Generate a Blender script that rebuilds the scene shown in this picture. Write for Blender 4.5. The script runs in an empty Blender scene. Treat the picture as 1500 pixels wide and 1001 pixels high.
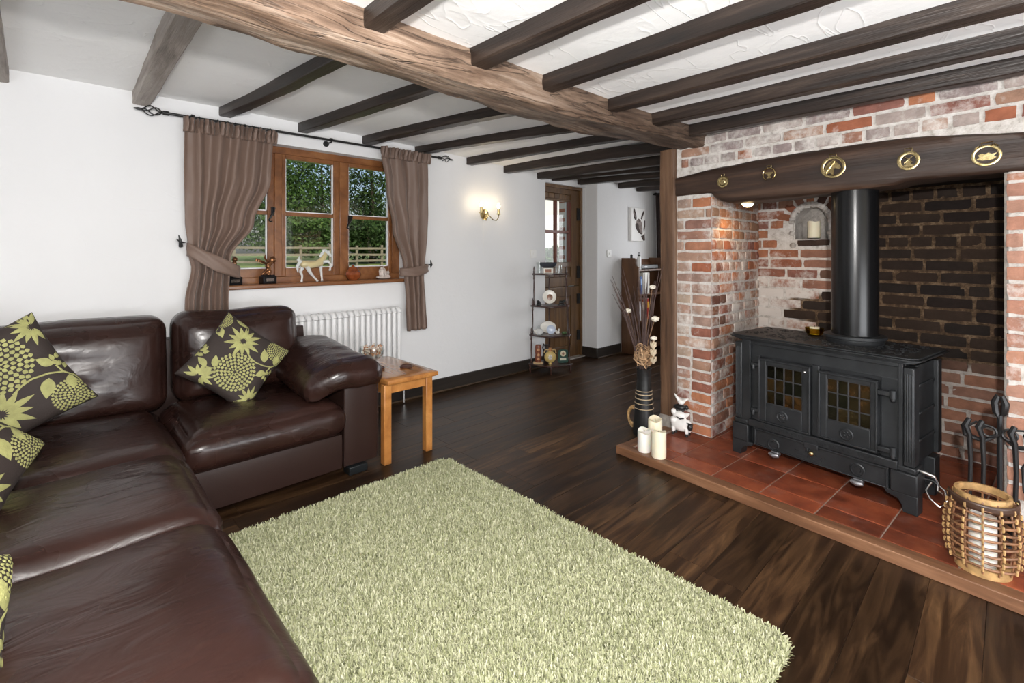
import bpy, bmesh, math, random
import numpy as np
from mathutils import Vector, Matrix, noise, Euler

# ------------------------------------------------------------------ camera, world, lights, exposure
scn = bpy.context.scene
COL = scn.collection
R = math.radians
PI = math.pi

cam_d = bpy.data.cameras.new('camera')
cam = bpy.data.objects.new('camera', cam_d)
COL.objects.link(cam)
cam_d.sensor_width = 36.0
cam_d.lens = 700.0 / 1500.0 * 36.0
cam_d.shift_y = -(500.5 - 371.0) / 1500.0
cam_d.clip_start = 0.02
cam_d.clip_end = 300
cam.location = (0, 0, 1.25)
VIEW = math.atan(730.0 / 700.0)                 # angle of the view axis from the window wall's direction
cam.rotation_euler = (PI / 2, 0, VIEW - PI / 2)
scn.camera = cam

world = bpy.data.worlds.new('world')
scn.world = world
world.use_nodes = True
wn = world.node_tree
wn.nodes.clear()
w_out = wn.nodes.new('ShaderNodeOutputWorld')
w_bg = wn.nodes.new('ShaderNodeBackground')
w_sky = wn.nodes.new('ShaderNodeTexSky')
w_sky.sky_type = 'NISHITA'
w_sky.sun_disc = False
w_sky.sun_elevation = R(42)
w_sky.sun_rotation = R(200)
w_sky.air_density = 1.0
w_sky.dust_density = 3.0
w_bg.inputs['Strength'].default_value = 0.16
wn.links.new(w_sky.outputs[0], w_bg.inputs['Color'])
wn.links.new(w_bg.outputs[0], w_out.inputs['Surface'])

def lamp(name, kind, loc, energy, color=(1, 1, 1), size=0.1, sizey=None, aim=None, angle=None):
    d = bpy.data.lights.new(name, kind)
    d.energy = energy
    d.color = color
    if kind == 'AREA':
        d.size = size
        if sizey:
            d.shape = 'RECTANGLE'
            d.size_y = sizey
    elif kind == 'SUN':
        d.angle = R(angle or 0.6)
    else:
        d.shadow_soft_size = size
    o = bpy.data.objects.new(name, d)
    COL.objects.link(o)
    o.location = loc
    if aim is not None:
        o.rotation_euler = (Vector(aim) - Vector(loc)).to_track_quat('-Z', 'Y').to_euler()
    return o

lamp('sun', 'SUN', (10, -20, 30), 3.2, (1.0, 0.95, 0.86), aim=(6, 12, 0), angle=1.0)
# the photographer's flash, held just above the lens
lamp('camera_flash', 'POINT', (0.02, -0.12, 1.50), 245, (1.0, 0.975, 0.945), size=0.035)
# added fill behind the camera, tilted up at the ceiling; far window's daylight
lamp('rear_fill_light', 'AREA', (-1.62, 0.55, 0.95), 26, (0.93, 0.96, 1.0), size=1.9, sizey=1.2, aim=(2.0, 1.4, 2.1))
lamp('side_fill_light', 'AREA', (0.95, -1.95, 0.55), 84, (0.93, 0.96, 1.0), size=2.2, sizey=1.1, aim=(1.3, 1.2, 2.6))
lamp('window_daylight_far', 'AREA', (6.22, 2.3, 1.4), 27, (0.95, 0.97, 1.0), size=1.2, sizey=1.0, aim=(4.0, 2.6, 1.1))

vs = scn.view_settings
vs.view_transform = 'Standard'
vs.look = 'None'
vs.gamma = 1.0
vs.exposure = -0.08
vs.use_curve_mapping = False

# ------------------------------------------------------------------ helpers
random.seed(7)
rnd = random.Random(11)

def nz(x, y=0.0, z=0.0):
    return noise.noise(Vector((x, y, z)))

class MB:
    """collects shapes, then links them as ONE mesh object"""
    def __init__(self):
        self.v = []
        self.f = []
    def add(self, vs_, fs_, M=None):
        o = len(self.v)
        for p in vs_:
            p = Vector(p)
            self.v.append(M @ p if M is not None else p)
        for f in fs_:
            self.f.append(tuple(i + o for i in f))
        return self
    def bx(self, x0, x1, y0, y1, z0, z1, M=None):
        vs_ = [(x0, y0, z0), (x1, y0, z0), (x1, y1, z0), (x0, y1, z0), (x0, y0, z1), (x1, y0, z1), (x1, y1, z1), (x0, y1, z1)]
        return self.add(vs_, [(0, 3, 2, 1), (4, 5, 6, 7), (0, 1, 5, 4), (1, 2, 6, 5), (2, 3, 7, 6), (3, 0, 4, 7)], M)
    def box(self, c, s, M=None):
        return self.bx(c[0] - s[0] / 2, c[0] + s[0] / 2, c[1] - s[1] / 2, c[1] + s[1] / 2, c[2] - s[2] / 2, c[2] + s[2] / 2, M)
    def lathe(self, prof, n=20, c=(0, 0, 0), M=None, sx=1.0, sy=1.0):
        vs_, fs_ = [], []
        m = len(prof)
        for i in range(n):
            a = 2 * PI * i / n
            for r, z in prof:
                vs_.append((c[0] + r * math.cos(a) * sx, c[1] + r * math.sin(a) * sy, c[2] + z))
        for i in range(n):
            j = (i + 1) % n
            for k in range(m - 1):
                fs_.append((i * m + k, j * m + k, j * m + k + 1, i * m + k + 1))
        loop = prof[0] == prof[-1]
        if prof[0][0] > 1e-5 and not loop:
            fs_.append(tuple(i * m for i in reversed(range(n))))
        if prof[-1][0] > 1e-5 and not loop:
            fs_.append(tuple(i * m + m - 1 for i in range(n)))
        return self.add(vs_, fs_, M)
    def cyl(self, p0, p1, r, n=12, r1=None):
        return self.tube([p0, p1], [r, r if r1 is None else r1], n)
    def tube(self, pts, r, n=8, closed=False, flat=1.0):
        pts = [Vector(p) for p in pts]
        m = len(pts)
        rr = r if isinstance(r, (list, tuple)) else [r] * m
        vs_, fs_ = [], []
        up = None
        for i, p in enumerate(pts):
            a = pts[(i - 1) % m] if (closed or i > 0) else p
            b = pts[(i + 1) % m] if (closed or i < m - 1) else p
            t = (b - a)
            t = t.normalized() if t.length > 1e-9 else Vector((0, 0, 1))
            if up is None:
                up = Vector((0, 0, 1)) if abs(t.z) < 0.9 else Vector((1, 0, 0))
            s = t.cross(up)
            if s.length < 1e-6:
                s = t.cross(Vector((0, 1, 0)))
            s.normalize()
            up = s.cross(t).normalized()
            for k in range(n):
                an = 2 * PI * k / n
                vs_.append(p + (s * math.cos(an) + up * math.sin(an) * flat) * rr[i])
        rng = m if closed else m - 1
        for i in range(rng):
            j = (i + 1) % m
            for k in range(n):
                l = (k + 1) % n
                fs_.append((i * n + k, i * n + l, j * n + l, j * n + k))
        if not closed:
            fs_.append(tuple(reversed(range(n))))
            fs_.append(tuple((m - 1) * n + k for k in range(n)))
        return self.add(vs_, fs_)
    def sph(self, c, r, n=14, m=9, M=None):
        if not isinstance(r, (tuple, list)):
            r = (r, r, r)
        prof = [(math.sin(PI * k / m), -math.cos(PI * k / m)) for k in range(m + 1)]
        prof[0] = (0.0, -1.0)
        prof[-1] = (0.0, 1.0)
        L = Matrix.Translation(Vector(c)) @ Matrix.Diagonal((r[0], r[1], r[2], 1))
        return self.lathe(prof, n, M=(M @ L if M is not None else L))
    def prism(self, poly, t, M=None):
        """polygon in x,z extruded along y from 0 to t"""
        n = len(poly)
        vs_ = [(p[0], 0, p[1]) for p in poly] + [(p[0], t, p[1]) for p in poly]
        fs_ = [tuple(range(n)), tuple(reversed(range(n, 2 * n)))]
        for i in range(n):
            j = (i + 1) % n
            fs_.append((i, i + n, j + n, j))
        return self.add(vs_, fs_, M)
    def grid(self, fn, nu, nv, closed_u=False):
        vs_ = [fn(i / nu, j / nv) for i in range(nu + (0 if closed_u else 1)) for j in range(nv + 1)]
        fs_ = []
        w = nv + 1
        for i in range(nu):
            i2 = (i + 1) % nu if closed_u else i + 1
            for j in range(nv):
                fs_.append((i * w + j, i2 * w + j, i2 * w + j + 1, i * w + j + 1))
        return self.add(vs_, fs_)
    def mesh(self, name, smooth=None):
        me = bpy.data.meshes.new(name)
        me.from_pydata([tuple(p) for p in self.v], [], self.f)
        bm = bmesh.new()
        bm.from_mesh(me)
        bmesh.ops.remove_doubles(bm, verts=bm.verts, dist=1e-6)
        bmesh.ops.recalc_face_normals(bm, faces=bm.faces)
        bm.to_mesh(me)
        bm.free()
        if smooth is not None:
            for p in me.polygons:
                p.use_smooth = True
            me.set_sharp_from_angle(angle=R(smooth))
        return me
    def build(self, name, mat, parent=None, smooth=40, bevel=0.0, loc=None, rz=0.0, seg=2, solid=0.0):
        me = self.mesh(name, smooth)
        me.materials.append(mat)
        o = link(name, me, parent)
        if loc is not None:
            o.location = loc
        o.rotation_euler.z = rz
        if solid:
            md = o.modifiers.new('solid', 'SOLIDIFY')
            md.thickness = solid
            md.offset = 0
        if bevel:
            md = o.modifiers.new('bevel', 'BEVEL')
            md.width = bevel
            md.segments = seg
            md.limit_method = 'ANGLE'
            md.angle_limit = R(35)
        return o

def link(name, data, parent=None):
    o = bpy.data.objects.new(name, data)
    COL.objects.link(o)
    if parent is not None:
        o.parent = parent
    return o

def tag(o, label, cat, group=None):
    o['label'] = label
    o['category'] = cat
    if group:
        o['group'] = group
    return o

def struct(o, label=None):
    o['kind'] = 'structure'
    if label:
        o['label'] = label
    return o

def thing(name, label, cat, loc=(0, 0, 0), rz=0.0, group=None):
    o = link(name, None)
    o.empty_display_size = 0.05
    o.location = loc
    o.rotation_euler.z = rz
    return tag(o, label, cat, group)

def T(x, y, z):
    return Matrix.Translation((x, y, z))

def RZ(a):
    return Matrix.Rotation(a, 4, 'Z')

def RX(a):
    return Matrix.Rotation(a, 4, 'X')

def RY(a):
    return Matrix.Rotation(a, 4, 'Y')

# fireplace frame: a = depth into the chimney breast, b = along it towards the window wall
AL = 0.0716
FO = Vector((2.41, 0, 0))
FU = Vector((math.cos(AL), -math.sin(AL), 0))
FV = Vector((math.sin(AL), math.cos(AL), 0))

def fp(a, b, z=0.0):
    p = FO + FU * a + FV * b
    return Vector((p.x, p.y, z))

FRZ = -(PI / 2 + AL)        # local X runs along -b (left to right when facing the fire), local Y into the wall

def rounded_box(sx, sy, sz, r, n=10, fn=None):
    """closed rounded box, centred; fn(p, q) may displace: q is the unit-cube coordinate"""
    h = Vector((sx / 2, sy / 2, sz / 2))
    vs_, fs_, idx = [], [], {}
    def vert(q):
        key = (round(q[0], 4), round(q[1], 4), round(q[2], 4))
        if key in idx:
            return idx[key]
        p = Vector((q[0] * h.x, q[1] * h.y, q[2] * h.z))
        c = Vector([max(-(h[k] - r), min(h[k] - r, p[k])) for k in range(3)])
        d = p - c
        if d.length > 1e-9:
            p = c + d.normalized() * r
        if fn:
            p = fn(p, q)
        idx[key] = len(vs_)
        vs_.append(p)
        return idx[key]
    def warp(t):
        return math.copysign(1 - (1 - abs(t)) ** 1.45, t)
    for ax in range(3):
        for sg in (-1, 1):
            for i in range(n):
                for j in range(n):
                    quad = []
                    for di, dj in ((0, 0), (1, 0), (1, 1), (0, 1)):
                        u = warp(2 * (i + di) / n - 1)
                        w = warp(2 * (j + dj) / n - 1)
                        q = [0, 0, 0]
                        q[ax] = sg
                        q[(ax + 1) % 3] = u
                        q[(ax + 2) % 3] = w
                        quad.append(vert(q))
                    fs_.append(tuple(quad if sg > 0 else reversed(quad)))
    return vs_, fs_

def timber(L, sect, n=24, rough=0.006, seed=0.0, freq=3.0, m=4):
    """rough-hewn timber along local X. sect(t) -> (y0, y1, z0, z1)"""
    mb = MB()
    loop = []
    for k in range(m):
        loop.append((k / m, 0))
    ring = []
    def pts(t):
        y0, y1, z0, z1 = sect(t)
        c = min(y1 - y0, z1 - z0) * 0.07
        out = []
        for k in range(m + 1):
            out.append((y0 + c + (y1 - y0 - 2 * c) * k / m, z0))
        for k in range(m + 1):
            out.append((y1, z0 + c + (z1 - z0 - 2 * c) * k / m))
        for k in range(m + 1):
            out.append((y1 - c - (y1 - y0 - 2 * c) * k / m, z1))
        for k in range(m + 1):
            out.append((y0, z1 - c - (z1 - z0 - 2 * c) * k / m))
        return out
    N = 4 * (m + 1)
    vs_, fs_ = [], []
    for i in range(n + 1):
        t = i / n
        y0, y1, z0, z1 = sect(t)
        cy, cz = (y0 + y1) / 2, (z0 + z1) / 2
        for (y, z) in pts(t):
            x = L * t
            d = rough * (nz(x * freq + seed, y * 9 + seed * 3, z * 9) + 0.6 * nz(x * freq * 3.1 + seed, y * 30, z * 30 + seed))
            l = max(1e-4, math.hypot(y - cy, z - cz))
            vs_.append((x, y + (y - cy) / l * d, z + (z - cz) / l * d))
    for i in range(n):
        for k in range(N):
            l = (k + 1) % N
            fs_.append((i * N + k, i * N + l, (i + 1) * N + l, (i + 1) * N + k))
    fs_.append(tuple(range(N)))
    fs_.append(tuple(n * N + k for k in reversed(range(N))))
    mb.add(vs_, fs_)
    return mb

def np_mesh(name, V, F, mat, parent=None, tone=None):
    """fast mesh from numpy arrays; F is (n,3) or (n,4)"""
    me = bpy.data.meshes.new(name)
    k = F.shape[1]
    me.vertices.add(len(V))
    me.vertices.foreach_set('co', V.astype(np.float32).ravel())
    me.loops.add(F.size)
    me.loops.foreach_set('vertex_index', F.astype(np.int32).ravel())
    me.polygons.add(len(F))
    me.polygons.foreach_set('loop_start', np.arange(0, F.size, k, dtype=np.int32))
    me.polygons.foreach_set('loop_total', np.full(len(F), k, dtype=np.int32))
    me.update(calc_edges=True)
    if tone is not None:
        at = me.attributes.new('tone', 'FLOAT', 'POINT')
        at.data.foreach_set('value', tone.astype(np.float32))
    me.materials.append(mat)
    return link(name, me, parent)

# ------------------------------------------------------------------ materials
class NT:
    def __init__(self, name):
        self.m = bpy.data.materials.new(name)
        self.m.use_nodes = True
        self.t = self.m.node_tree
        self.t.nodes.clear()
        self.out = self.n('ShaderNodeOutputMaterial')
        self.b = self.n('ShaderNodeBsdfPrincipled')
        self.t.links.new(self.b.outputs[0], self.out.inputs['Surface'])
    def n(self, typ, **kw):
        nd = self.t.nodes.new(typ)
        for k, v in kw.items():
            setattr(nd, k, v)
        return nd
    def l(self, a, b):
        self.t.links.new(a, b)
    def set(self, **kw):
        for k, v in kw.items():
            k = k.replace('_', ' ')
            inp = self.b.inputs[k]
            if hasattr(v, 'is_linked'):
                self.l(v, inp)
            elif isinstance(v, (tuple, list)):
                inp.default_value = tuple(v) + ((1.0,) if len(v) == 3 else ())
            else:
                inp.default_value = v
        return self
    def coord(self, kind='Object', scale=(1, 1, 1)):
        if kind == 'World':
            src = self.n('ShaderNodeNewGeometry').outputs['Position']
        else:
            src = self.n('ShaderNodeTexCoord').outputs[kind]
        mp = self.n('ShaderNodeMapping')
        mp.inputs['Scale'].default_value = scale
        self.l(src, mp.inputs['Vector'])
        return mp.outputs[0]
    def off(self, vec):
        """shift a coordinate by the object's own random number so copies differ"""
        oi = self.n('ShaderNodeObjectInfo')
        ml = self.n('ShaderNodeMath', operation='MULTIPLY')
        ml.inputs[1].default_value = 37.0
        self.l(oi.outputs['Random'], ml.inputs[0])
        ad = self.n('ShaderNodeVectorMath', operation='ADD')
        self.l(vec, ad.inputs[0])
        self.l(ml.outputs[0], ad.inputs[1])
        return ad.outputs[0]
    def noise(self, vec, scale=5.0, detail=4.0, rough=0.55, dist=0.0):
        nd = self.n('ShaderNodeTexNoise')
        nd.inputs['Scale'].default_value = scale
        nd.inputs['Detail'].default_value = detail
        nd.inputs['Roughness'].default_value = rough
        nd.inputs['Distortion'].default_value = dist
        self.l(vec, nd.inputs['Vector'])
        return nd.outputs[0]
    def ramp(self, fac, stops, interp='LINEAR'):
        nd = self.n('ShaderNodeValToRGB')
        cr = nd.color_ramp
        cr.interpolation = interp
        while len(cr.elements) < len(stops):
            cr.elements.new(0.5)
        for e, (p, c) in zip(cr.elements, stops):
            e.position = p
            c = (c, c, c) if isinstance(c, (int, float)) else c
            e.color = tuple(c) + (1.0,)
        self.l(fac, nd.inputs[0])
        return nd.outputs[0]
    def mix(self, fac, a, b, blend='MIX'):
        nd = self.n('ShaderNodeMix', data_type='RGBA', blend_type=blend)
        for s, v in ((nd.inputs[0], fac), (nd.inputs[6], a), (nd.inputs[7], b)):
            if hasattr(v, 'is_linked'):
                self.l(v, s)
            elif isinstance(v, (tuple, list)):
                s.default_value = tuple(v) + ((1.0,) if len(v) == 3 else ())
            else:
                s.default_value = v
        return nd.outputs[2]
    def math(self, op, a, b=0.0, clamp=False):
        nd = self.n('ShaderNodeMath', operation=op)
        nd.use_clamp = clamp
        for s, v in ((nd.inputs[0], a), (nd.inputs[1], b)):
            if hasattr(v, 'is_linked'):
                self.l(v, s)
            else:
                s.default_value = v
        return nd.outputs[0]
    def bump(self, h, strength=0.3, dist=0.01, prev=None):
        nd = self.n('ShaderNodeBump')
        nd.inputs['Strength'].default_value = strength
        nd.inputs['Distance'].default_value = dist
        self.l(h, nd.inputs['Height'])
        if prev is not None:
            self.l(prev, nd.inputs['Normal'])
        self.l(nd.outputs[0], self.b.inputs['Normal'])
        return nd.outputs[0]
    def objcol(self):
        return self.n('ShaderNodeObjectInfo')

def plain(name, col, rough=0.5, metal=0.0, bump=0.0, bscale=40.0, coat=0.0, spec=None, sub=0.0, vary=0.0, vscale=8.0):
    t = NT(name)
    t.set(Base_Color=col, Roughness=rough, Metallic=metal)
    if coat:
        t.set(Coat_Weight=coat, Coat_Roughness=0.12)
    if spec is not None:
        t.b.inputs['Specular IOR Level'].default_value = spec
    if sub:
        t.b.inputs['Subsurface Weight'].default_value = sub
        t.b.inputs['Subsurface Radius'].default_value = (0.02, 0.012, 0.006)
    v = None
    if vary:
        v = t.coord('Object')
        nf = t.noise(v, vscale, 3)
        dark = tuple(c * (1 - vary) for c in col)
        lite = tuple(min(1, c * (1 + vary)) for c in col)
        t.set(Base_Color=t.ramp(nf, [(0.3, dark), (0.7, lite)]))
    if bump:
        t.bump(t.noise(v or t.coord('Object'), bscale, 3), bump, 0.004)
    return t.m

def emit(name, col, strength):
    t = NT(name)
    t.set(Base_Color=col, Emission_Color=col, Emission_Strength=strength)
    return t.m

def wood(name, stops, grain=(1.2, 22, 22), rough=0.5, bump=0.3, bdist=0.004, coat=0.0, scale=1.0, rnd_off=True, spec=None):
    t = NT(name)
    v = t.coord('Object', grain)
    if rnd_off:
        v = t.off(v)
    nf = t.noise(v, 1.0 * scale, 5, 0.6, 0.6)
    t.set(Base_Color=t.ramp(nf, stops), Roughness=rough)
    if coat:
        t.set(Coat_Weight=coat, Coat_Roughness=0.15)
    if spec is not None:
        t.b.inputs['Specular IOR Level'].default_value = spec
    if bump:
        v2 = t.coord('Object', (grain[0] * 2, grain[1] * 4, grain[2] * 4))
        t.bump(t.noise(v2, 1.0 * scale, 4, 0.65), bump, bdist)
    return t.m

M = {}
# plaster
def plaster(name, col, s=1.0):
    t = NT(name)
    v = t.coord('World')
    t.set(Base_Color=t.ramp(t.noise(v, 1.3, 3), [(0.3, tuple(c * 0.96 for c in col)), (0.7, col)]), Roughness=0.85)
    t.b.inputs['Specular IOR Level'].default_value = 0.2
    n1 = t.noise(v, 3.0, 2, 0.5, 0.8)
    ridge = t.math('ABSOLUTE', t.math('SUBTRACT', n1, 0.5))
    ridge = t.ramp(ridge, [(0.0, 1.0), (0.02, 0.25), (0.06, 0.0)])
    mask = t.ramp(t.noise(v, 2.1, 2), [(0.5, 0.0), (0.62, 1.0)])
    ridge = t.math('MULTIPLY', ridge, mask)
    n2 = t.noise(t.coord('World', (1.0, 2.2, 1.6)), 2.4, 2, 0.5, 1.1)
    rd2 = t.math('MULTIPLY', t.ramp(t.math('ABSOLUTE', t.math('SUBTRACT', n2, 0.52)), [(0.0, 1.0), (0.006, 0.4), (0.02, 0.0)]), t.ramp(t.noise(v, 1.7, 2), [(0.42, 0.0), (0.5, 1.0)]))
    ridge = t.math('ADD', t.math('MULTIPLY', ridge, 0.5), rd2)
    h = t.math('ADD', t.math('MULTIPLY', ridge, 0.15 * s * s), t.math('MULTIPLY', t.noise(v, 7.0, 4, 0.6), 0.9))
    t.bump(h, 0.28 * s, 0.010)
    return t.m
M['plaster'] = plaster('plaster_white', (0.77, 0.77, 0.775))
M['ceiling'] = plaster('plaster_ceiling', (0.94, 0.935, 0.92), 1.5)  # ceiling tone lifted above the walls' to stand in for missing light
# timbers
M['joist'] = wood('joist_oak', [(0.25, (0.0055, 0.0036, 0.0028)), (0.52, (0.021, 0.0125, 0.009)), (0.82, (0.085, 0.058, 0.043))], (1.3, 16, 16), 0.42, 0.6, 0.006)
M['joist_grey'] = wood('joist_weathered', [(0.25, (0.1, 0.08, 0.068)), (0.45, (0.28, 0.24, 0.21)), (0.75, (0.5, 0.455, 0.415))], (1.6, 14, 14), 0.7, 0.7, 0.008)
def beam_mat():
    t = NT('beam_oak')
    v = t.coord('Object', (1.4, 15, 15))
    nf = t.noise(v, 1.0, 7, 0.7, 0.7)
    c = t.ramp(nf, [(0.22, (0.02, 0.012, 0.008)), (0.36, (0.13, 0.078, 0.05)), (0.52, (0.36, 0.245, 0.17)), (0.74, (0.70, 0.575, 0.47))])
    x = t.n('ShaderNodeSeparateXYZ')
    t.l(t.coord('Object'), x.inputs[0])
    old = t.ramp(t.math('ADD', t.math('MULTIPLY', x.outputs[0], 0.2), t.math('MULTIPLY', t.noise(t.coord('Object', (1, 3, 3)), 2.0, 3), 0.35)), [(0.55, (1.0, 1.0, 1.0)), (1.0, (0.36, 0.34, 0.33))])
    c = t.mix(1.0, c, old, 'MULTIPLY')
    crack = t.ramp(t.noise(t.coord('Object', (0.7, 9, 9)), 1.3, 3, 0.5, 1.5), [(0.0, 0.0), (0.485, 1.0), (0.5, 0.0), (0.515, 1.0), (1.0, 1.0)])
    c = t.mix(1.0, c, t.mix(0.5, (1, 1, 1), crack), 'MULTIPLY')
    c = t.mix(1.0, c, t.ramp(t.noise(t.coord('Object', (1.5, 4, 4)), 2.2, 3), [(0.32, (0.5, 0.44, 0.4)), (0.55, (1, 1, 1))]), 'MULTIPLY')
    t.set(Base_Color=c, Roughness=0.62)
    h = t.math('ADD', t.noise(t.coord('Object', (2, 40, 40)), 1.0, 5, 0.65), t.math('MULTIPLY', crack, 0.7))
    t.bump(h, 0.7, 0.012)
    return t.m
M['beam'] = beam_mat()
M['post'] = wood('post_oak', [(0.25, (0.045, 0.022, 0.012)), (0.5, (0.13, 0.068, 0.036)), (0.75, (0.22, 0.125, 0.07))], (1.2, 15, 15), 0.6, 0.6, 0.006)
M['lintel'] = wood('lintel_oak', [(0.25, (0.012, 0.0065, 0.0045)), (0.5, (0.034, 0.0175, 0.011)), (0.78, (0.1, 0.052, 0.03))], (1.1, 11, 11), 0.5, 0.6, 0.006)
M['window_wood'] = wood('window_wood', [(0.25, (0.1, 0.034, 0.01)), (0.5, (0.2, 0.075, 0.024)), (0.75, (0.3, 0.13, 0.045))], (2, 2, 2), 0.35, 0.1, 0.002, coat=0.3, scale=4)
M['sill_dark'] = wood('sill_wood', [(0.25, (0.11, 0.04, 0.015)), (0.5, (0.2, 0.08, 0.03)), (0.75, (0.28, 0.12, 0.05))], (1.0, 14, 14), 0.25, 0.1, 0.002, coat=0.5)
M['door_wood'] = wood('door_wood', [(0.25, (0.05, 0.022, 0.008)), (0.5, (0.125, 0.062, 0.022)), (0.75, (0.22, 0.12, 0.05))], (14, 14, 1.2), 0.42, 0.25, 0.003, coat=0.2)
M['skirt'] = wood('skirting_dark', [(0.3, (0.012, 0.009, 0.007)), (0.7, (0.035, 0.026, 0.02))], (1, 10, 10), 0.45, 0.2, 0.003)
M['bead'] = wood('floor_bead', [(0.3, (0.03, 0.018, 0.01)), (0.7, (0.075, 0.045, 0.022))], (1, 20, 20), 0.45, 0.1)
M['table'] = wood('table_oak', [(0.25, (0.27, 0.098, 0.022)), (0.5, (0.42, 0.175, 0.045)), (0.75, (0.54, 0.255, 0.075))], (3, 3, 3), 0.3, 0.12, 0.002, coat=0.4, scale=3)
M['table_top'] = wood('table_oak_top', [(0.25, (0.24, 0.088, 0.02)), (0.5, (0.38, 0.155, 0.04)), (0.75, (0.48, 0.22, 0.065))], (22, 1.5, 22), 0.25, 0.1, 0.002, coat=0.5)
M['mahogany'] = wood('mahogany_dark', [(0.3, (0.022, 0.008, 0.006)), (0.7, (0.06, 0.022, 0.015))], (4, 4, 4), 0.28, 0.0, coat=0.4)
M['bookcase'] = wood('bookcase_wood', [(0.25, (0.05, 0.02, 0.008)), (0.5, (0.11, 0.047, 0.019)), (0.75, (0.16, 0.075, 0.032))], (12, 12, 1.4), 0.42, 0.1, 0.002)
M['nosing'] = wood('hearth_nosing', [(0.25, (0.085, 0.038, 0.018)), (0.5, (0.17, 0.078, 0.038)), (0.75, (0.28, 0.145, 0.078))], (2.5, 22, 22), 0.45, 0.2, 0.003)
def floor_mat():
    t = NT('floor_plank')
    oi = t.objcol()
    v = t.off(t.coord('Object', (1.0, 9.0, 1.0)))
    nf = t.noise(v, 2.2, 6, 0.62, 1.1)
    c = t.ramp(nf, [(0.25, (0.008, 0.004, 0.0022)), (0.45, (0.026, 0.0128, 0.0062)), (0.6, (0.062, 0.032, 0.0145)), (0.8, (0.135, 0.074, 0.033))])
    val = t.ramp(oi.outputs['Random'], [(0.0, 0.66), (1.0, 1.3)])
    c = t.mix(1.0, c, val, 'MULTIPLY')
    t.set(Base_Color=c, Roughness=t.ramp(nf, [(0.2, 0.3), (0.8, 0.42)]))
    t.b.inputs['Specular IOR Level'].default_value = 0.24
    t.bump(t.noise(t.off(t.coord('Object', (2.0, 60, 1.0))), 2.0, 4), 0.12, 0.002)
    return t.m
M['floor'] = floor_mat()
M['floor_gap'] = plain('floor_gap', (0.008, 0.005, 0.004), 0.8)
# leather
def leather():
    t = NT('leather_brown')
    v = t.coord('Object')
    n0 = t.noise(v, 2.4, 3)
    t.set(Base_Color=t.ramp(n0, [(0.3, (0.016, 0.0068, 0.0052)), (0.7, (0.032, 0.0135, 0.0102))]))
    t.set(Roughness=t.ramp(t.noise(v, 3.5, 3), [(0.3, 0.22), (0.7, 0.34)]))
    t.b.inputs['Specular IOR Level'].default_value = 0.42
    big = t.noise(t.coord('Object', (1.0, 2.4, 1.5)), 5.0, 3, 0.5, 1.2)
    fine = t.noise(t.coord('Object', (1, 1, 1)), 130, 2)
    p = t.bump(big, 0.22, 0.025)
    t.bump(fine, 0.06, 0.002, p)
    return t.m
M['leather'] = leather()
M['leather_panel'] = plain('leather_panel', (0.024, 0.0115, 0.0088), 0.36, bump=0.08, bscale=150, spec=0.35)
M['black_plastic'] = plain('black_plastic', (0.006, 0.008, 0.009), 0.4)
M['cushion'] = plain('cushion_brown', (0.026, 0.017, 0.014), 0.75, bump=0.3, bscale=220)
M['cushion_green'] = plain('cushion_green', (0.34, 0.335, 0.125), 0.7, bump=0.5, bscale=260, vary=0.18, vscale=30)
# curtain
def curtain_mat():
    t = NT('curtain_brown')
    t.set(Base_Color=(0.165, 0.108, 0.082), Roughness=0.55)
    t.b.inputs['Sheen Weight'].default_value = 0.15
    t.b.inputs['Sheen Roughness'].default_value = 0.4
    t.bump(t.noise(t.coord('Object', (8, 8, 130)), 5.0, 3), 0.08, 0.002)
    return t.m
M['curtain'] = curtain_mat()
M['iron'] = plain('black_iron', (0.008, 0.008, 0.0085), 0.42, 0.0)
def stove_mat():
    t = NT('stove_cast_iron')
    v = t.coord('Object')
    t.set(Base_Color=t.ramp(t.noise(v, 9, 4), [(0.3, (0.016, 0.0175, 0.019)), (0.7, (0.034, 0.036, 0.039))]), Roughness=0.46, Metallic=0.35)
    t.bump(t.noise(v, 260, 2), 0.14, 0.001)
    return t.m
M['stove'] = stove_mat()
M['flue'] = plain('flue_enamel', (0.005, 0.005, 0.0055), 0.24, 0.0, spec=0.35)
M['stove_worn'] = plain('stove_worn_metal', (0.34, 0.34, 0.36), 0.4, 0.8, bump=0.3, bscale=90)
M['chrome'] = plain('chrome', (0.75, 0.74, 0.72), 0.16, 1.0)
def brass():
    t = NT('brass')
    v = t.coord('Object')
    t.set(Base_Color=t.ramp(t.noise(v, 60, 3), [(0.3, (0.36, 0.27, 0.11)), (0.7, (0.72, 0.59, 0.32))]), Roughness=0.27, Metallic=1.0)
    t.bump(t.noise(v, 120, 2), 0.2, 0.001)
    return t.m
M['brass'] = brass()
M['white_gloss'] = plain('white_gloss', (0.82, 0.82, 0.82), 0.3)
M['white_plastic'] = plain('white_plastic', (0.8, 0.79, 0.77), 0.4)
M['wax'] = plain('candle_wax', (0.86, 0.79, 0.6), 0.5, sub=0.25)
M['wax_white'] = plain('candle_wax_white', (0.9, 0.88, 0.8), 0.5, sub=0.25)
M['wick'] = plain('wick', (0.02, 0.018, 0.015), 0.9)
def wicker():
    return plain('wicker', (0.21, 0.098, 0.045), 0.42, vary=0.45, vscale=26, bump=0.2, bscale=80)
M['wicker'] = wicker()
M['cane'] = plain('cane_pale', (0.42, 0.255, 0.105), 0.5, vary=0.35, vscale=35, bump=0.3, bscale=60)
M['strap'] = plain('leather_strap', (0.05, 0.024, 0.014), 0.4)
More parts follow.
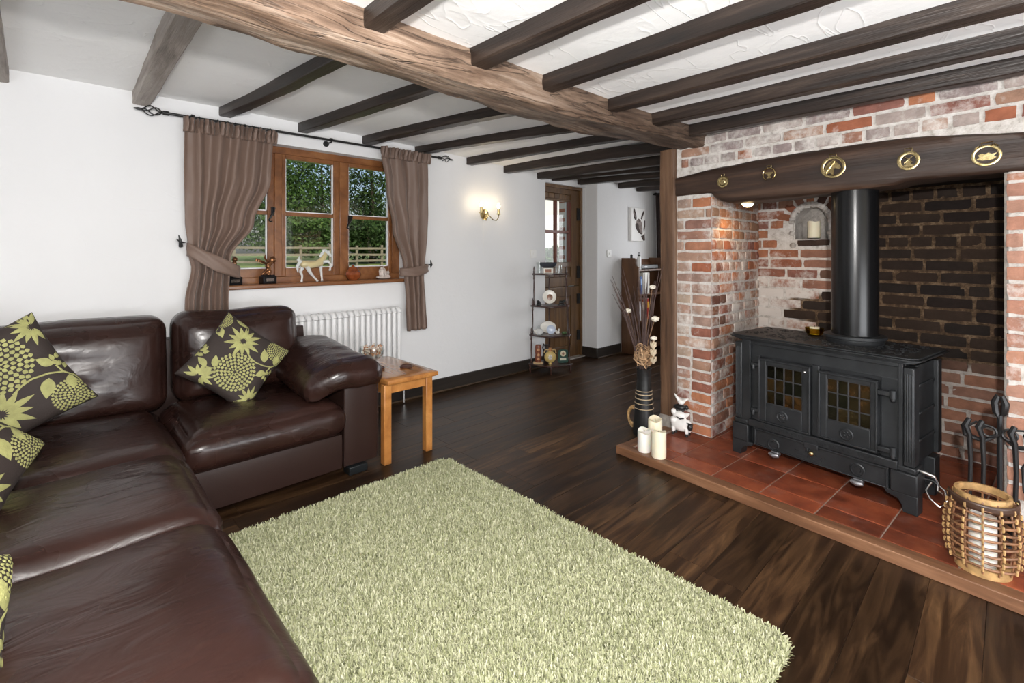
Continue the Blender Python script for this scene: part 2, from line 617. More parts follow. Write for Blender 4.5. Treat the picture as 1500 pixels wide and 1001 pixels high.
def tile_mat():
    t = NT('quarry_tile')
    oi = t.objcol()
    v = t.off(t.coord('Object'))
    c = t.ramp(t.noise(v, 9, 4, 0.6), [(0.25, (0.11, 0.026, 0.013)), (0.5, (0.215, 0.05, 0.021)), (0.75, (0.33, 0.088, 0.036))])
    c = t.mix(1.0, c, t.ramp(oi.outputs['Random'], [(0.0, 0.62), (1.0, 1.22)]), 'MULTIPLY')
    ash = t.ramp(t.noise(t.coord('World'), 11, 5, 0.65), [(0.55, 0.0), (0.8, 0.35)])
    c = t.mix(ash, c, (0.3, 0.25, 0.23))
    t.set(Base_Color=c, Roughness=t.ramp(t.noise(v, 14, 3), [(0.3, 0.28), (0.7, 0.5)]))
    t.bump(t.noise(v, 45, 3), 0.1, 0.002)
    return t.m
M['tile'] = tile_mat()
M['grout'] = plain('tile_grout', (0.36, 0.27, 0.22), 0.9, bump=0.4, bscale=90, vary=0.25, vscale=12)
def brick_mat(name, soft=1.0):
    t = NT(name)
    oi = t.objcol()
    v = t.off(t.coord('Object'))
    w = t.coord('World')
    base = t.mix(1.0, oi.outputs['Color'], t.ramp(t.noise(v, 16, 5, 0.65), [(0.2, 0.62), (0.55, 1.0), (0.8, 1.35)]), 'MULTIPLY')
    wash = t.math('ADD', t.math('MULTIPLY', t.noise(w, 6.0, 2, 0.5), 0.6), t.math('MULTIPLY', t.noise(w, 34.0, 5, 0.7), 0.5))
    wash = t.math('ADD', wash, t.math('SUBTRACT', oi.outputs['Alpha'], 0.5))
    wash = t.ramp(wash, [(0.56, 0.0), (0.68, 0.5), (0.76, 0.9)])
    c = t.mix(wash, base, (0.70, 0.66, 0.62))
    t.set(Base_Color=c, Roughness=0.82)
    t.b.inputs['Specular IOR Level'].default_value = 0.25
    h = t.math('ADD', t.noise(w, 60, 5, 0.7), t.math('MULTIPLY', wash, 0.4))
    t.bump(h, 0.6, 0.006)
    return t.m
M['brick'] = brick_mat('brick_washed')
def mortar_mat():
    t = NT('mortar')
    at = t.n('ShaderNodeAttribute')
    at.attribute_name = 'tone'
    w = t.coord('World')
    nf = t.noise(w, 24, 5, 0.7)
    clean = t.ramp(nf, [(0.25, (0.30, 0.26, 0.22)), (0.45, (0.60, 0.56, 0.52)), (0.75, (0.80, 0.77, 0.74))])
    sooty = t.ramp(nf, [(0.3, (0.035, 0.022, 0.014)), (0.5, (0.11, 0.07, 0.042)), (0.7, (0.30, 0.21, 0.13))])
    c = t.mix(at.outputs['Fac'], clean, sooty)
    t.set(Base_Color=c, Roughness=0.9)
    t.b.inputs['Specular IOR Level'].default_value = 0.15
    t.bump(t.noise(w, 75, 5, 0.7), 0.7, 0.008)
    return t.m
M['mortar'] = mortar_mat()
M['soot'] = plain('soot_black', (0.006, 0.0055, 0.005), 0.8, bump=0.3, bscale=40)
M['stone'] = plain('stone_grey', (0.33, 0.3, 0.27), 0.9, bump=0.8, bscale=40, vary=0.4, vscale=20)

def thin_glass(name, col=(1, 1, 1), refl=0.9, ior=1.45):
    t = NT(name)
    t.t.nodes.remove(t.b)
    tr = t.n('ShaderNodeBsdfTransparent')
    tr.inputs[0].default_value = tuple(col) + (1,)
    gl = t.n('ShaderNodeBsdfGlossy')
    gl.inputs['Roughness'].default_value = 0.02
    lw = t.n('ShaderNodeLayerWeight')          # Schlick reflectance, the same from both sides of the sheet
    r0 = ((ior - 1) / (ior + 1)) ** 2
    sch = t.math('ADD', t.math('MULTIPLY', t.math('POWER', lw.outputs['Facing'], 5.0), 1 - r0), r0)
    mx = t.n('ShaderNodeMixShader')
    t.l(t.math('MULTIPLY', sch, refl), mx.inputs[0])
    t.l(tr.outputs[0], mx.inputs[1])
    t.l(gl.outputs[0], mx.inputs[2])
    t.l(mx.outputs[0], t.out.inputs['Surface'])
    return t.m
M['glass'] = thin_glass('window_glass')
M['clear'] = thin_glass('clear_glass', (0.95, 0.965, 0.96), 1.6, 1.5)
M['amber'] = thin_glass('amber_glass', (0.62, 0.5, 0.08), 1.0, 1.5)
def solid_glass(name, col):
    t = NT(name)
    t.set(Base_Color=col, Roughness=0.08, Transmission_Weight=0.5, IOR=1.45)
    return t.m
M['crystal'] = solid_glass('crystal', (0.97, 0.98, 0.97))
M['amber_crystal'] = solid_glass('amber_crystal', (0.85, 0.72, 0.42))
def stove_glass():
    t = NT('stove_glass')
    oi = t.objcol()
    c = t.mix(1.0, oi.outputs['Color'], t.ramp(t.noise(t.off(t.coord('Object')), 22, 3), [(0.3, 0.15), (0.75, 1.0)]), 'MULTIPLY')
    t.set(Base_Color=c, Roughness=0.12)
    t.bump(t.noise(t.off(t.coord('Object')), 40, 2), 0.12, 0.004)
    return t.m
M['stove_glass'] = stove_glass()
# garden
def tone_mat(name, stops, rough=0.6, trans=0.0):
    t = NT(name)
    at = t.n('ShaderNodeAttribute')
    at.attribute_name = 'tone'
    c = t.ramp(at.outputs['Fac'], stops)
    t.set(Base_Color=c, Roughness=rough)
    t.b.inputs['Specular IOR Level'].default_value = 0.25
    if trans:
        tl = t.n('ShaderNodeBsdfTranslucent')
        t.l(c, tl.inputs[0])
        mx = t.n('ShaderNodeMixShader')
        mx.inputs[0].default_value = trans
        t.l(t.b.outputs[0], mx.inputs[1])
        t.l(tl.outputs[0], mx.inputs[2])
        t.l(mx.outputs[0], t.out.inputs['Surface'])
    return t.m
M['leaf_dark'] = tone_mat('leaf_dark', [(0.0, (0.012, 0.03, 0.009)), (1.0, (0.075, 0.14, 0.036))], trans=0.3)
M['leaf_mid'] = tone_mat('leaf_mid', [(0.0, (0.025, 0.06, 0.013)), (1.0, (0.15, 0.27, 0.065))], trans=0.35)
M['leaf_pale'] = tone_mat('leaf_pale', [(0.0, (0.07, 0.15, 0.04)), (1.0, (0.3, 0.45, 0.17))], trans=0.35)
M['bark'] = plain('bark', (0.07, 0.05, 0.035), 0.9, bump=0.8, bscale=12)
M['fence'] = plain('fence_wood', (0.19, 0.17, 0.115), 0.8, vary=0.2, vscale=3)
def grass_mat():
    t = NT('grass')
    v = t.coord('World')
    nf = t.math('ADD', t.math('MULTIPLY', t.noise(v, 0.5, 3), 0.5), t.math('MULTIPLY', t.noise(v, 9, 4), 0.5))
    t.set(Base_Color=t.ramp(nf, [(0.3, (0.09, 0.15, 0.03)), (0.7, (0.26, 0.34, 0.09))]), Roughness=0.9)
    return t.m
M['grass'] = grass_mat()
M['render_white'] = plain('render_white', (0.8, 0.8, 0.78), 0.85)
M['rug'] = tone_mat('rug_green', [(0.0, (0.22, 0.24, 0.105)), (0.5, (0.40, 0.41, 0.245)), (1.0, (0.64, 0.63, 0.455))], 0.85)
M['rug_base'] = plain('rug_backing', (0.2, 0.22, 0.1), 0.95)

# ================================================================== the room
YW = 3.57            # window wall
XE, XB, YB = 6.02, -1.5, -1.8     # far end wall, wall behind the sofa, wall behind the camera
YS, XS = 3.40, 4.665              # the wall steps in beyond the door

def ceil_z(x, y):
    if y < 1.6:
        z = 2.06
    else:
        xs = [(-2, 2.20), (1.0, 2.20), (2.6, 2.165), (3.9, 2.12), (4.7, 2.13), (7, 2.13)]
        z = xs[-1][1]
        for (xa, ga), (xb, gb) in zip(xs, xs[1:]):
            if xa <= x <= xb:
                z = ga + (gb - ga) * (x - xa) / (xb - xa)
                break
    return z + 0.006 * nz(x * 1.7, y * 1.7, 3.0)

# ---- floor and its planks
fl = struct(MB().bx(XB - 0.1, XE + 0.1, YB - 0.1, YW + 0.15, -0.12, -0.006).build('floor', M['floor_gap'], smooth=None))
PW, PL, PG = 0.155, 1.22, 0.0009
def plank_mesh(L):
    mb = MB()
    c = 0.0007
    y0, y1 = PG / 2, PW - PG / 2
    vs_ = [(0, y0, -0.006), (L, y0, -0.006), (L, y1, -0.006), (0, y1, -0.006),
           (0, y0, -c), (L, y0, -c), (L, y1, -c), (0, y1, -c),
           (c, y0 + c, 0), (L - c, y0 + c, 0), (L - c, y1 - c, 0), (c, y1 - c, 0)]
    fs_ = [(8, 9, 10, 11)]
    for k in range(4):
        l = (k + 1) % 4
        fs_.append((k, l, l + 4, k + 4))
        fs_.append((k + 4, l + 4, l + 8, k + 8))
    mb.add(vs_, fs_)
    me = mb.mesh('plank', None)
    me.materials.append(M['floor'])
    return me
plank_cache = {}
rows = int((YW + 0.05 - YB) / PW) + 1
prnd = random.Random(5)
row0 = 0.523 - 15 * PW           # a plank row's edge lies at y = 0.523
for r_ in range(rows + 1):
    y = row0 + r_ * PW
    if y < -0.45 or y > YW:
        continue
    x = 0.3 + prnd.choice([0.0, 0.3, 0.61, 0.9]) - 1.22 + 0.045 * prnd.random()
    if r_ == 15:
        x = 1.734 - 2 * PL
    while x < XE:
        if x + PL > 0.25:
            L = PL
            if x + L > XE:
                L = round(XE - x, 2)
            if L > 0.05:
                if L not in plank_cache:
                    plank_cache[L] = plank_mesh(L - PG)
                o = link('plank', plank_cache[L], fl)
                o.location = (x, y, 0)
        x += PL

# ---- ceiling slab and joists
def ceil_fn(u, v):
    x = XB - 0.1 + (XE - XB + 0.2) * u
    y = YB - 0.1 + (YW - YB + 0.2) * v
    return (x, y, ceil_z(x, y))
cm = MB().grid(ceil_fn, 70, 84)
cm.bx(XB - 0.1, XE + 0.1, YB - 0.1, YW + 0.1, 2.30, 2.40)
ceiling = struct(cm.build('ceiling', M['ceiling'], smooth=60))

def joist(p0, p1, w, h, mat, seed, drop0=0.0, drop1=0.0):
    """p0, p1: (x, y) centre line; underside h below the ceiling there"""
    a = Vector((p0[0], p0[1], 0))
    b = Vector((p1[0], p1[1], 0))
    L = (b - a).length
    za = ceil_z(p0[0], p0[1]) - h - drop0
    zb = ceil_z(p1[0], p1[1]) - h - drop1
    ph = rnd.random() * 6
    def sect(t):
        z = za + (zb - za) * t + 0.006 * math.sin(t * 5 + ph)
        ww = w * (1 + 0.08 * math.sin(t * 4 + ph))
        off = 0.012 * math.sin(t * 3.5 + ph)
        return (-ww / 2 + off, ww / 2 + off, z, z + h + 0.03)
    mb = timber(L, sect, 30, 0.0045, seed, 4.0, 3)
    o = mb.build('joist', mat, ceiling, smooth=32)
    o.location = (a.x, a.y, 0)
    o.rotation_euler.z = math.atan2(b.y - a.y, b.x - a.x)
    return o
# near bay: from the main beam back over the camera
for k, (x, w) in enumerate([(-0.62, 0.08), (-0.12, 0.08), (0.335, 0.08), (0.775, 0.078), (1.225, 0.085), (1.645, 0.08), (2.125, 0.08), (2.53, 0.075), (2.925, 0.07)]):
    x1 = x - (0.01 if k < 8 else 0.055)
    joist((x, 1.50), (x1 + (0.03 if k == 4 else 0), YB), w * 0.92, 0.066, M['joist'], 3.1 * k)
# far bay: from the main beam to the window wall (the old joists run a little askew)
for k, (x, xb, w) in enumerate([(-0.20, -0.17, 0.085), (0.365, 0.385, 0.09), (0.80, 1.03, 0.075), (1.30, 1.585, 0.075), (1.82, 2.13, 0.075), (2.305, 2.68, 0.075), (2.85, 3.12, 0.075), (3.34, 3.45, 0.075), (3.84, 3.95, 0.08), (4.09, 4.19, 0.075), (4.55, 4.60, 0.075), (5.12, 5.16, 0.07), (5.55, 5.6, 0.07)]):
    yend = YW + 0.02 if x < XS else YS + 0.02
    y0 = 1.66
    if x > 3.1:                       # these carry on past the stack into the room beyond
        xb += (xb - x) * 0.35
        y0 = 1.0
    joist((xb, y0), (x, yend), w, 0.07 if k < 2 else 0.062, M['joist_grey'] if k < 2 else M['joist'], 40 + 2.7 * k)

# ---- main beam, carried by the post beside the chimney breast
def beam_sect(t):
    x = -1.5 + 4.62 * t
    k = max(0.0, (x - 1.9) / 1.22)
    y0 = 1.475 - 0.10 * k ** 1.5 + 0.012 * math.sin(x * 2.1)
    y1 = 1.70 - 0.12 * k ** 1.5 + 0.014 * math.sin(x * 3.3 + 1)
    z0 = 1.935 + 0.012 * math.sin(x * 2.7 + 0.5) + 0.01 * k
    return (y0, y1, z0, 2.19)
bm_ = timber(4.62, beam_sect, 90, 0.02, 5.0, 2.2, 5)
main_beam = bm_.build('ceiling_beam', M['beam'], smooth=38, loc=(-1.5, 0, 0))
tag(main_beam, 'massive rough-hewn oak ceiling beam carrying the dark joists', 'beam')

# ---- walls
def wall_with_holes(x0, x1, y0, y1, z0, z1, holes):
    """holes: list of (x0, x1, z0, z1), not overlapping in x, sorted"""
    mb = MB()
    x = x0
    for hx0, hx1, hz0, hz1 in holes:
        mb.bx(x, hx0, y0, y1, z0, z1)
        if hz0 > z0:
            mb.bx(hx0, hx1, y0, y1, z0, hz0)
        mb.bx(hx0, hx1, y0, y1, hz1, z1)
        x = hx1
    mb.bx(x, x1, y0, y1, z0, z1)
    return mb
WX0, WX1, WZ0, WZ1 = 0.66, 2.155, 1.035, 2.02       # window opening
DX0, DX1, DZ1 = 3.935, 4.655, 2.04                   # doorway
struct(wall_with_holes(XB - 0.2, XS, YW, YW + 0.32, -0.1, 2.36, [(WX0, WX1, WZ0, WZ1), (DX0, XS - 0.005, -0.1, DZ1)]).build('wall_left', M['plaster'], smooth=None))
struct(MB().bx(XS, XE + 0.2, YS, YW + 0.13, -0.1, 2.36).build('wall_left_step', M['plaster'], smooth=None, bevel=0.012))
# far end wall with a window in it
def wall_x(x0, x1, y0, y1, holes, name):
    mb = MB()
    y = y0
    for hy0, hy1, hz0, hz1 in holes:
        mb.bx(x0, x1, y, hy0, -0.1, 2.36)
        mb.bx(x0, x1, hy0, hy1, -0.1, hz0)
        mb.bx(x0, x1, hy0, hy1, hz1, 2.36)
        y = hy1
    mb.bx(x0, x1, y, y1, -0.1, 2.36)
    return struct(mb.build(name, M['plaster'], smooth=None))
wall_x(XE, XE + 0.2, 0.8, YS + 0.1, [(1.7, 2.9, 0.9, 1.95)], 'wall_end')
wall_x(XB - 0.1, XB, YB - 0.2, YW + 0.1, [(-0.4, 1.5, 0.35, 1.7)], 'wall_rear')  # opening added to let the rear fill light in
struct(wall_with_holes(XB - 0.1, 3.2, YB - 0.1, YB, -0.1, 2.36, [(-0.2, 2.1, 0.0, 1.9)]).build('wall_front', M['plaster'], smooth=None))  # low opening added for the side fill light

# skirting boards
def skirt(name, x0, x1, y, face):
    mb = MB().bx(x0, x1, y - 0.018, y, 0, 0.118)
    o = struct(mb.build(name, M['skirt'], bevel=0.004))
    MB().bx(x0, x1, y - 0.034, y - 0.018, 0, 0.016).build('floor_bead', M['bead'], o, bevel=0.006)
    return o
skirt('baseboard_left', 0.4, DX0 - 0.005, YW, 1)
skirt('baseboard_left_step', XS - 0.018, 5.14, YS, 1)
struct(MB().bx(XS - 0.018, XS, YS, YW + 0.05, 0, 0.118).build('baseboard_left_return', M['skirt'], bevel=0.004))

# ---- window with three casements
win = struct(link('window_1', None))
FY0, FY1 = 3.655, 3.735       # frame depth
def wpart(name, mb, parent, mat='window_wood', bevel=0.004):
    return mb.build(name, M[mat], parent, bevel=bevel)
posts = [(WX0, WX0 + 0.05), (1.144, 1.196), (1.625, 1.690), (2.088, WX1)]
fr = MB()
fr.bx(WX0, WX1, FY0, FY1, WZ1 - 0.05, WZ1 + 0.005)
fr.bx(WX0, WX1, FY0, FY1, WZ0, WZ0 + 0.045)
frame = wpart('frame', fr, win)
for x0, x1 in posts:
    wpart('mullion', MB().bx(x0, x1, FY0, FY1, WZ0 + 0.045, WZ1 - 0.05), win)
lights = [(WX0 + 0.05, 1.144), (1.196, 1.625), (1.690, 2.088)]
ZT, ZB = WZ1 - 0.05, WZ0 + 0.045
for k, (x0, x1) in enumerate(lights):
    c = MB()
    st = 0.046 if k < 2 else 0.03
    sl = 0.028 if k == 1 else (0.014 if k == 2 else st)
    zr0, zr1 = ZB + 0.06, ZT - 0.03
    ys0, ys1 = FY0 + 0.008, FY0 + 0.055
    c.bx(x0, x0 + sl, ys0, ys1, ZB, ZT)
    c.bx(x1 - st, x1, ys0, ys1, ZB, ZT)
    c.bx(x0 + sl, x1 - st, ys0, ys1, ZB, zr0)
    c.bx(x0 + sl, x1 - st, ys0, ys1, zr1, ZT)
    cs = wpart('casement', c, win)
    zm = 1.538
    wpart('glazing_bar', MB().bx(x0 + sl, x1 - st, ys0 + 0.004, ys1 - 0.004, zm - 0.014, zm + 0.014), cs)
    for za, zb in ((zr0, zm - 0.014), (zm + 0.014, zr1)):
        MB().bx(x0 + sl, x1 - st, ys0 + 0.022, ys0 + 0.026, za, zb).build('pane', M['glass'], cs, smooth=None)
        g = MB()
        for a0, a1, b0, b1 in ((x0 + sl, x0 + sl + 0.006, za, zb), (x1 - st - 0.006, x1 - st, za, zb), (x0 + sl, x1 - st, za, za + 0.007)):
            g.bx(a0, a1, ys0 + 0.012, ys0 + 0.03, b0, b1)
        g.build('glazing_bead', M['white_gloss'], cs, smooth=None)
def catch(x, z, par):
    mb = MB()
    k_ = 0.72
    mb.bx(x - 0.012, x + 0.012, FY0 - 0.004, FY0 + 0.01, z - 0.035, z + 0.05)
    mb.tube([(x, FY0 - 0.004, z + 0.03), (x, FY0 - 0.03, z + 0.028), (x - 0.004, FY0 - 0.036, z), (x - 0.03, FY0 - 0.034, z - 0.05), (x - 0.045, FY0 - 0.03, z - 0.085), (x - 0.03, FY0 - 0.03, z - 0.1), (x - 0.015, FY0 - 0.03, z - 0.092)], [0.008, 0.009, 0.01, 0.01, 0.009, 0.008, 0.006], 8)
    mb.sph((x, FY0 - 0.034, z + 0.03), 0.014, 10, 6)
    for p in mb.v:
        p.x = x + (p.x - x) * k_
        p.z = z + (p.z - z) * k_
    return mb.build('catch', M['iron'], par)
catch(1.13, 1.545, win)
catch(1.705, 1.515, win)
MB().bx(WX0 - 0.06, WX1 + 0.02, 3.515, FY0 + 0.02, 1.008, 1.038).build('window_sill', M['sill_dark'], win, bevel=0.008)

# ---- stable door with a four-pane light
door = struct(link('door_1', None))
DY = YW + 0.07
frm = MB()
frm.bx(DX0, DX0 + 0.03, DY - 0.03, DY + 0.08, 0, DZ1)
frm.bx(DX1 - 0.03, DX1, DY - 0.03, DY + 0.08, 0, DZ1)
frm.bx(DX0 + 0.03, DX1 - 0.03, DY - 0.03, DY + 0.08, DZ1 - 0.035, DZ1)
frm.build('frame', M['door_wood'], door, bevel=0.004)
gx0, gx1, gz0, gz1 = 3.99, 4.44, 1.145, 1.86
dx0, dx1 = DX0 + 0.03, DX1 - 0.03
def leaf(z0, z1, rails, name):
    s = MB()
    s.bx(dx0, gx0, DY, DY + 0.05, z0, z1)
    s.bx(gx1 + 0.035, dx1, DY, DY + 0.05, z0, z1)
    for a, b in rails:
        s.bx(gx0, gx1 + 0.035, DY, DY + 0.05, a, b)
    return s.build(name, M['door_wood'], door, bevel=0.005)
up = leaf(0.86, DZ1 - 0.035, [(0.86, 0.97), (1.085, gz0), (gz1, 1.885), (1.945, DZ1 - 0.035)], 'upper_leaf')
lo = leaf(0.01, 0.85, [(0.01, 0.15), (0.74, 0.85)], 'lower_leaf')
nb = 5
bw = (gx1 + 0.035 - gx0) / nb
for (z0, z1, par) in ((0.15, 0.74, lo), (0.97, 1.085, up), (1.885, 1.945, up)):
    for k in range(nb):
        MB().bx(gx0 + bw * k, gx0 + bw * (k + 1) - 0.004, DY + 0.012, DY + 0.04, z0, z1).build('board', M['door_wood'], par, bevel=0.005)
gm = (gx0 + gx1) / 2
gzm = 1.50
MB().bx(gx1, gx1 + 0.035, DY + 0.005, DY + 0.05, gz0, gz1).bx(gm - 0.016, gm + 0.016, DY + 0.008, DY + 0.05, gz0, gz1).bx(gx0, gx1, DY + 0.01, DY + 0.048, gzm - 0.018, gzm + 0.018).build('glazing_bar', plain('door_bar_red', (0.16, 0.045, 0.028), 0.4), up, bevel=0.004)
for a0, a1 in ((gx0, gm - 0.016), (gm + 0.016, gx1)):
    for b0, b1 in ((gz0, gzm - 0.018), (gzm + 0.018, gz1)):
        MB().bx(a0, a1, DY + 0.026, DY + 0.03, b0, b1).build('pane', M['glass'], up, smooth=None)
for z in (1.72, 1.02):
    MB().bx(dx1 - 0.05, dx1 - 0.01, DY - 0.012, DY, z - 0.075, z + 0.075).cyl((dx1 - 0.008, DY - 0.012, z - 0.07), (dx1 - 0.008, DY - 0.012, z + 0.07), 0.008, 8).build('hinge', M['iron'], up)
for z in (0.7, 0.26):
    MB().bx(dx1 - 0.05, dx1 - 0.01, DY - 0.012, DY, z - 0.06, z + 0.06).cyl((dx1 - 0.008, DY - 0.012, z - 0.06), (dx1 - 0.008, DY - 0.012, z + 0.06), 0.008, 8).build('hinge', M['iron'], lo)
MB().bx(DX0, DX1, YW - 0.005, YW + 0.33, -0.004, 0.012).build('threshold', M['stone'], door, bevel=0.003)

# ================================================================== the inglenook
FA = 0.571          # face of the chimney breast
BA = 1.39           # back of the recess
OB0, OB1 = 0.06, 1.387        # opening
LIN = [(-0.9, 1.73), (-0.3, 1.745), (0.0, 1.765), (0.17, 1.787), (0.39, 1.811), (0.59, 1.816), (0.94, 1.814), (1.338, 1.797), (1.596, 1.767), (1.75, 1.75)]
def lin_top(b):
    for (b0, z0), (b1, z1) in zip(LIN, LIN[1:]):
        if b0 <= b <= b1:
            return z0 + (z1 - z0) * (b - b0) / (b1 - b0)
    return LIN[-1][1]

def mortar_sheet(name, s0, s1, z0, z1, hole, tonefn, loc, rz, step=0.016, amp=0.004, seed=0.0, thick=0.09):
    """mortar bed in the wall's own plane: X along the wall, -Y towards the room"""
    nu, nv = int((s1 - s0) / step), int((z1 - z0) / step)
    V, tone = [], []
    for i in range(nu + 1):
        for j in range(nv + 1):
            s = s0 + (s1 - s0) * i / nu
            z = z0 + (z1 - z0) * j / nv
            V.append((s, -amp * (1.0 + nz(s * 11 + seed, z * 11) + 0.7 * nz(s * 33, z * 33 + seed)), z))
            tone.append(tonefn(s, z))
    F = []
    w = nv + 1
    for i in range(nu):
        for j in range(nv):
            sc = s0 + (s1 - s0) * (i + 0.5) / nu
            zc = z0 + (z1 - z0) * (j + 0.5) / nv
            if hole and hole(sc, zc):
                continue
            F.append((i * w + j, (i + 1) * w + j, (i + 1) * w + j + 1, i * w + j + 1))
    o = np_mesh(name, np.array(V), np.array(F), M['mortar'], None, np.array(tone))
    for p in o.data.polygons:
        p.use_smooth = True
    o.location = loc
    o.rotation_euler.z = rz
    return struct(o)

def brick_mesh(L, H, seed):
    r = random.Random(seed)
    nx, nzv = 5, 3
    d, e = 0.015, 0.004
    V = []
    for i in range(nx + 1):
        for j in range(nzv):
            x = -L / 2 + L * i / nx
            z = -H / 2 + H * j / (nzv - 1)
            edge = (i in (0, nx)) or (j in (0, nzv - 1))
            x *= (L / 2 - 0.002) / (L / 2)
            z *= (H / 2 - 0.002) / (H / 2)
            y = -d + (e if edge else 0.0) + r.uniform(-0.0022, 0.0022)
            if i in (0, nx) and j in (0, nzv - 1):
                x *= 0.985
                z *= 0.95
                y += 0.002
            V.append((x + r.uniform(-0.002, 0.002), y, z + r.uniform(-0.0022, 0.0022)))
    F = []
    for i in range(nx):
        for j in range(nzv - 1):
            a = i * nzv + j
            F.append((a, a + nzv, a + nzv + 1, a + 1))
    ring = [i * nzv for i in range(nx + 1)] + [nx * nzv + j for j in range(1, nzv)] + [i * nzv + nzv - 1 for i in range(nx - 1, -1, -1)] + [j for j in range(nzv - 2, 0, -1)]
    o = len(V)
    for k in ring:
        x, y, z = V[k]
        V.append((x * 1.02, 0.03, z * 1.05))
    n = len(ring)
    for k in range(n):
        l = (k + 1) % n
        F.append((ring[k], o + k, o + l, ring[l]))
    mb = MB().add(V, F)
    me = mb.mesh('brick', 60)
    me.materials.append(M['brick'])
    return me
STR = [brick_mesh(0.205, 0.060, k) for k in range(8)]
HDR = [brick_mesh(0.096, 0.060, 50 + k) for k in range(6)]

def lay_bricks(parent, s0, s1, z0, z1, CH, colfn, seed, ok=None, headers=0.3, joint=0.0125, edge_fn=None):
    r = random.Random(seed)
    n = 0
    row = 0
    z = z0
    while z < z1 - 0.02:
        h = CH * r.uniform(0.96, 1.04)
        hh = min(h, z1 - z)
        a0, a1 = (s0, s1) if edge_fn is None else edge_fn(z + hh / 2)
        s = a0
        first = True
        allh = r.random() < headers
        while s < a1 - 0.015:
            L = 0.109 if (allh or r.random() < 0.12) else 0.218
            if first and row % 2:
                L = 0.109 if L > 0.15 else 0.06
            first = False
            L *= r.uniform(0.94, 1.06)
            if s + L > a1 - 0.04:
                L = a1 - s
            bl, bh = L - joint, hh - joint
            sc, zc = s + L / 2, z + hh / 2
            if bl > 0.012 and bh > 0.012 and (ok is None or ok(sc, zc, bl, bh)):
                me = r.choice(STR) if bl > 0.13 else r.choice(HDR)
                base = 0.205 if bl > 0.13 else 0.096
                o = link('brick', me, parent)
                o.location = (sc, r.uniform(-0.003, 0.002), zc)
                o.scale = (bl / base, 1.0, bh / 0.060)
                o.rotation_euler = (0, r.uniform(-0.012, 0.012), 0)
                o.color = colfn(sc, zc, r)
                n += 1
            s += L
        z += h
        row += 1
    return n

REDS = [(0.34, 0.12, 0.065), (0.39, 0.15, 0.08), (0.27, 0.105, 0.07), (0.43, 0.175, 0.09), (0.32, 0.16, 0.11), (0.25, 0.11, 0.085), (0.36, 0.21, 0.145)]
PALE = [(0.40, 0.30, 0.24), (0.45, 0.36, 0.28), (0.36, 0.25, 0.2)]
GREYS = [(0.33, 0.27, 0.25), (0.28, 0.22, 0.21), (0.38, 0.31, 0.28)]
def mixc(a, b, t):
    return tuple(a[i] + (b[i] - a[i]) * t for i in range(3))
def sm(x, a, b):
    t = max(0.0, min(1.0, (x - a) / (b - a)))
    return t * t * (3 - 2 * t)

# front of the chimney breast (s = -b)
breast = mortar_sheet('wall_right', -1.75, 0.95, 0.0, 2.06,
                      lambda s, z: (-OB1 - 0.014 < s < -OB0 + 0.014 and z < 1.66) or s < -1.636, lambda s, z: 0.0, fp(FA, 0), FRZ, step=0.022, amp=0.005)
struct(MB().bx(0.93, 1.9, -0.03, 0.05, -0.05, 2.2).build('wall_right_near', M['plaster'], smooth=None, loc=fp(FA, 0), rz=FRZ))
breast['label'] = 'whitewashed red brick chimney breast around the inglenook'
def front_col(s, z, r):
    b = -s
    if z > 1.72:
        c = r.choice(REDS + GREYS * 2)
        w = 0.505
    elif b > 0.5:
        pale = max(sm(b, 1.45, 1.54) * sm(z, 0.3, 0.6), 0.8 * sm(z, 0.72, 0.8) * sm(z, 1.12, 1.02))
        c = mixc(r.choice(REDS), r.choice(PALE), 0.75 * pale)
        w = 0.465 + 0.10 * pale
    else:
        c = mixc(r.choice(REDS), (0.46, 0.26, 0.19), 0.6)
        w = 0.46
    return c + (w + r.uniform(-0.07, 0.07),)
def front_ok(s, z, bl, bh):
    b = -s
    if z > 1.6:
        return z - bh / 2 > max(lin_top(b - bl / 2), lin_top(b + bl / 2)) - 0.004
    return True
CH = 0.0715
lay_bricks(breast, -1.632, -OB1 + 0.006, 0.05, 1.64, CH, front_col, 3, None, 0.25)
lay_bricks(breast, -OB0, 0.92, 0.05, 1.60, CH, front_col, 4, None, 0.1)
lay_bricks(breast, -1.60, 0.92, 1.752, 2.05, 0.068, front_col, 6, front_ok, 0.35, 0.0135)

# left cheek of the recess (s = distance inwards)
SPL = math.atan2(1.444 - OB1, BA - FA)
CL = math.hypot(BA - FA, 1.444 - OB1)
cheek = mortar_sheet('wall_right_cheek', 0.0, CL, 0.0, 1.72, None, lambda s, z: 0.12 * sm(z, 1.3, 1.6), fp(FA, OB1), -AL + SPL, seed=9.0)
def cheek_col(s, z, r):
    c = r.choice(REDS)
    w = 0.535 + 0.12 * sm(z, 1.35, 0.95) * sm(z, 0.45, 0.8) * sm(s, 0.05, 0.4)
    if 0.75 < z < 0.98 and s < 0.2:
        c = mixc(c, (0.03, 0.015, 0.012), 0.6)
    if z > 1.35:
        c = mixc(c, (0.3, 0.16, 0.08), 0.4)
    return c + (w + r.uniform(-0.08, 0.05),)
lay_bricks(cheek, -0.004, CL, 0.05, 1.70, CH, cheek_col, 12, None, 0.5, 0.0125)

pc_ = MB()
_pp = [(0.001, 1.63), (0.001, OB1 + 0.0005), (BA - FA, 1.4445), (BA - FA, 1.63)]
pc_.add([(p[0], p[1], 0.0) for p in _pp] + [(p[0], p[1], 1.66) for p in _pp], [(0, 1, 2, 3), (7, 6, 5, 4)] + [(k, k + 4, (k + 1) % 4 + 4, (k + 1) % 4) for k in range(4)])
struct(pc_.build('wall_right_pier_core', M['mortar'], smooth=None, loc=fp(FA, 0), rz=-AL))
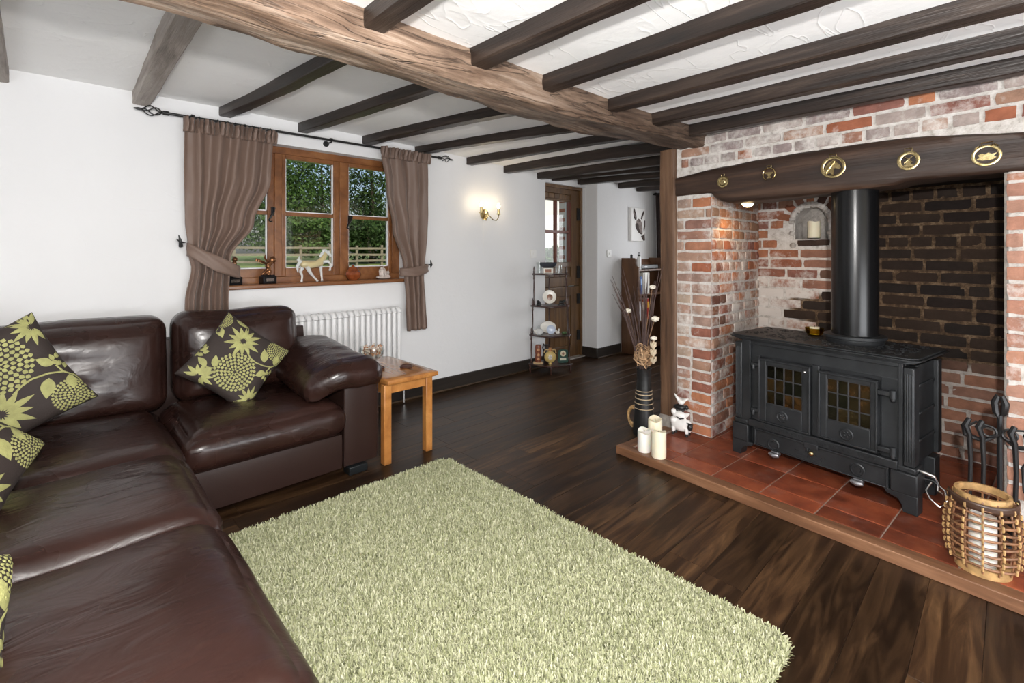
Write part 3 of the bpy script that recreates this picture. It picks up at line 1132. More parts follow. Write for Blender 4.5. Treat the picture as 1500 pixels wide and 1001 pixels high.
# right cheek (hidden from the camera) and the far end of the stack
right_cheek = struct(MB().bx(0, BA - FA, -0.1, 0.0, 0, 1.72).build('wall_right_inner_cheek', M['stone'], loc=fp(FA + 0.01, OB0 - 0.0), rz=-AL))
# back of the recess with an arched niche (s = -b)
NS, NZ0, NZS, NR = -1.08, 1.345, 1.475, 0.105
def in_niche(s, z, m=0.0):
    if z < NZ0 - m or abs(s - NS) > NR + m:
        return False
    if z <= NZS:
        return True
    return (s - NS) ** 2 + (z - NZS) ** 2 < (NR + m) ** 2
def soot(s, z):
    """where a century of smoke has blackened the brick: right of the flue, above the stove, and a lick on the left"""
    b = -s
    n = 0.10 * nz(s * 4, z * 4, 1.0) + 0.05 * nz(s * 13, z * 13)
    right = sm(-b + n, -0.98, -0.86) * sm(z + n, 0.60, 0.70)
    lick = sm(0.93 + n * 1.5 - z, 0.0, 0.06) * sm(1.22 - b + n * 1.5, 0.0, 0.06)
    lick *= sm(z, 0.55, 0.62) if b < 0.75 else 1.0
    return max(right, lick)
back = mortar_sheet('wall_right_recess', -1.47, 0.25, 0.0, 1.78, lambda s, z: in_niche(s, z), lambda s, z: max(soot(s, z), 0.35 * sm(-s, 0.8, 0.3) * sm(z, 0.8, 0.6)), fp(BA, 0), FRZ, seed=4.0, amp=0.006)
def back_col(s, z, r):
    b = -s
    k = soot(s, z)
    c = mixc(r.choice(REDS), (0.2, 0.09, 0.06), 0.35)
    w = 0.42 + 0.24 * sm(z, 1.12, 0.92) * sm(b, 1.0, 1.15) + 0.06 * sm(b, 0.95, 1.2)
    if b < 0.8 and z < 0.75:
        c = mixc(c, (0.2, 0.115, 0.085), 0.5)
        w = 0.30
    c = mixc(c, r.choice([(0.012, 0.010, 0.009), (0.02, 0.015, 0.012), (0.03, 0.02, 0.014)]), 0.97 * k)
    w = w * (1 - k) + 0.10 * k
    return c + (w + r.uniform(-0.05, 0.05),)
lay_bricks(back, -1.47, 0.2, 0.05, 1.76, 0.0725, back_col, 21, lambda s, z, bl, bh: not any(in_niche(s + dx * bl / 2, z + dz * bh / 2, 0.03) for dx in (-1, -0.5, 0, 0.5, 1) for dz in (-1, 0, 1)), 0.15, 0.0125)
# niche lining: floor brick, curved wall and back
nm = MB()
def niche_fn(u, v):
    a = u * (PI + 2 * 0.9) - 0.9
    pts = []
    per = [(NR, NZ0), (NR, NZS)] + [(NR * math.cos(PI * k / 12), NZS + NR * math.sin(PI * k / 12)) for k in range(13)] + [(-NR, NZS), (-NR, NZ0)]
    t = u * (len(per) - 1)
    i = min(int(t), len(per) - 2)
    f = t - i
    x = per[i][0] + (per[i + 1][0] - per[i][0]) * f
    z = per[i][1] + (per[i + 1][1] - per[i][1]) * f
    y = -0.012 + v * 0.16
    j = 0.006 * nz(u * 9, v * 5, 2.0)
    return (NS + x * (1.06 - 0.06 * v) + j, y, z + j)
nm.grid(niche_fn, 34, 8)
nm.bx(NS - NR - 0.02, NS + NR + 0.02, 0.145, 0.16, NZ0 - 0.05, NZS + NR + 0.02)
for i in range(22):        # a rough collar of mortar round the mouth
    a = -0.35 + (PI + 0.7) * i / 21
    rr = NR + 0.018
    z = NZS + rr * math.sin(a) * (1 if math.sin(a) > 0 else 4)
    nm.sph((NS + rr * math.cos(a), -0.008, z), (0.022, 0.012, 0.02), 8, 5)
no = np_mesh('niche_lining', np.array([tuple(p) for p in nm.v]), np.array([f for f in nm.f if len(f) == 4]), M['mortar'], back, np.full(len(nm.v), 0.25))
for p in no.data.polygons:
    p.use_smooth = True
nb_ = link('niche_sill', STR[2], back)
nb_.location = (NS + 0.02, -0.012, NZ0 - 0.022)
nb_.scale = (0.98, 1.6, 0.7)
nb_.color = (0.05, 0.03, 0.022, 0.3)
for k in range(7):          # voussoir bricks over the niche
    a = PI * (k + 0.5) / 7
    o = link('brick', HDR[k % 6], back)
    o.location = (NS + (NR + 0.075) * math.cos(a), -0.002, NZS + (NR + 0.075) * math.sin(a))
    o.rotation_euler = (0, -a, 0)
    o.scale = (0.95, 1, 0.88)
    o.color = mixc(REDS[k % 5], (0.02, 0.015, 0.012), 0.85 if k < 3 else 0.35) + (0.36,)
# smoke-blackened plate closing the flue, and the mass of the stack
struct(MB().bx(0.0, BA - FA + 0.2, OB0 - 0.2, OB1 + 0.2, 1.655, 1.68).build('trim_1', M['soot'], loc=fp(FA + 0.18, 0), rz=-AL))
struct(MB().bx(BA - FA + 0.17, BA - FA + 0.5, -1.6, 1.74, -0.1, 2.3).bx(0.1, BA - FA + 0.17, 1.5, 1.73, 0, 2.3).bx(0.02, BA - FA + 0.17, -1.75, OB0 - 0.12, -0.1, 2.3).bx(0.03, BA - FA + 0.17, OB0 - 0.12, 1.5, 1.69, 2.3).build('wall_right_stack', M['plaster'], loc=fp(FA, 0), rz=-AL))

# ---- oak lintel
def lint_sect(t):
    b = 1.632 - 2.54 * t
    z0 = 1.578 + 0.012 * math.sin(b * 3 + 1) if b < 1.385 else 1.64
    if b < 0.4:
        z0 += 0.012
    if b > 1.30 and b <= 1.385:
        z0 = 1.578 + 0.06 * sm(b, 1.31, 1.385)
    return (-0.022, 0.2, z0, lin_top(b))
lm = timber(2.54, lint_sect, 70, 0.006, 21.0, 3.0, 5)
lintel = lm.build('oak_lintel', M['lintel'], smooth=50, loc=fp(FA, 1.632), rz=FRZ)
tag(lintel, 'dark oak lintel with an arched top over the fireplace', 'lintel')
# ---- post
pm = timber(1.84, lambda t: (-0.058 + 0.006 * math.sin(t * 5), 0.058 + 0.004 * math.sin(t * 7), -0.06, 0.06), 34, 0.006, 9.0, 2.5, 4)
post = pm.build('oak_post', M['post'], smooth=50)
post.matrix_world = T(*fp(FA + 0.03, 1.69, 0.125)) @ RZ(FRZ) @ RY(-PI / 2)
post.rotation_mode = 'XYZ'
tag(post, 'upright oak post at the end of the brick chimney breast', 'post')
ps = MB()
v_, f_ = rounded_box(0.15, 0.15, 0.125, 0.03, 6, lambda p, q: p + Vector((nz(p.x * 30, p.y * 30, p.z * 30), nz(p.y * 30, p.z * 30, 5), nz(p.z * 30, p.x * 30, 9))) * 0.008)
ps.add(v_, f_, T(0, 0, 0.0625))
tag(ps.build('padstone', M['stone'], loc=fp(FA + 0.03, 1.69, 0), rz=FRZ), 'rough grey stone block under the oak post', 'stone')

# ---- tiled hearth with timber nosing
hearth = thing('hearth', 'raised quarry-tile hearth with a timber edge in front of the fire', 'hearth', FO, -AL)
HB0, HB1 = -1.0, 1.706
def nosing(mb_len, loc, rot):
    m_ = timber(mb_len, lambda t: (0.0, 0.07, 0.0, 0.05), 30, 0.0015, 3.0, 4.0, 3)
    o = m_.build('timber_edge', M['nosing'], hearth, smooth=40)
    o.location = loc
    o.rotation_euler.z = rot
    return o
nosing(HB1 - HB0, (0, HB1, 0), -PI / 2)           # runs towards -b, depth towards +a
nosing(0.48, (0.07, HB1 - 0.07, 0), 0.0)
bedm = MB().bx(0.07, BA + 0.02, HB0, HB1 - 0.06, 0.0, 0.0465)
bedm.build('tile_bed', M['grout'], hearth, smooth=None)
tl = MB()
tl.bx(-0.5, 0.5, -0.5, 0.5, -0.5, 0.5)
la = [0.07, 0.195, 0.412, 0.632, 0.852, 1.072, 1.29, BA]
lb0 = 1.37
TB = 0.246
tcache = {}
def tile_mesh(w, d):
    k = (round(w, 3), round(d, 3))
    if k not in tcache:
        mb = MB()
        e = 0.003
        w2, d2 = w / 2, d / 2
        mb.add([(-w2, -d2, 0), (w2, -d2, 0), (w2, d2, 0), (-w2, d2, 0), (-w2, -d2, 0.0035), (w2, -d2, 0.0035), (w2, d2, 0.0035), (-w2, d2, 0.0035),
                (-w2 + e, -d2 + e, 0.005), (w2 - e, -d2 + e, 0.005), (w2 - e, d2 - e, 0.005), (-w2 + e, d2 - e, 0.005)],
               [(8, 9, 10, 11)] + [f for k_ in range(4) for f in ((k_, (k_ + 1) % 4, (k_ + 1) % 4 + 4, k_ + 4), (k_ + 4, (k_ + 1) % 4 + 4, (k_ + 1) % 4 + 8, k_ + 8))])
        tcache[k] = mb.mesh('tile', None)
        tcache[k].materials.append(M['tile'])
    return tcache[k]
for i in range(len(la) - 1):
    a0, a1 = la[i], la[i + 1]
    for j in range(-2, 9):
        b1 = lb0 - TB * j if j > -2 else HB1
        b0 = lb0 - TB * (j + 1)
        if j == -2:
            b0 = lb0 + TB
        b1 = min(b1, HB1 - 0.07)
        if b1 - b0 < 0.03:
            continue
        if a0 >= FA - 0.01 and (b0 > OB1 or b1 < OB0 - 0.1):
            continue
        g = 0.006
        o = link('tile', tile_mesh(a1 - a0 - g, b1 - b0 - g), hearth)
        o.location = ((a0 + a1) / 2, (b0 + b1) / 2, 0.0458)
HZ = 0.0508

# ================================================================== corner sofa
SOFA = thing('corner_sofa', 'large dark brown leather corner sofa with padded arm', 'sofa', (0.3, 2.2, 0))
SO = Vector((0.3, 2.2, 0))
def sofa_part(name, c, s, r, n=14, fn=None, mat='leather', rot=None, smooth=75):
    v_, f_ = rounded_box(s[0], s[1], s[2], r, n, fn)
    mb = MB().add(v_, f_, rot)
    o = mb.build(name, M[mat], SOFA, smooth=smooth)
    o.location = Vector(c) - SO
    return o
def seat_fn(seed, crown=0.035, hx=0.4, hy=0.4, hz=0.1, axis=0, wr=0.006):
    def fn(p, q):
        p = p.copy()
        if q[2] > -0.2:
            k = (1 - min(1, abs(q[0])) ** 3) * (1 - min(1, abs(q[1])) ** 3)
            p.z += crown * k * max(0.0, q[2])
            s, c = (p.x, p.y) if axis == 0 else (p.y, p.x)
            e = max(abs(q[0]), abs(q[1]))
            w = math.sin(c * 26 + 5 * nz(s * 2.2 + seed, c * 2) + seed) * nz(s * 3 + seed * 2, c * 4.5, 2.0)
            p.z += wr * 1.2 * w * sm(e, 0.15, 0.95) * max(0.0, q[2])
            p.z += 0.012 * nz(p.x * 2.4 + seed, p.y * 2.4)
        side = max(abs(q[0]), abs(q[1]))
        if side > 0.9:                       # the piped waist of the cushion
            bul = 0.018 * (1 - q[2] ** 2)
            p.x += bul * (q[0] if abs(q[0]) > 0.9 else 0)
            p.y += bul * (q[1] if abs(q[1]) > 0.9 else 0)
        return p
    return fn
def piping(pts, r, par):
    return MB().tube(pts, r, 6, closed=True).build('piping', M['leather_panel'], par, smooth=60)
def rrect(hx, hy, r, z, n=5):
    out = []
    for cx, cy, a0 in ((hx - r, hy - r, 0), (-hx + r, hy - r, 90), (-hx + r, -hy + r, 180), (hx - r, -hy + r, 270)):
        for k in range(n + 1):
            a = R(a0 + 90 * k / n)
            out.append((cx + r * math.cos(a), cy + r * math.sin(a), z))
    return out

# bases
sofa_part('base', (0.815, 3.005, 0.135), (0.72, 0.82, 0.20), 0.015, 4, mat='leather_panel', smooth=40)
sofa_part('base', (-0.12, 2.16, 0.135), (0.97, 2.44, 0.20), 0.03, 4, mat='leather_panel', smooth=40)
# seats: right, corner, middle, near
seats = [((0.800, 2.915, 0.318), (0.745, 0.715, 0.19), 1.3, 0.040, 1, 0.07),
         ((0.000, 2.845, 0.322), (0.80, 0.83, 0.195), 2.9, 0.022, 0, 0.08),
         ((-0.005, 2.085, 0.330), (0.79, 0.675, 0.20), 4.4, 0.030, 0, 0.085),
         ((-0.010, 1.325, 0.335), (0.78, 0.835, 0.205), 6.1, 0.034, 0, 0.09)]
for c, s, seed, crown, ax, rr in seats:
    o = sofa_part('seat_cushion', c, s, rr, 26, seat_fn(seed, crown, axis=ax, wr=0.007))
    piping(rrect(s[0] / 2 + 0.012, s[1] / 2 + 0.012, rr, 0.028), 0.0042, o)
# backs
def back_fn(seed, lean, bulge=0.05, axis='y'):
    def fn(p, q):
        p = p.copy()
        k = (1 - min(1, abs(q[0])) ** 4) * (1 - min(1, abs(q[2])) ** 4)
        w = math.sin(p.x * 30 + 6 * nz(p.z * 3 + seed, p.x * 2) + seed) * nz(p.x * 3.5 + seed, p.z * 5, 4.0)
        v = math.sin(p.z * 34 + 5 * nz(p.x * 3 + seed, p.z * 3)) * nz(p.x * 4, p.z * 4 + seed)
        if q[1] < 0:
            p.y -= bulge * k + 0.016 * w * sm(-q[2], -0.9, 0.9) + 0.012 * v
        p.z += 0.012 * nz(p.x * 4 + seed, p.y * 3) * (1 if q[2] > 0 else 0)
        p.y += lean * (p.z + 0.25)
        return p
    return fn
sofa_part('back_cushion', (0.815, 3.255, 0.66), (0.675, 0.21, 0.50), 0.085, 24, back_fn(1.7, 0.10, 0.06))
sofa_part('back_cushion', (0.015, 3.270, 0.645), (0.885, 0.20, 0.52), 0.085, 24, back_fn(5.2, 0.12, 0.05))
for k, (yc, L) in enumerate(((2.52, 0.70), (1.76, 0.74), (1.24, 0.62))):
    sofa_part('back_cushion', (-0.485, yc, 0.64), (L, 0.20, 0.50), 0.085, 16, back_fn(7.7 + k, 0.12, 0.05), rot=RZ(PI / 2))
sofa_part('back_frame', (0.32, 3.395, 0.40), (1.86, 0.09, 0.72), 0.03, 4, mat='leather_panel', smooth=40)
sofa_part('back_frame', (-0.64, 2.18, 0.40), (0.10, 2.46, 0.72), 0.03, 4, mat='leather_panel', smooth=40)
# arm
sofa_part('arm', (1.277, 2.995, 0.275), (0.205, 0.83, 0.46), 0.016, 5, mat='leather_panel', smooth=40)
def arm_fn(p, q):
    p = p.copy()
    w = math.sin(p.y * 40 + 4 * nz(p.x * 6, p.y * 3)) * nz(p.x * 5, p.y * 4, 7.0)
    v = math.sin(p.y * 95 + 3 * nz(p.x * 9, p.y * 8)) * sm(-q[1], 0.2, 1.0)
    if q[2] > 0:
        p.z += 0.008 * w * q[2] + 0.03 * (1 - q[0] ** 2) * (1 - q[1] ** 2)
    if q[1] < -0.6:
        p.x += 0.004 * v
        p.z += 0.004 * v
    p.z += -0.055 * sm(-q[0], 0.0, 1.0) - 0.02 * sm(q[0], 0.55, 1.0)
    p.z += 0.045 * sm(q[1], -0.6, 0.9)
    p.z += 0.012 * nz(p.x * 6, p.y * 5)
    p.y += 0.05 * sm(-q[1], 0.6, 1.0) * sm(-q[0], 0.1, 1.0)
    return p
ap = sofa_part('arm_pad', (1.195, 2.965, 0.555), (0.435, 0.85, 0.155), 0.072, 26, arm_fn)
MB().bx(-0.055, 0.055, -0.04, 0.04, 0, 0.045).build('foot', M['black_plastic'], SOFA, bevel=0.004).location = Vector((1.25, 2.60, 0)) - SO
for x, y in ((1.25, 3.35), (0.30, 1.0), (-0.5, 1.0), (-0.5, 3.35)):
    MB().bx(-0.05, 0.05, -0.04, 0.04, 0, 0.045).build('foot', M['black_plastic'], SOFA, bevel=0.004).location = Vector((x, y, 0)) - SO
MB().tube([(1.176, 2.583, 0.05), (1.176, 2.583, 0.49)], 0.004, 6).build('piping', M['leather_panel'], SOFA).location = -SO
MB().tube([(1.379, 2.583, 0.05), (1.379, 2.583, 0.5)], 0.004, 6).build('piping', M['leather_panel'], SOFA).location = -SO

# ================================================================== scatter cushions with a flocked flower print
def petal(cx, cy, ang, L, W, n=7):
    """leaf-shaped petal whose root is at (cx, cy)"""
    pts = []
    ca, sa = math.cos(ang), math.sin(ang)
    for side in (1, -1):
        rng = range(0, n + 1) if side > 0 else range(n - 1, 0, -1)
        for k in rng:
            t = k / n
            w = W * math.sin(PI * t ** 0.8) * 0.5 * side
            x = L * t
            pts.append((cx + x * ca - w * sa, cy + x * sa + w * ca))
    return pts
def flower_shapes():
    S = []
    def mum(cx, cy, r):
        for ring, (rr, n, L, W) in enumerate(((0.06, 7, 0.16, 0.07), (0.20, 12, 0.17, 0.10), (0.37, 17, 0.17, 0.115), (0.54, 22, 0.17, 0.125), (0.71, 27, 0.17, 0.125), (0.86, 30, 0.15, 0.125))):
            for k in range(n):
                a = 2 * PI * (k + 0.5 * (ring % 2)) / n
                S.append(petal(cx + r * rr * math.cos(a), cy + r * rr * math.sin(a), a, L * r, W * r * 1.25, 4))
    def daisy(cx, cy, r, n=13):
        for k in range(n):
            a = 2 * PI * k / n + 0.2
            S.append(petal(cx + r * 0.12 * math.cos(a), cy + r * 0.12 * math.sin(a), a, r * (0.92 if k % 2 else 0.74), r * 0.235, 5))
    def rose(cx, cy, r):
        for k in range(9):
            a = k * 2.4
            S.append(petal(cx + r * 0.16 * math.sqrt(k) * math.cos(a), cy + r * 0.16 * math.sqrt(k) * math.sin(a), a + 1.2, r * 0.55, r * 0.38, 5))
    def leafp(cx, cy, a, L, W):
        S.append(petal(cx, cy, a, L, W, 7))
    def stem(pts, w=0.012):
        for (x0, y0), (x1, y1) in zip(pts, pts[1:]):
            d = math.hypot(x1 - x0, y1 - y0)
            nx, ny = -(y1 - y0) / d * w, (x1 - x0) / d * w
            S.append([(x0 + nx, y0 + ny), (x0 - nx, y0 - ny), (x1 - nx, y1 - ny), (x1 + nx, y1 + ny)])
    mum(0.22, -0.12, 0.37)
    daisy(-0.34, 0.12, 0.34)
    mum(-0.02, 0.74, 0.24)
    daisy(0.80, 0.06, 0.27, 13)
    daisy(0.16, -0.70, 0.28, 13)
    rose(-0.36, -0.62, 0.2)
    rose(0.45, 0.48, 0.17)
    mum(-0.86, -0.14, 0.18)
    stem([(0.20, 0.80), (0.27, 0.68), (0.28, 0.55), (0.22, 0.40), (0.12, 0.26), (0.02, 0.19), (-0.10, 0.15)])
    stem([(0.28, 0.55), (0.35, 0.45)])
    leafp(0.26, 0.62, 2.7, 0.22, 0.12)
    leafp(0.16, 0.42, 2.95, 0.28, 0.15)
    leafp(0.35, 0.42, -1.45, 0.2, 0.12)
    stem([(0.08, -0.42), (0.05, -0.52), (-0.02, -0.60)])
    leafp(0.06, -0.44, 2.9, 0.24, 0.12)
    leafp(0.06, -0.48, -1.2, 0.24, 0.13)
    leafp(0.0, -0.56, 3.6, 0.24, 0.11)
    stem([(0.38, -0.58), (0.46, -0.66), (0.55, -0.68), (0.62, -0.58), (0.68, -0.45)])
    leafp(0.58, -0.64, 1.9, 0.2, 0.1)
    leafp(0.66, -0.5, 1.3, 0.28, 0.12)
    stem([(-0.75, -0.3), (-0.66, -0.42), (-0.6, -0.52)])
    leafp(-0.72, -0.26, 0.1, 0.24, 0.14)
    leafp(-0.80, 0.1, 0.75, 0.28, 0.1)
    return S
FLOWERS = flower_shapes()
def pillow(label, half, thick, mw, flip=1.0, rot=0.0, name='scatter_cushion'):
    """square cushion; local Y- is its face"""
    def prof(u, v):
        u, v = max(-1, min(1, u)), max(-1, min(1, v))
        return thick * ((1 - u ** 4) * (1 - v ** 4)) ** 0.42
    def surf(u, v, side, off=0.0):
        pin = 1 - 0.06 * (1 - abs(u) ** 2) * abs(v) ** 3
        pin2 = 1 - 0.06 * (1 - abs(v) ** 2) * abs(u) ** 3
        x = half * u * pin2 * (0.97 + 0.03 * abs(v))
        z = half * v * pin * (0.97 + 0.03 * abs(u))
        wob = 0.006 * nz(u * 2.2 + thick * 50, v * 2.2, half)
        t = prof(u, v)
        return Vector((x, side * (t + off) + wob * min(1, t * 30), z))
    t_ = thing(name, label, 'cushion', group=None)
    mb = MB()
    def wv(t):
        t = 2 * t - 1
        return math.copysign(1 - (1 - abs(t)) ** 1.6, t)
    mb.grid(lambda a, b: surf(wv(a), wv(b), -1), 28, 28)
    mb.grid(lambda a, b: surf(wv(a), wv(b), 1), 20, 20)
    mb.build('cover', M['cushion'], t_, smooth=70)
    pr = MB()
    c45 = math.cos(PI / 4 + rot)
    s45 = math.sin(PI / 4 + rot)
    kk = math.sqrt(2)
    for poly in FLOWERS:
        uv = []
        for (X_, Y_) in poly:
            X_ *= flip
            u = (X_ * c45 + Y_ * s45) * kk
            v = (-X_ * s45 + Y_ * c45) * kk
            uv.append((u, v))
        mu = sum(p[0] for p in uv) / len(uv)
        mv = sum(p[1] for p in uv) / len(uv)
        if abs(mu) > 0.985 or abs(mv) > 0.985:
            continue
        lim = 0.985
        P = [surf(max(-lim, min(lim, u)), max(-lim, min(lim, v)), -1, 0.0012) for u, v in uv]
        C = surf(max(-lim, min(lim, mu)), max(-lim, min(lim, mv)), -1, 0.0026)
        n = len(P)
        pr.add([C] + P, [(0, 1 + k, 1 + (k + 1) % n) for k in range(n)])
    me = bpy.data.meshes.new('flower_print')
    me.from_pydata([tuple(p) for p in pr.v], [], pr.f)
    me.materials.append(M['cushion_green'])
    link('flower_print', me, t_)['kind'] = 'stuff'
    t_.matrix_world = mw
    return t_
D45 = PI / 4
pillow('brown cushion with green flowers propped on the seat beside the padded arm', 0.205, 0.062, T(0.735, 2.985, 0.645) @ RZ(0.03) @ RX(-0.36) @ RY(D45 - 0.05), 1.0)
pillow('brown cushion with green flowers leaning against the creased corner backrest', 0.235, 0.065, T(-0.165, 2.93, 0.685) @ RZ(0.10) @ RX(-0.30) @ RY(D45 + 0.32), -1.0)
pillow('brown cushion with green flowers slumped on the middle seat of the sofa', 0.22, 0.062, T(-0.25, 2.16, 0.61) @ RZ(0.8) @ RX(-0.42) @ RY(D45 + 0.12), -1.0)
pillow('brown cushion with green flowers lying on the end seat of the sofa', 0.22, 0.062, T(-0.235, 1.27, 0.555) @ RZ(0.95) @ RX(-0.62) @ RY(D45 - 0.1), 1.0)

# ================================================================== shaggy rug
RX0, RX1, RY0, RY1 = 0.50, 1.69, 0.47, 2.33
rug = thing('shag_rug', 'shaggy pale green rug on the dark floorboards', 'rug', ((RX0 + RX1) / 2, (RY0 + RY1) / 2, 0))
rw, rl = RX1 - RX0, RY1 - RY0
bv, bf = rounded_box(rw - 0.02, rl - 0.02, 0.016, 0.006, 3)
MB().add(bv, bf, T(0, 0, 0.0085)).build('backing', M['rug_base'], rug)
g_ = np.random.default_rng(4)
N = 200000
px = g_.uniform(-rw / 2, rw / 2, N)
py = g_.uniform(-rl / 2, rl / 2, N)
cr = 0.07                       # rounded corners
dx = np.maximum(np.abs(px) - (rw / 2 - cr), 0)
dy = np.maximum(np.abs(py) - (rl / 2 - cr), 0)
keep = dx * dx + dy * dy < cr * cr
px, py = px[keep], py[keep]
N = len(px)
L_ = g_.uniform(0.020, 0.033, N)
az = g_.uniform(0, 2 * np.pi, N)
lean = g_.uniform(0.1, 1.35, N)
wd = g_.uniform(0.0014, 0.0026, N)
twist = az + np.pi / 2 + g_.normal(0, 0.5, N)
base = np.stack([px, py, np.full(N, 0.012)], 1)
d1 = np.stack([np.cos(az) * np.sin(lean * 0.5), np.sin(az) * np.sin(lean * 0.5), np.cos(lean * 0.5)], 1)
d2 = np.stack([np.cos(az) * np.sin(lean), np.sin(az) * np.sin(lean), np.cos(lean)], 1)
sd = np.stack([np.cos(twist), np.sin(twist), np.zeros(N)], 1) * wd[:, None]
mid = base + d1 * (L_ * 0.55)[:, None]
tip = mid + d2 * (L_ * 0.45)[:, None]
V_ = np.stack([base - sd, base + sd, mid - sd * 1.1, mid + sd * 1.1, tip - sd * 0.6, tip + sd * 0.6], 1).reshape(-1, 3)
i0 = np.arange(N) * 6
F_ = np.concatenate([np.stack([i0, i0 + 1, i0 + 3, i0 + 2], 1), np.stack([i0 + 2, i0 + 3, i0 + 5, i0 + 4], 1)])
tn = np.clip(g_.normal(0.55, 0.25, N), 0, 1)
pile = np_mesh('pile', V_, F_, M['rug'], rug, np.repeat(tn, 6))
pile['kind'] = 'stuff'

# ================================================================== curtains and pole
CY = 3.475
def curtain(name, label, zt, zb, edges, folds, seed, tie):
    """edges: list of (z, x_left, x_right) from top to bottom"""
    t_ = thing(name, label, 'curtain', (0, 0, 0))
    def lerp(z):
        for (z0, a0, b0), (z1, a1, b1) in zip(edges, edges[1:]):
            if z1 <= z <= z0:
                k = (z0 - z) / (z0 - z1)
                k = k * k * (3 - 2 * k)
                return a0 + (a1 - a0) * k, b0 + (b1 - b0) * k
        return edges[-1][1], edges[-1][2]
    def fn(u, v):
        z = zt + (zb - zt) * v
        a, b = lerp(z)
        x = a + (b - a) * u
        wfull = edges[0][2] - edges[0][1]
        amp = 0.019 + 0.010 * (1 - (b - a) / wfull)
        ph = folds * 2 * PI * u + 3.2 * nz(u * 3 + seed, z * 0.8) + seed
        fade = sm(v, 0.0, 0.05)
        y = CY + amp * (math.sin(ph) + 0.22 * math.sin(2.1 * ph + seed + 2 * nz(u * 2, z * 1.5))) * (0.5 + 0.5 * fade) + 0.010 * nz(u * 7 + seed, z * 5)
        y += 0.006 * math.sin(z * 38 + 6 * u) * nz(u * 5, z * 4 + seed) 
        return (x, y, z)
    fab = MB().grid(fn, 110, 60).build('fabric', M['curtain'], t_, smooth=80, solid=0.003)
    # ruffled heading
    a, b = edges[0][1], edges[0][2]
    def hd(u, v):
        x = a - 0.012 + (b - a + 0.03) * u
        z = zt - 0.055 + 0.085 * v
        ph = folds * 4.2 * 2 * PI * u + seed + 2 * nz(u * 6 + seed, v)
        y = CY - 0.012 + (0.010 + 0.016 * v) * math.sin(ph) - 0.012 * v
        return (x + 0.006 * math.sin(ph * 1.7), y, z + 0.012 * nz(u * 14 + seed, v * 2) * v)
    MB().grid(hd, 120, 7).build('heading', M['curtain'], t_, smooth=80, solid=0.003)
    # tieback band round the gathers
    (xa, za), (xb, zb_), w = tie
    pts_f = []
    tb = MB()
    def band(u, v):
        ang = 2 * PI * u
        cx_, cz_ = (xa + xb) / 2, (za + zb_) / 2
        c = math.cos(ang)
        x = cx_ + (xb - xa) / 2 * c
        z = cz_ + (zb_ - za) / 2 * c + (v - 0.5) * w * (1 - 0.25 * abs(c)) - 0.012 * (1 - c * c)
        y = CY - 0.002 - 0.052 * math.sin(ang) + 0.004 * math.sin(v * 9 + c * 4)
        return (x, y, z)
    tb.grid(band, 48, 6, True)
    tb.build('tieback', M['curtain'], t_, smooth=80, solid=0.004)
    return t_
cl = curtain('curtain', 'wide brown curtain tied back to the wall beside the leather sofa', 2.045, 0.62,
        [(2.05, 0.575, 1.075), (1.75, 0.572, 1.06), (1.45, 0.580, 0.955), (1.22, 0.600, 0.82), (1.17, 0.612, 0.812), (0.95, 0.578, 0.805), (0.6, 0.55, 0.82)], 4.6, 1.0,
        ((0.585, 1.275), (0.875, 1.125), 0.105))
crn = curtain('curtain', 'narrow brown curtain with a gathered tieback hanging over the white radiator end', 2.07, 0.60,
        [(2.08, 1.89, 2.325), (1.75, 1.935, 2.33), (1.45, 1.99, 2.325), (1.15, 2.085, 2.30), (1.09, 2.10, 2.298), (0.85, 2.115, 2.31), (0.60, 2.125, 2.325)], 3.6, 3.3,
        ((2.055, 1.095), (2.325, 1.125), 0.085))
# wall hooks for the tiebacks
MB().cyl((0.575, 3.57, 1.30), (0.555, 3.47, 1.305), 0.006, 8).tube([(0.555, 3.47, 1.29), (0.548, 3.45, 1.33), (0.54, 3.45, 1.36)], [0.012, 0.007, 0.002], 8).tube([(0.575, 3.45, 1.315), (0.553, 3.455, 1.315), (0.53, 3.46, 1.335)], [0.002, 0.008, 0.002], 8).build('hook', M['iron'], cl)
MB().cyl((2.335, 3.57, 1.15), (2.345, 3.46, 1.15), 0.006, 8).tube([(2.345, 3.46, 1.125), (2.348, 3.45, 1.15), (2.345, 3.46, 1.19)], [0.003, 0.010, 0.003], 8).build('hook', M['iron'], crn)

pole = thing('curtain_pole', 'black iron curtain pole with twisted cage finials above the window', 'curtain pole', (1.45, CY, 2.083))
PZ = 2.083
MB().cyl((-0.955, 0, 0), (0.985, 0, 0.006), 0.0085, 10).build('rod', M['iron'], pole)
for sx, x0, z0 in ((-1, -0.955, 0.0), (1, 0.985, 0.006)):
    fm = MB()
    fm.cyl((x0, 0, z0), (x0 + sx * 0.03, 0, z0), 0.013, 10)
    for k in range(4):
        fm.tube([(x0 + sx * (0.03 + 0.10 * t / 10), 0.03 * math.sin(PI * t / 10) * math.cos(k * PI / 2 + 2.6 * t / 10), z0 + 0.03 * math.sin(PI * t / 10) * math.sin(k * PI / 2 + 2.6 * t / 10)) for t in range(11)], 0.0035, 6)
    fm.tube([(x0 + sx * 0.128, 0, z0), (x0 + sx * 0.145, 0, z0), (x0 + sx * 0.165, 0, z0)], [0.007, 0.008, 0.003], 8)
    fm.build('finial', M['iron'], pole)
for x in (-0.835, 0.03, 0.90):
    MB().cyl((x, 0.09, -0.01), (x, 0.0, -0.012), 0.006, 8).cyl((x, 0.095, -0.01), (x, 0.088, -0.01), 0.022, 14).tube([(x, 0, -0.015), (x, -0.013, -0.004), (x, -0.012, 0.012)], 0.005, 6).bx(x - 0.009, x + 0.009, -0.012, 0.012, 0.006, 0.016).build('bracket', M['iron'], pole)
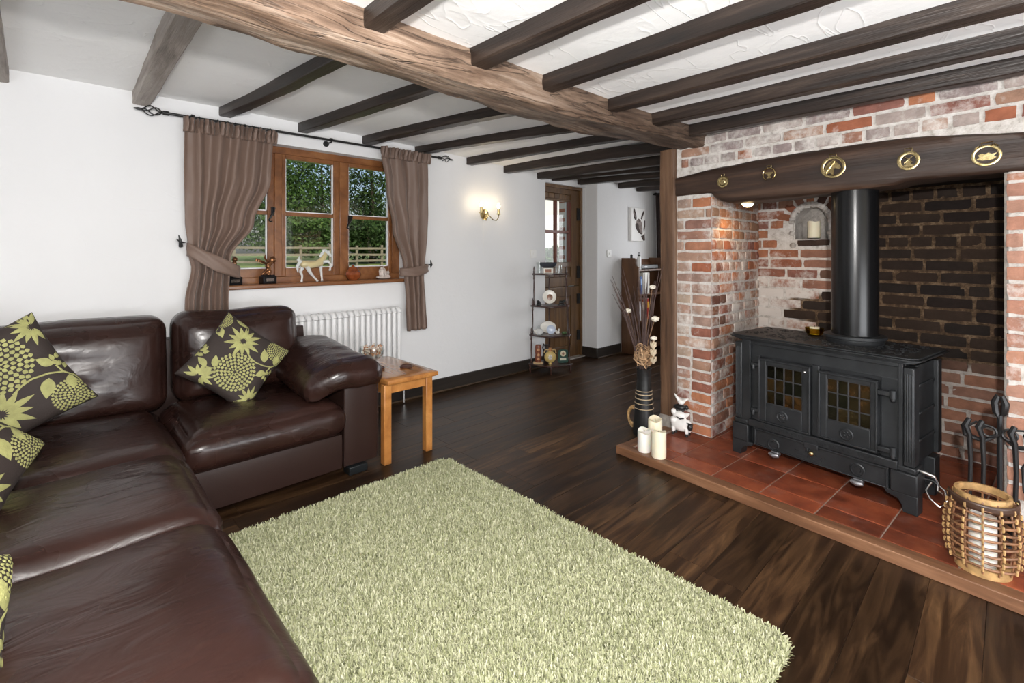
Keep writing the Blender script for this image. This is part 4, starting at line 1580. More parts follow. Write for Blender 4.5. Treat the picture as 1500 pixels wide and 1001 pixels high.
ringm = MB().tube([(0, 0.019 * math.cos(2 * PI * k / 16), 0.019 * math.sin(2 * PI * k / 16)) for k in range(16)], 0.0028, 6, closed=True).tube([(0, 0, -0.019), (0, 0.0, -0.03)], 0.002, 5).mesh('ring', 50)
ringm.materials.append(M['iron'])
for x in [-0.86, -0.80, -0.70, -0.645, -0.60, -0.545, -0.50, -0.45, -0.39, 0.46, 0.54, 0.60, 0.65, 0.71, 0.77, 0.83]:
    o = link('ring', ringm, pole)
    o.location = (x, 0, -0.008)

# ================================================================== column radiator
rad = thing('column_radiator', 'white steel column radiator on the wall under the window', 'radiator', (1.63, 3.49, 0.12))
RZ0, RZ1 = 0.16, 0.795
cmesh = MB()
for y in (-0.028, 0.028):
    cmesh.tube([(0, y, 0.03), (0, y, 0.605)], 0.0165, 8)
cmesh.tube([(0, -0.040, 0.605), (0, -0.03, 0.628), (0, 0.03, 0.628), (0, 0.040, 0.605)], [0.0185, 0.0205, 0.0205, 0.0185], 8)
cmesh.tube([(0, -0.040, 0.03), (0, -0.03, 0.006), (0, 0.03, 0.006), (0, 0.040, 0.03)], [0.0185, 0.0205, 0.0205, 0.0185], 8)
cme = cmesh.mesh('column', 60)
cme.materials.append(M['white_gloss'])
ncol = 19
for k in range(ncol):
    o = link('column', cme, rad)
    o.location = (-0.41 + 0.0455 * k, 0, RZ0 - 0.12)
for z_ in (RZ0 - 0.12 + 0.615, RZ0 - 0.10):
    MB().cyl((-0.42, 0, z_), (0.425, 0, z_), 0.016, 10).build('header', M['white_gloss'], rad)
MB().cyl((0.425, 0, 0.655), (0.445, 0, 0.655), 0.010, 8).build('bleed_plug', M['chrome'], rad)
MB().cyl((0.425, 0, 0.06), (0.47, 0, 0.06), 0.011, 8).cyl((0.47, 0, 0.045), (0.47, 0, 0.1), 0.014, 10).cyl((0.47, 0, -0.11), (0.47, 0, 0.05), 0.0075, 8).build('valve', M['chrome'], rad)

# ================================================================== side table with bowl and coasters
tbl = thing('side_table', 'small oak side table with square legs beside the sofa arm', 'table', (1.568, 2.825, 0))
tv, tf = rounded_box(0.362, 0.635, 0.034, 0.012, 6)
MB().add(tv, tf, T(0.014, 0, 0.489)).build('table_top', M['table_top'], tbl, smooth=60)
for sx in (-1, 1):
    for sy in (-1, 1):
        MB().bx(-0.0235, 0.0235, -0.0235, 0.0235, 0, 0.472).build('leg', M['table'], tbl, bevel=0.004).location = (sx * 0.145, sy * 0.262, 0)
for sy in (-1, 1):
    MB().bx(-0.122, 0.122, -0.009, 0.009, 0.415, 0.472).build('apron', M['table'], tbl, bevel=0.002).location = (0, sy * 0.266, 0)
for sx in (-1, 1):
    MB().bx(-0.009, 0.009, -0.239, 0.239, 0.415, 0.472).build('apron', M['table'], tbl, bevel=0.002).location = (sx * 0.15, 0, 0)
TT = 0.507
bowl = thing('glass_bowl', 'footed clear glass bowl of potpourri on the side table', 'bowl', (1.55, 2.985, TT))
MB().lathe([(0.0, 0.0), (0.042, 0.0), (0.045, 0.006), (0.024, 0.014), (0.03, 0.022), (0.055, 0.034), (0.078, 0.060), (0.084, 0.085), (0.079, 0.112), (0.0755, 0.112), (0.080, 0.085), (0.074, 0.062), (0.052, 0.038), (0.02, 0.027), (0.0, 0.026)], 32).build('bowl', M['clear'], bowl, smooth=60)
pr_ = random.Random(8)
pp = MB()
for k in range(120):
    a = pr_.uniform(0, 2 * PI)
    rr = 0.066 * math.sqrt(pr_.random())
    z = pr_.uniform(0.05, 0.112) + 0.018 * (1 - rr / 0.07)
    rr *= min(1, 0.62 + (z - 0.045) * 9)
    m_ = T(rr * math.cos(a), rr * math.sin(a), z) @ Euler((pr_.uniform(0, 6), pr_.uniform(0, 6), pr_.uniform(0, 6))).to_matrix().to_4x4()
    s = pr_.uniform(0.008, 0.016)
    pp.sph((0, 0, 0), (s, s * 0.7, s * 0.25), 6, 4, m_)
def petal_mat():
    t = NT('potpourri')
    vr = t.n('ShaderNodeTexVoronoi')
    vr.inputs['Scale'].default_value = 55
    t.l(t.coord('Object'), vr.inputs['Vector'])
    t.set(Base_Color=t.ramp(vr.outputs['Color'], [(0.0, (0.62, 0.5, 0.38)), (0.45, (0.78, 0.7, 0.6)), (0.6, (0.3, 0.13, 0.06)), (0.8, (0.5, 0.24, 0.12)), (1.0, (0.85, 0.8, 0.72))]), Roughness=0.8)
    return t.m
po = pp.build('potpourri', petal_mat(), bowl, smooth=40)
po['kind'] = 'stuff'
def coaster(label, x, y):
    t_ = thing('coaster', label, 'coaster', (x, y, TT))
    MB().lathe([(0.0, 0.0), (0.038, 0.0), (0.041, 0.004), (0.041, 0.011), (0.037, 0.013), (0.034, 0.009), (0.0, 0.009)], 24).build('body', M['mahogany'], t_)
    MB().lathe([(0.0, 0.0092), (0.033, 0.0092), (0.033, 0.0102), (0.0, 0.0102)], 24).build('pad', plain('coaster_pad', (0.12, 0.045, 0.03), 0.5), t_)
coaster('round wooden coaster alone near the free edge of the side table', 1.655, 2.72)
coaster('round wooden coaster beside the leather arm and glass bowl', 1.50, 2.80)

def remesh(o, size, smooth_iter=2):
    md = o.modifiers.new('remesh', 'REMESH')
    md.mode = 'VOXEL'
    md.voxel_size = size
    md.use_smooth_shade = True
    if smooth_iter:
        ms = o.modifiers.new('smooth', 'SMOOTH')
        ms.factor = 0.5
        ms.iterations = smooth_iter
    return o

# ================================================================== cast-iron stove
M['lattice'] = plain('stove_lattice', (0.045, 0.045, 0.047), 0.4, 0.3)
SRZ = -(PI / 2 + R(9.15))
stove = thing('wood_stove', 'black cast-iron stove with two leaded-glass doors on the hearth', 'stove', (2.962, 1.165, HZ), SRZ)
SW, SD_ = 0.875, 0.40
Z0 = 0.05        # heights below were read above the floor; the stove stands on the tiles
def sb(name, mb, parent=stove, mat='stove', bevel=0.004, smooth=40):
    for p in mb.v:
        p.z -= Z0
    return mb.build(name, M[mat], parent, smooth=smooth, bevel=bevel)
# carcass behind everything
b_ = MB()
b_.bx(0.05, 0.83, 0.045, SD_, 0.13, 0.735)
sb('body', b_)
# face frame round the doors
f_ = MB()
f_.bx(0.055, 0.105, 0.012, 0.06, 0.24, 0.735)
f_.bx(0.81, 0.828, 0.012, 0.06, 0.24, 0.735)
f_.bx(0.105, 0.81, 0.03, 0.06, 0.655, 0.715)
f_.bx(0.105, 0.81, 0.015, 0.06, 0.715, 0.735)
f_.bx(0.105, 0.155, 0.03, 0.06, 0.24, 0.655)
f_.bx(0.738, 0.81, 0.03, 0.06, 0.24, 0.655)
f_.bx(0.436, 0.47, 0.022, 0.06, 0.28, 0.655)
sb('face_frame', f_, bevel=0.003)
# fluted corner pilasters
for x0, sgn in ((0.012, -1), (0.828, 1)):
    pz = MB()
    pz.prism([(x0, 0.262), (x0 + 0.043, 0.262), (x0 + 0.043, 0.72), (x0, 0.72)], 0.07, T(0, 0.012, 0))
    pl_ = sb('pilaster', pz, bevel=0.006)
    fl_ = MB()
    for k in range(4):
        x = x0 + 0.008 + 0.009 * k
        fl_.tube([(x, 0.012, 0.285), (x, 0.012, 0.68 + 0.012 * math.sin(PI * (k + 0.5) / 4))], 0.0032, 6)
    sb('fluting', fl_, pl_, bevel=0)['kind'] = 'stuff'
# side panel, ridged
sp = MB()
sp.bx(0.83, 0.858, 0.10, SD_ - 0.02, 0.26, 0.72)
spo = sb('side_panel', sp)
rg = MB()
for k in range(3):
    rg.bx(0.856, 0.866, 0.11, SD_ - 0.07, 0.36 + 0.13 * k, 0.372 + 0.13 * k)
rg.bx(0.852, 0.876, SD_ - 0.06, SD_ - 0.005, 0.26, 0.72)
sb('side_rib', rg, spo, bevel=0.003)['kind'] = 'stuff'
# plinth blocks with bracket feet
for x0, x1, sgn in ((0.0, 0.098, 1), (0.782, 0.885, -1)):
    pb = MB()
    pb.bx(x0, x1, 0.0, 0.11, 0.135, 0.235)
    pb.bx(x0 + 0.008, x1 - 0.008, 0.008, 0.11, 0.235, 0.262)
    sb('plinth', pb, bevel=0.006)
    ft = MB()
    if sgn > 0:
        poly = [(0.0, 0.0515), (0.05, 0.0515), (0.056, 0.085), (0.072, 0.105), (0.115, 0.118), (0.125, 0.138), (0.0, 0.138)]
    else:
        poly = [(0.885, 0.0515), (0.885, 0.138), (0.755, 0.138), (0.765, 0.118), (0.81, 0.105), (0.824, 0.085), (0.83, 0.0515)]
    ft.prism(poly, 0.07, T(0, 0.004, 0))
    sb('foot', ft, bevel=0.004)
for x0, x1 in ((0.02, 0.09), (0.79, 0.87)):
    sb('foot', MB().bx(x0, x1, SD_ - 0.09, SD_ - 0.01, 0.0515, 0.24))
# top plate: moulded edge and cast lace relief
tpm = MB()
for (o_, z0, z1) in ((0.0, 0.735, 0.744), (0.016, 0.744, 0.752), (0.03, 0.752, 0.760), (0.02, 0.760, 0.768)):
    x0, x1, y0, y1 = 0.012 - o_, 0.868 + o_, 0.006 - o_, SD_ + 0.02
    c = 0.03
    poly = [(x0 + c, y0), (x1 - c, y0), (x1, y0 + c), (x1, y1), (x0, y1), (x0, y0 + c)]
    n = 6
    tpm.add([(p[0], p[1], z0) for p in poly] + [(p[0], p[1], z1) for p in poly], [tuple(reversed(range(n))), tuple(range(n, 2 * n))] + [(k, (k + 1) % n, (k + 1) % n + n, k + n) for k in range(n)])
top_ = sb('top_plate', tpm, bevel=0.003)
lace = MB()
lr = random.Random(3)
for k in range(260):
    x = lr.uniform(0.03, 0.85)
    y = lr.uniform(0.03, SD_ - 0.01)
    a = lr.uniform(0, 2 * PI)
    rr = lr.uniform(0.006, 0.013)
    lace.tube([(x + rr * math.cos(a + t), y + rr * math.sin(a + t), 0.7685) for t in (0, 0.9, 1.8, 2.7, 3.6)], 0.0022, 4)
lc = sb('top_relief', lace, top_, bevel=0)
lc['kind'] = 'stuff'
# doors
amber = [(0.05, 0.028, 0.008), (0.02, 0.014, 0.006), (0.1, 0.045, 0.012), (0.035, 0.022, 0.008), (0.16, 0.07, 0.015), (0.012, 0.01, 0.006)]
ar = random.Random(14)
def stove_door(x0, x1, z0, z1, gx0, gx1, gz0, gz1, hinge_left, warm):
    d = MB()
    yf, yb = 0.006, 0.034
    d.bx(x0, gx0, yf, yb, z0, z1)
    d.bx(gx1, x1, yf, yb, z0, z1)
    d.bx(gx0, gx1, yf, yb, z0, gz0)
    d.bx(gx0, gx1, yf, yb, gz1, z1)
    do = sb('door', d, bevel=0.003)
    # raised bead round the door
    be = MB()
    for (a0, a1, c0, c1) in ((x0, x1, z1 - 0.012, z1), (x0, x1, z0, z0 + 0.008), (x0, x0 + 0.009, z0, z1), (x1 - 0.009, x1, z0, z1)):
        be.bx(a0, a1, yf - 0.008, yf + 0.004, c0, c1)
    sb('door_bead', be, do, bevel=0.003)
    nx, nzz = 4, 3
    pw, ph = (gx1 - gx0) / nx, (gz1 - gz0) / nzz
    la_ = MB()
    for k in range(nx + 1):
        x = gx0 + pw * k
        la_.bx(x - 0.0028, x + 0.0028, yf + 0.004, yf + 0.014, gz0, gz1)
    for k in range(nzz + 1):
        z = gz0 + ph * k
        la_.bx(gx0, gx1, yf + 0.0035, yf + 0.0135, z - 0.0028, z + 0.0028)
    sb('lattice', la_, do, mat='lattice', bevel=0.001)
    for i in range(nx):
        for j in range(nzz):
            pn = MB().bx(gx0 + pw * i + 0.0028, gx0 + pw * (i + 1) - 0.0028, yf + 0.011, yf + 0.017, gz0 + ph * j + 0.0028, gz0 + ph * (j + 1) - 0.0028)
            o = sb('pane', pn, do, mat='stove_glass', bevel=0, smooth=None)
            c = ar.choice(amber)
            k = warm * (0.62 if j == 0 else 0.24)
            o.color = (c[0] * k, c[1] * k, c[2] * k, 1)
    # cast medallion below the glass
    mx = (gx0 + gx1) / 2 - 0.005
    md = MB()
    mz = 0.339
    Mm = T(mx, yf - 0.001, mz) @ RX(PI / 2)
    md.lathe([(0.0, -0.004), (0.029, -0.004), (0.031, 0.004), (0.027, 0.007), (0.024, 0.003), (0.0, 0.003)], 28, M=Mm)
    for k in range(5):
        a = 2 * PI * k / 5
        md.sph((mx + 0.011 * math.cos(a), yf - 0.004, mz + 0.011 * math.sin(a)), (0.006, 0.003, 0.006), 8, 5)
    sb('medallion', md, do, bevel=0)
    return do
d1 = stove_door(0.158, 0.434, 0.283, 0.645, 0.200, 0.392, 0.393, 0.610, True, 0.9)
d2 = stove_door(0.474, 0.733, 0.290, 0.635, 0.512, 0.703, 0.390, 0.603, False, 1.7)
sb('retainer_screw', MB().sph((0.408, 0.003, 0.612), 0.008, 8, 5), d1, mat='chrome', bevel=0)
for x, z, par in ((0.745, 0.585, d2), (0.745, 0.318, d2)):
    sb('hinge', MB().bx(x - 0.012, x + 0.045, -0.006, 0.02, z - 0.012, z + 0.012).cyl((x + 0.05, -0.002, z - 0.022), (x + 0.05, -0.002, z + 0.022), 0.013, 12).sph((x + 0.05, -0.002, z - 0.025), 0.011, 10, 6), par)
for z in (0.60, 0.335):
    sb('hinge', MB().bx(0.112, 0.165, 0.004, 0.03, z - 0.010, z + 0.010).cyl((0.126, 0.008, z - 0.03), (0.126, 0.008, z), 0.010, 10), d1)
# lip band and ash door
sb('ash_lip', MB().bx(0.10, 0.81, 0.0, 0.05, 0.237, 0.278))
ash = sb('ash_door', MB().bx(0.13, 0.775, 0.01, 0.05, 0.135, 0.235).bx(0.13, 0.775, 0.002, 0.012, 0.223, 0.235).bx(0.13, 0.775, 0.002, 0.012, 0.135, 0.143).bx(0.13, 0.142, 0.002, 0.012, 0.135, 0.235).bx(0.763, 0.775, 0.002, 0.012, 0.135, 0.235))
lt = MB()
qr = random.Random(6)
x = 0.185
while x < 0.74:
    if not 0.40 < x < 0.46:
        w = qr.uniform(0.006, 0.011)
        lt.bx(x, x + w * 0.35, -0.0025, 0.002, 0.249, 0.266)
        lt.bx(x, x + w, -0.0025, 0.002, 0.249 + qr.choice([0, 0.007, 0.013]), 0.2525 + qr.choice([0, 0.007, 0.013]))
    x += qr.choice([0.013, 0.013, 0.014, 0.026])
for row, z in enumerate((0.178, 0.158)):
    x = 0.36 + 0.01 * row
    while x < 0.52 - 0.02 * row:
        lt.sph((x, 0.009, z + qr.uniform(-0.004, 0.004)), 0.0035, 6, 4)
        x += qr.uniform(0.009, 0.016)
sb('raised_lettering', lt, bevel=0)['kind'] = 'stuff'
for x, z in ((0.243, 0.170), (0.649, 0.180)):
    md = MB()
    md.lathe([(0.0, -0.004), (0.030, -0.004), (0.033, 0.005), (0.028, 0.008), (0.025, 0.003), (0.016, 0.003), (0.014, 0.007), (0.0, 0.007)], 28, M=T(x, 0.008, z) @ RX(PI / 2))
    sb('medallion', md, ash, bevel=0)
for x, z in ((0.251, 0.113), (0.652, 0.115)):
    sb('air_control', MB().tube([(x - 0.026, -0.006, z + 0.006), (x, -0.010, z + 0.002), (x + 0.026, -0.006, z + 0.006)], [0.010, 0.014, 0.010], 10).bx(x - 0.02, x + 0.02, 0.0, 0.03, z, z + 0.02), mat='stove_worn', bevel=0.002)
sb('ash_latch', MB().bx(0.405, 0.475, -0.006, 0.01, 0.212, 0.243).bx(0.415, 0.43, -0.008, 0.01, 0.195, 0.215), bevel=0.004)
sb('ash_knob', MB().sph((0.442, 0.0, 0.188), (0.013, 0.012, 0.014), 12, 8), mat='brass', bevel=0)
# sprung handles on the side
hm = MB()
hm.tube([(0.862, 0.06, 0.245), (0.90, 0.06, 0.243), (0.93, 0.062, 0.238)], [0.008, 0.010, 0.007], 10)
hm.tube([(0.93, 0.062, 0.238), (0.945, 0.05, 0.215), (0.95, 0.03, 0.19), (0.965, 0.03, 0.185)], 0.004, 6)
hm.tube([(0.88, 0.10, 0.20), (0.92, 0.09, 0.205), (0.965, 0.07, 0.185), (0.975, 0.05, 0.14), (0.955, 0.03, 0.12), (0.92, 0.04, 0.14), (0.90, 0.06, 0.165), (0.915, 0.08, 0.20)], 0.004, 6)
sb('side_handle', hm, mat='chrome', bevel=0)
# flue pipe
FX, FY = 0.545, 0.265
fm = MB()
fm.lathe([(0.126, 0.762), (0.132, 0.770), (0.132, 0.790), (0.142, 0.794), (0.142, 0.808), (0.116, 0.812), (0.109, 0.812)], 36, c=(FX, FY, 0))
sb('flue_collar', fm, bevel=0)
fm = MB()
fm.lathe([(0.107, 0.80), (0.107, 1.655)], 40, c=(FX, FY, 0))
sb('flue_pipe', fm, mat='flue', bevel=0)
def stv(s, n, z):
    m_ = T(2.962, 1.165, 0) @ RZ(SRZ)
    p = m_ @ Vector((s, n, 0))
    return Vector((p.x, p.y, z))
# tealight glass on the stove
tg = thing('tealight_holder', 'amber glass tealight holder with a cream candle on the stove top', 'candle holder', stv(0.33, 0.30, 0.770), SRZ)
MB().lathe([(0.0, 0.0), (0.03, 0.0), (0.042, 0.012), (0.047, 0.03), (0.048, 0.045), (0.045, 0.045), (0.043, 0.03), (0.038, 0.014), (0.0, 0.006)], 24).build('glass', M['amber'], tg, smooth=60)
MB().lathe([(0.0, 0.007), (0.024, 0.007), (0.025, 0.05), (0.0, 0.048)], 20).build('candle', M['wax'], tg)
MB().cyl((0, 0, 0.048), (0.001, 0, 0.058), 0.0014, 5).build('wick', M['wick'], tg)

# ================================================================== horse brasses on the lintel
def ringpoly(r0, r1, mb, t=0.004, n=28, sx=1.0, cz=0.0):
    prof = [(r0, 0), (r0, t), ((r0 + r1) / 2, t * 1.5), (r1, t), (r1, 0), (r0, 0)]
    mb.lathe(prof, n, M=T(0, 0, cz) @ RX(PI / 2), sx=sx)
def hanger(mb, z, w=0.011):
    mb.tube([(-w, -0.002, z), (-w * 1.15, -0.002, z + 0.014), (w * 1.15, -0.002, z + 0.014), (w, -0.002, z)], 0.0026, 6)
def brass(label, b, z, build):
    t_ = thing('horse_brass', label, 'horse brass', fp(FA - 0.0285, b, z), FRZ)
    build(t_)
    return t_
def mk(o, name, fn):
    mb = MB()
    fn(mb)
    return mb.build(name, M['brass'], o, smooth=45, bevel=0)
def pz(mb, poly, t=0.004):
    mb.prism(poly, -t)
def brass1(o):
    mk(o, 'disc', lambda m: (ringpoly(0.020, 0.036, m), m.lathe([(0.0, 0), (0.021, 0), (0.021, 0.002), (0.0, 0.002)], 24, M=RX(PI / 2))))
    mk(o, 'hanger', lambda m: hanger(m, 0.033, 0.008))
    mk(o, 'motif', lambda m: m.sph((0.004, -0.004, 0.006), (0.009, 0.004, 0.012), 10, 6).sph((0.012, -0.004, -0.004), (0.006, 0.003, 0.008), 8, 5))
def brass2(o):
    def horseshoe(m):
        pts = [(0.034 * math.cos(a), -0.003, 0.036 * math.sin(a)) for a in [R(-62 + (304) * k / 22) for k in range(23)]]
        m.tube(pts, [0.0055 + 0.0015 * math.sin(PI * k / 22) for k in range(23)], 8, flat=0.6)
    mk(o, 'horseshoe', horseshoe)
    mk(o, 'hanger', lambda m: hanger(m, 0.036))
    mk(o, 'anvil', lambda m: pz(m, [(-0.026, 0.006), (-0.012, 0.000), (-0.006, -0.012), (-0.014, -0.024), (0.014, -0.024), (0.006, -0.012), (0.012, 0.0), (0.024, 0.006), (0.024, 0.012), (-0.024, 0.012)]))
def brass3(o):
    mk(o, 'ring', lambda m: ringpoly(0.043, 0.058, m, 0.005, 40))
    mk(o, 'hanger', lambda m: hanger(m, 0.056, 0.015))
    head = [(-0.042, -0.012), (-0.030, 0.012), (-0.018, 0.026), (-0.004, 0.034), (0.006, 0.042), (0.010, 0.032), (0.020, 0.022), (0.034, 0.006), (0.038, -0.006), (0.030, -0.014), (0.018, -0.008), (0.008, -0.006), (0.004, -0.018), (0.002, -0.044), (-0.012, -0.030), (-0.030, -0.034)]
    mk(o, 'horse_head', lambda m: pz(m, head, 0.006))
    def mane(m):
        for k in range(7):
            t = k / 6
            x, z = -0.036 + 0.036 * t, -0.014 + 0.05 * t
            m.tube([(x, -0.006, z), (x + 0.008, -0.008, z - 0.008), (x + 0.006, -0.006, z - 0.02)], [0.004, 0.0035, 0.001], 6)
    mk(o, 'mane', mane)['kind'] = 'stuff'
def brass4(o):
    mk(o, 'ring', lambda m: ringpoly(0.030, 0.046, m, 0.004, 36, sx=0.95))
    mk(o, 'hanger', lambda m: hanger(m, 0.044, 0.013))
    def mill(m):
        pz(m, [(-0.02, -0.03), (0.02, -0.03), (0.018, -0.020), (0.010, -0.018), (0.007, 0.004), (0.0, 0.012), (-0.007, 0.004), (-0.010, -0.018), (-0.018, -0.020)])
        for k in range(4):
            a = PI / 4 + k * PI / 2
            c_, s_ = math.cos(a), math.sin(a)
            m.tube([(0, -0.006, 0.004), (0.022 * c_, -0.006, 0.004 + 0.022 * s_)], [0.002, 0.0035], 6)
    mk(o, 'windmill', mill)
def brass5(o):
    mk(o, 'ring', lambda m: ringpoly(0.035, 0.047, m, 0.004, 36, sx=1.05))
    def top(m):
        m.tube([(-0.036, -0.003, 0.034), (-0.024, -0.003, 0.044), (-0.012, -0.003, 0.036), (-0.016, -0.003, 0.056), (0.022, -0.003, 0.058), (0.016, -0.003, 0.036), (0.026, -0.003, 0.046), (0.038, -0.003, 0.036)], 0.0042, 6, flat=0.7)
    mk(o, 'hanger', top)
    mk(o, 'cart', lambda m: pz(m, [(-0.032, -0.016), (-0.010, -0.022), (0.022, -0.02), (0.032, -0.012), (0.024, -0.004), (0.034, 0.008), (0.016, 0.004), (0.006, 0.012), (-0.004, 0.004), (-0.014, 0.010), (-0.026, 0.004), (-0.022, -0.008)]))
brass('small round horse brass with a tiny figure at its centre', 1.295, 1.700, brass1)
brass('horseshoe-shaped brass with an anvil inside', 1.018, 1.712, brass2)
brass("largest round brass with a horse's head and mane", 0.695, 1.708, brass3)
brass('round brass framing a windmill', 0.38, 1.697, brass4)
brass('brass ring with a scrolled top and a cart motif', 0.112, 1.680, brass5)

# downlight under the lintel
dl = thing('downlight', 'round glowing downlight under the oak lintel', 'lamp', fp(0.70, 1.212, 1.572), 0)
MB().lathe([(0.0, 0.012), (0.040, 0.012), (0.044, 0.004), (0.040, 0.0), (0.034, 0.004), (0.0, 0.006)], 24).build('housing', M['brass'], dl)
MB().sph((0, 0, 0.0), (0.036, 0.036, 0.030), 20, 10).build('bulb', emit('downlight_glow', (1.0, 0.72, 0.36), 9), dl)
pl_l = lamp('downlight_lamp', 'SPOT', fp(0.705, 1.22, 1.545), 6.5, (1.0, 0.66, 0.34), size=0.03, aim=fp(0.92, 1.32, 0.6))
pl_l.data.spot_size = R(150)
pl_l.data.spot_blend = 0.6
pl_l.parent = dl
pl_l.matrix_parent_inverse = dl.matrix_basis.inverted()

# ================================================================== candles
def candle(label, loc, r, h, mat, slant=0.0, rz=0.0, group=None):
    t_ = thing('pillar_candle', label, 'candle', loc, rz, group)
    n = 28
    V, F = [], []
    prof = [(0.94, 0.0), (1.0, 0.006), (1.0, 0.93), (0.98, 1.0), (0.85, 0.985), (0.0, 0.94)]
    mb = MB()
    for i in range(n):
        a = 2 * PI * i / n
        for rr, z in prof:
            zz = (z if z <= 0.01 else z * h) + (slant * math.cos(a) * rr + 0.004 * math.sin(3 * a)) * (1 if z > 0.5 else 0) * 1.0
            V.append((r * rr * math.cos(a), r * rr * math.sin(a), zz))
    m = len(prof)
    for i in range(n):
        j = (i + 1) % n
        for k in range(m - 1):
            F.append((i * m + k, j * m + k, j * m + k + 1, i * m + k + 1))
    F.append(tuple(i * m for i in reversed(range(n))))
    mb.add(V, F)
    mb.build('wax', mat, t_, smooth=45)
    MB().cyl((0, 0, h * 0.93), (0.002, 0.001, h * 0.93 + 0.014), 0.0016, 5).build('wick', M['wick'], t_)
    return t_
candle('squat white pillar candle on the hearth with a dipped top', fp(0.065, 1.545, HZ), 0.040, 0.122, M['wax_white'], 0.008, 0.5)
candle('yellowed ivory pillar candle at the hearth edge', fp(0.058, 1.440, HZ), 0.042, 0.150, M['wax'], -0.007, 0.9)
candle('tall cream pillar candle behind two shorter ones on the hearth', fp(0.155, 1.53, HZ), 0.042, 0.178, M['wax'], 0.008, 0.2)
candle('ivory pillar candle in the arched niche above the stove', fp(BA + 0.05, 1.078, NZ0 + 0.014), 0.040, 0.118, M['wax'], 0.0)

# ================================================================== vase with dried stems
vase = thing('floor_vase', 'tall black vase with pale rings holding dried seed heads and raffia', 'vase', fp(0.405, 1.785, 0.0), 0)
MB().lathe([(0.0, 0.0), (0.072, 0.0), (0.075, 0.01), (0.066, 0.14), (0.055, 0.27), (0.048, 0.37), (0.047, 0.44), (0.052, 0.455), (0.046, 0.455), (0.042, 0.44), (0.0, 0.40)], 36).build('body', plain('vase_black', (0.012, 0.012, 0.012), 0.4, bump=0.15, bscale=60), vase)
for z, r in ((0.185, 0.0640), (0.22, 0.0610), (0.252, 0.0580), (0.282, 0.0555), (0.305, 0.0538)):
    MB().tube([(r * math.cos(2 * PI * k / 36), r * math.sin(2 * PI * k / 36), z) for k in range(36)], 0.0028, 6, closed=True).build('ring', plain('vase_ring', (0.5, 0.38, 0.24), 0.6), vase)
vr_ = random.Random(31)
wv_ = MB()
for k in range(46):
    a0 = vr_.uniform(0, 2 * PI)
    inc = vr_.uniform(-1.2, 1.2)
    rr = vr_.uniform(0.05, 0.082)
    c = Vector((vr_.uniform(-0.02, 0.02), vr_.uniform(-0.02, 0.02), 0.535 + vr_.uniform(-0.02, 0.03)))
    m_ = Euler((inc, vr_.uniform(-1.2, 1.2), a0)).to_matrix()
    pts = []
    for i in range(10):
        t = i / 9 * vr_.uniform(3.5, 5.5)
        pts.append(c + m_ @ Vector((rr * math.cos(t), rr * 0.8 * math.sin(t), 0.01 * math.sin(t * 3))))
    wv_.tube(pts, 0.0034, 4, flat=0.4)
rf = wv_.build('raffia', plain('raffia', (0.46, 0.29, 0.16), 0.7, vary=0.4, vscale=50), vase, smooth=60)
rf['kind'] = 'stuff'
pods = [((0.0, 0.135, 0.84), 0.021), ((0.0, -0.068, 1.02), 0.019), ((0.0, -0.088, 0.805), 0.024), ((0.0, -0.078, 0.672), 0.020)]
stem_m = plain('dry_stem', (0.26, 0.15, 0.085), 0.8)
pod_m = plain('seed_head', (0.8, 0.74, 0.62), 0.85, bump=0.6, bscale=150)
for (x, y, z), r in pods:
    off = FV * y + FU * x
    b0 = Vector((0, 0, 0.42))
    tip = Vector((off.x, off.y, z))
    mid = b0.lerp(tip, 0.5) + Vector((0.015, 0.02, 0.03))
    st_ = MB().tube([b0, mid, tip], [0.003, 0.0026, 0.0022], 6).build('stem', stem_m, vase)
    pm_ = MB()
    pm_.sph(tip, (r, r, r * 0.85), 12, 8)
    for k in range(9):
        a = 2 * PI * k / 9
        pm_.sph(tip + Vector((r * 0.8 * math.cos(a), r * 0.8 * math.sin(a), r * 0.25 * math.sin(3 * a))), r * 0.42, 8, 5)
    pm_.build('seed_head', pod_m, st_, smooth=60)
gm_ = plain('dry_grass', (0.075, 0.045, 0.04), 0.8)
for k in range(26):
    a = vr_.uniform(-0.8, 0.8)
    tip = Vector((0, 0, 0.45)) + FV * (0.22 * a + 0.05) + FU * vr_.uniform(-0.1, 0.1) + Vector((0, 0, vr_.uniform(0.45, 0.72)))
    b0 = Vector((vr_.uniform(-0.02, 0.02), vr_.uniform(-0.02, 0.02), 0.43))
    mid = b0.lerp(tip, 0.55) + Vector((0, 0, 0.05))
    MB().tube([b0, mid, tip], [0.002, 0.0042, 0.0012], 5).build('grass_stem', gm_, vase)
lb = MB()
for k in range(3):
    a = 0.5 + 0.5 * k
    c = FV * (-0.075) + Vector((0.0, 0, 0.50 + 0.05 * k))
    for q in range(6):
        lb.tube([c, c + Vector((0.018 * math.cos(q * 1.05), 0.018 * math.sin(q * 1.05), 0.022)), c + Vector((0.022 * math.cos(q * 1.05 + 0.4), 0.022 * math.sin(q * 1.05 + 0.4), 0.05))], [0.006, 0.013, 0.002], 5, flat=0.3)
lb.build('dried_pod', plain('dried_pod', (0.62, 0.52, 0.37), 0.8, bump=0.5, bscale=80, vary=0.2), vase, smooth=60)['kind'] = 'stuff'
wr = thing('wicker_wreath', 'small woven straw wreath standing behind the black vase', 'wreath', fp(0.445, 1.895, 0.0), FRZ + 0.5)
for k in range(4):
    MB().tube([(0.04 * math.cos(t) + 0.0, 0.006 * math.sin(t * 4 + k * 1.6), 0.088 + (0.072 - 0.005 * k) * math.sin(t) + 0.004 * math.cos(5 * t + k)) for t in [2 * PI * i / 30 for i in range(30)]], 0.009, 6, closed=True).build('strand', M['cane'], wr)

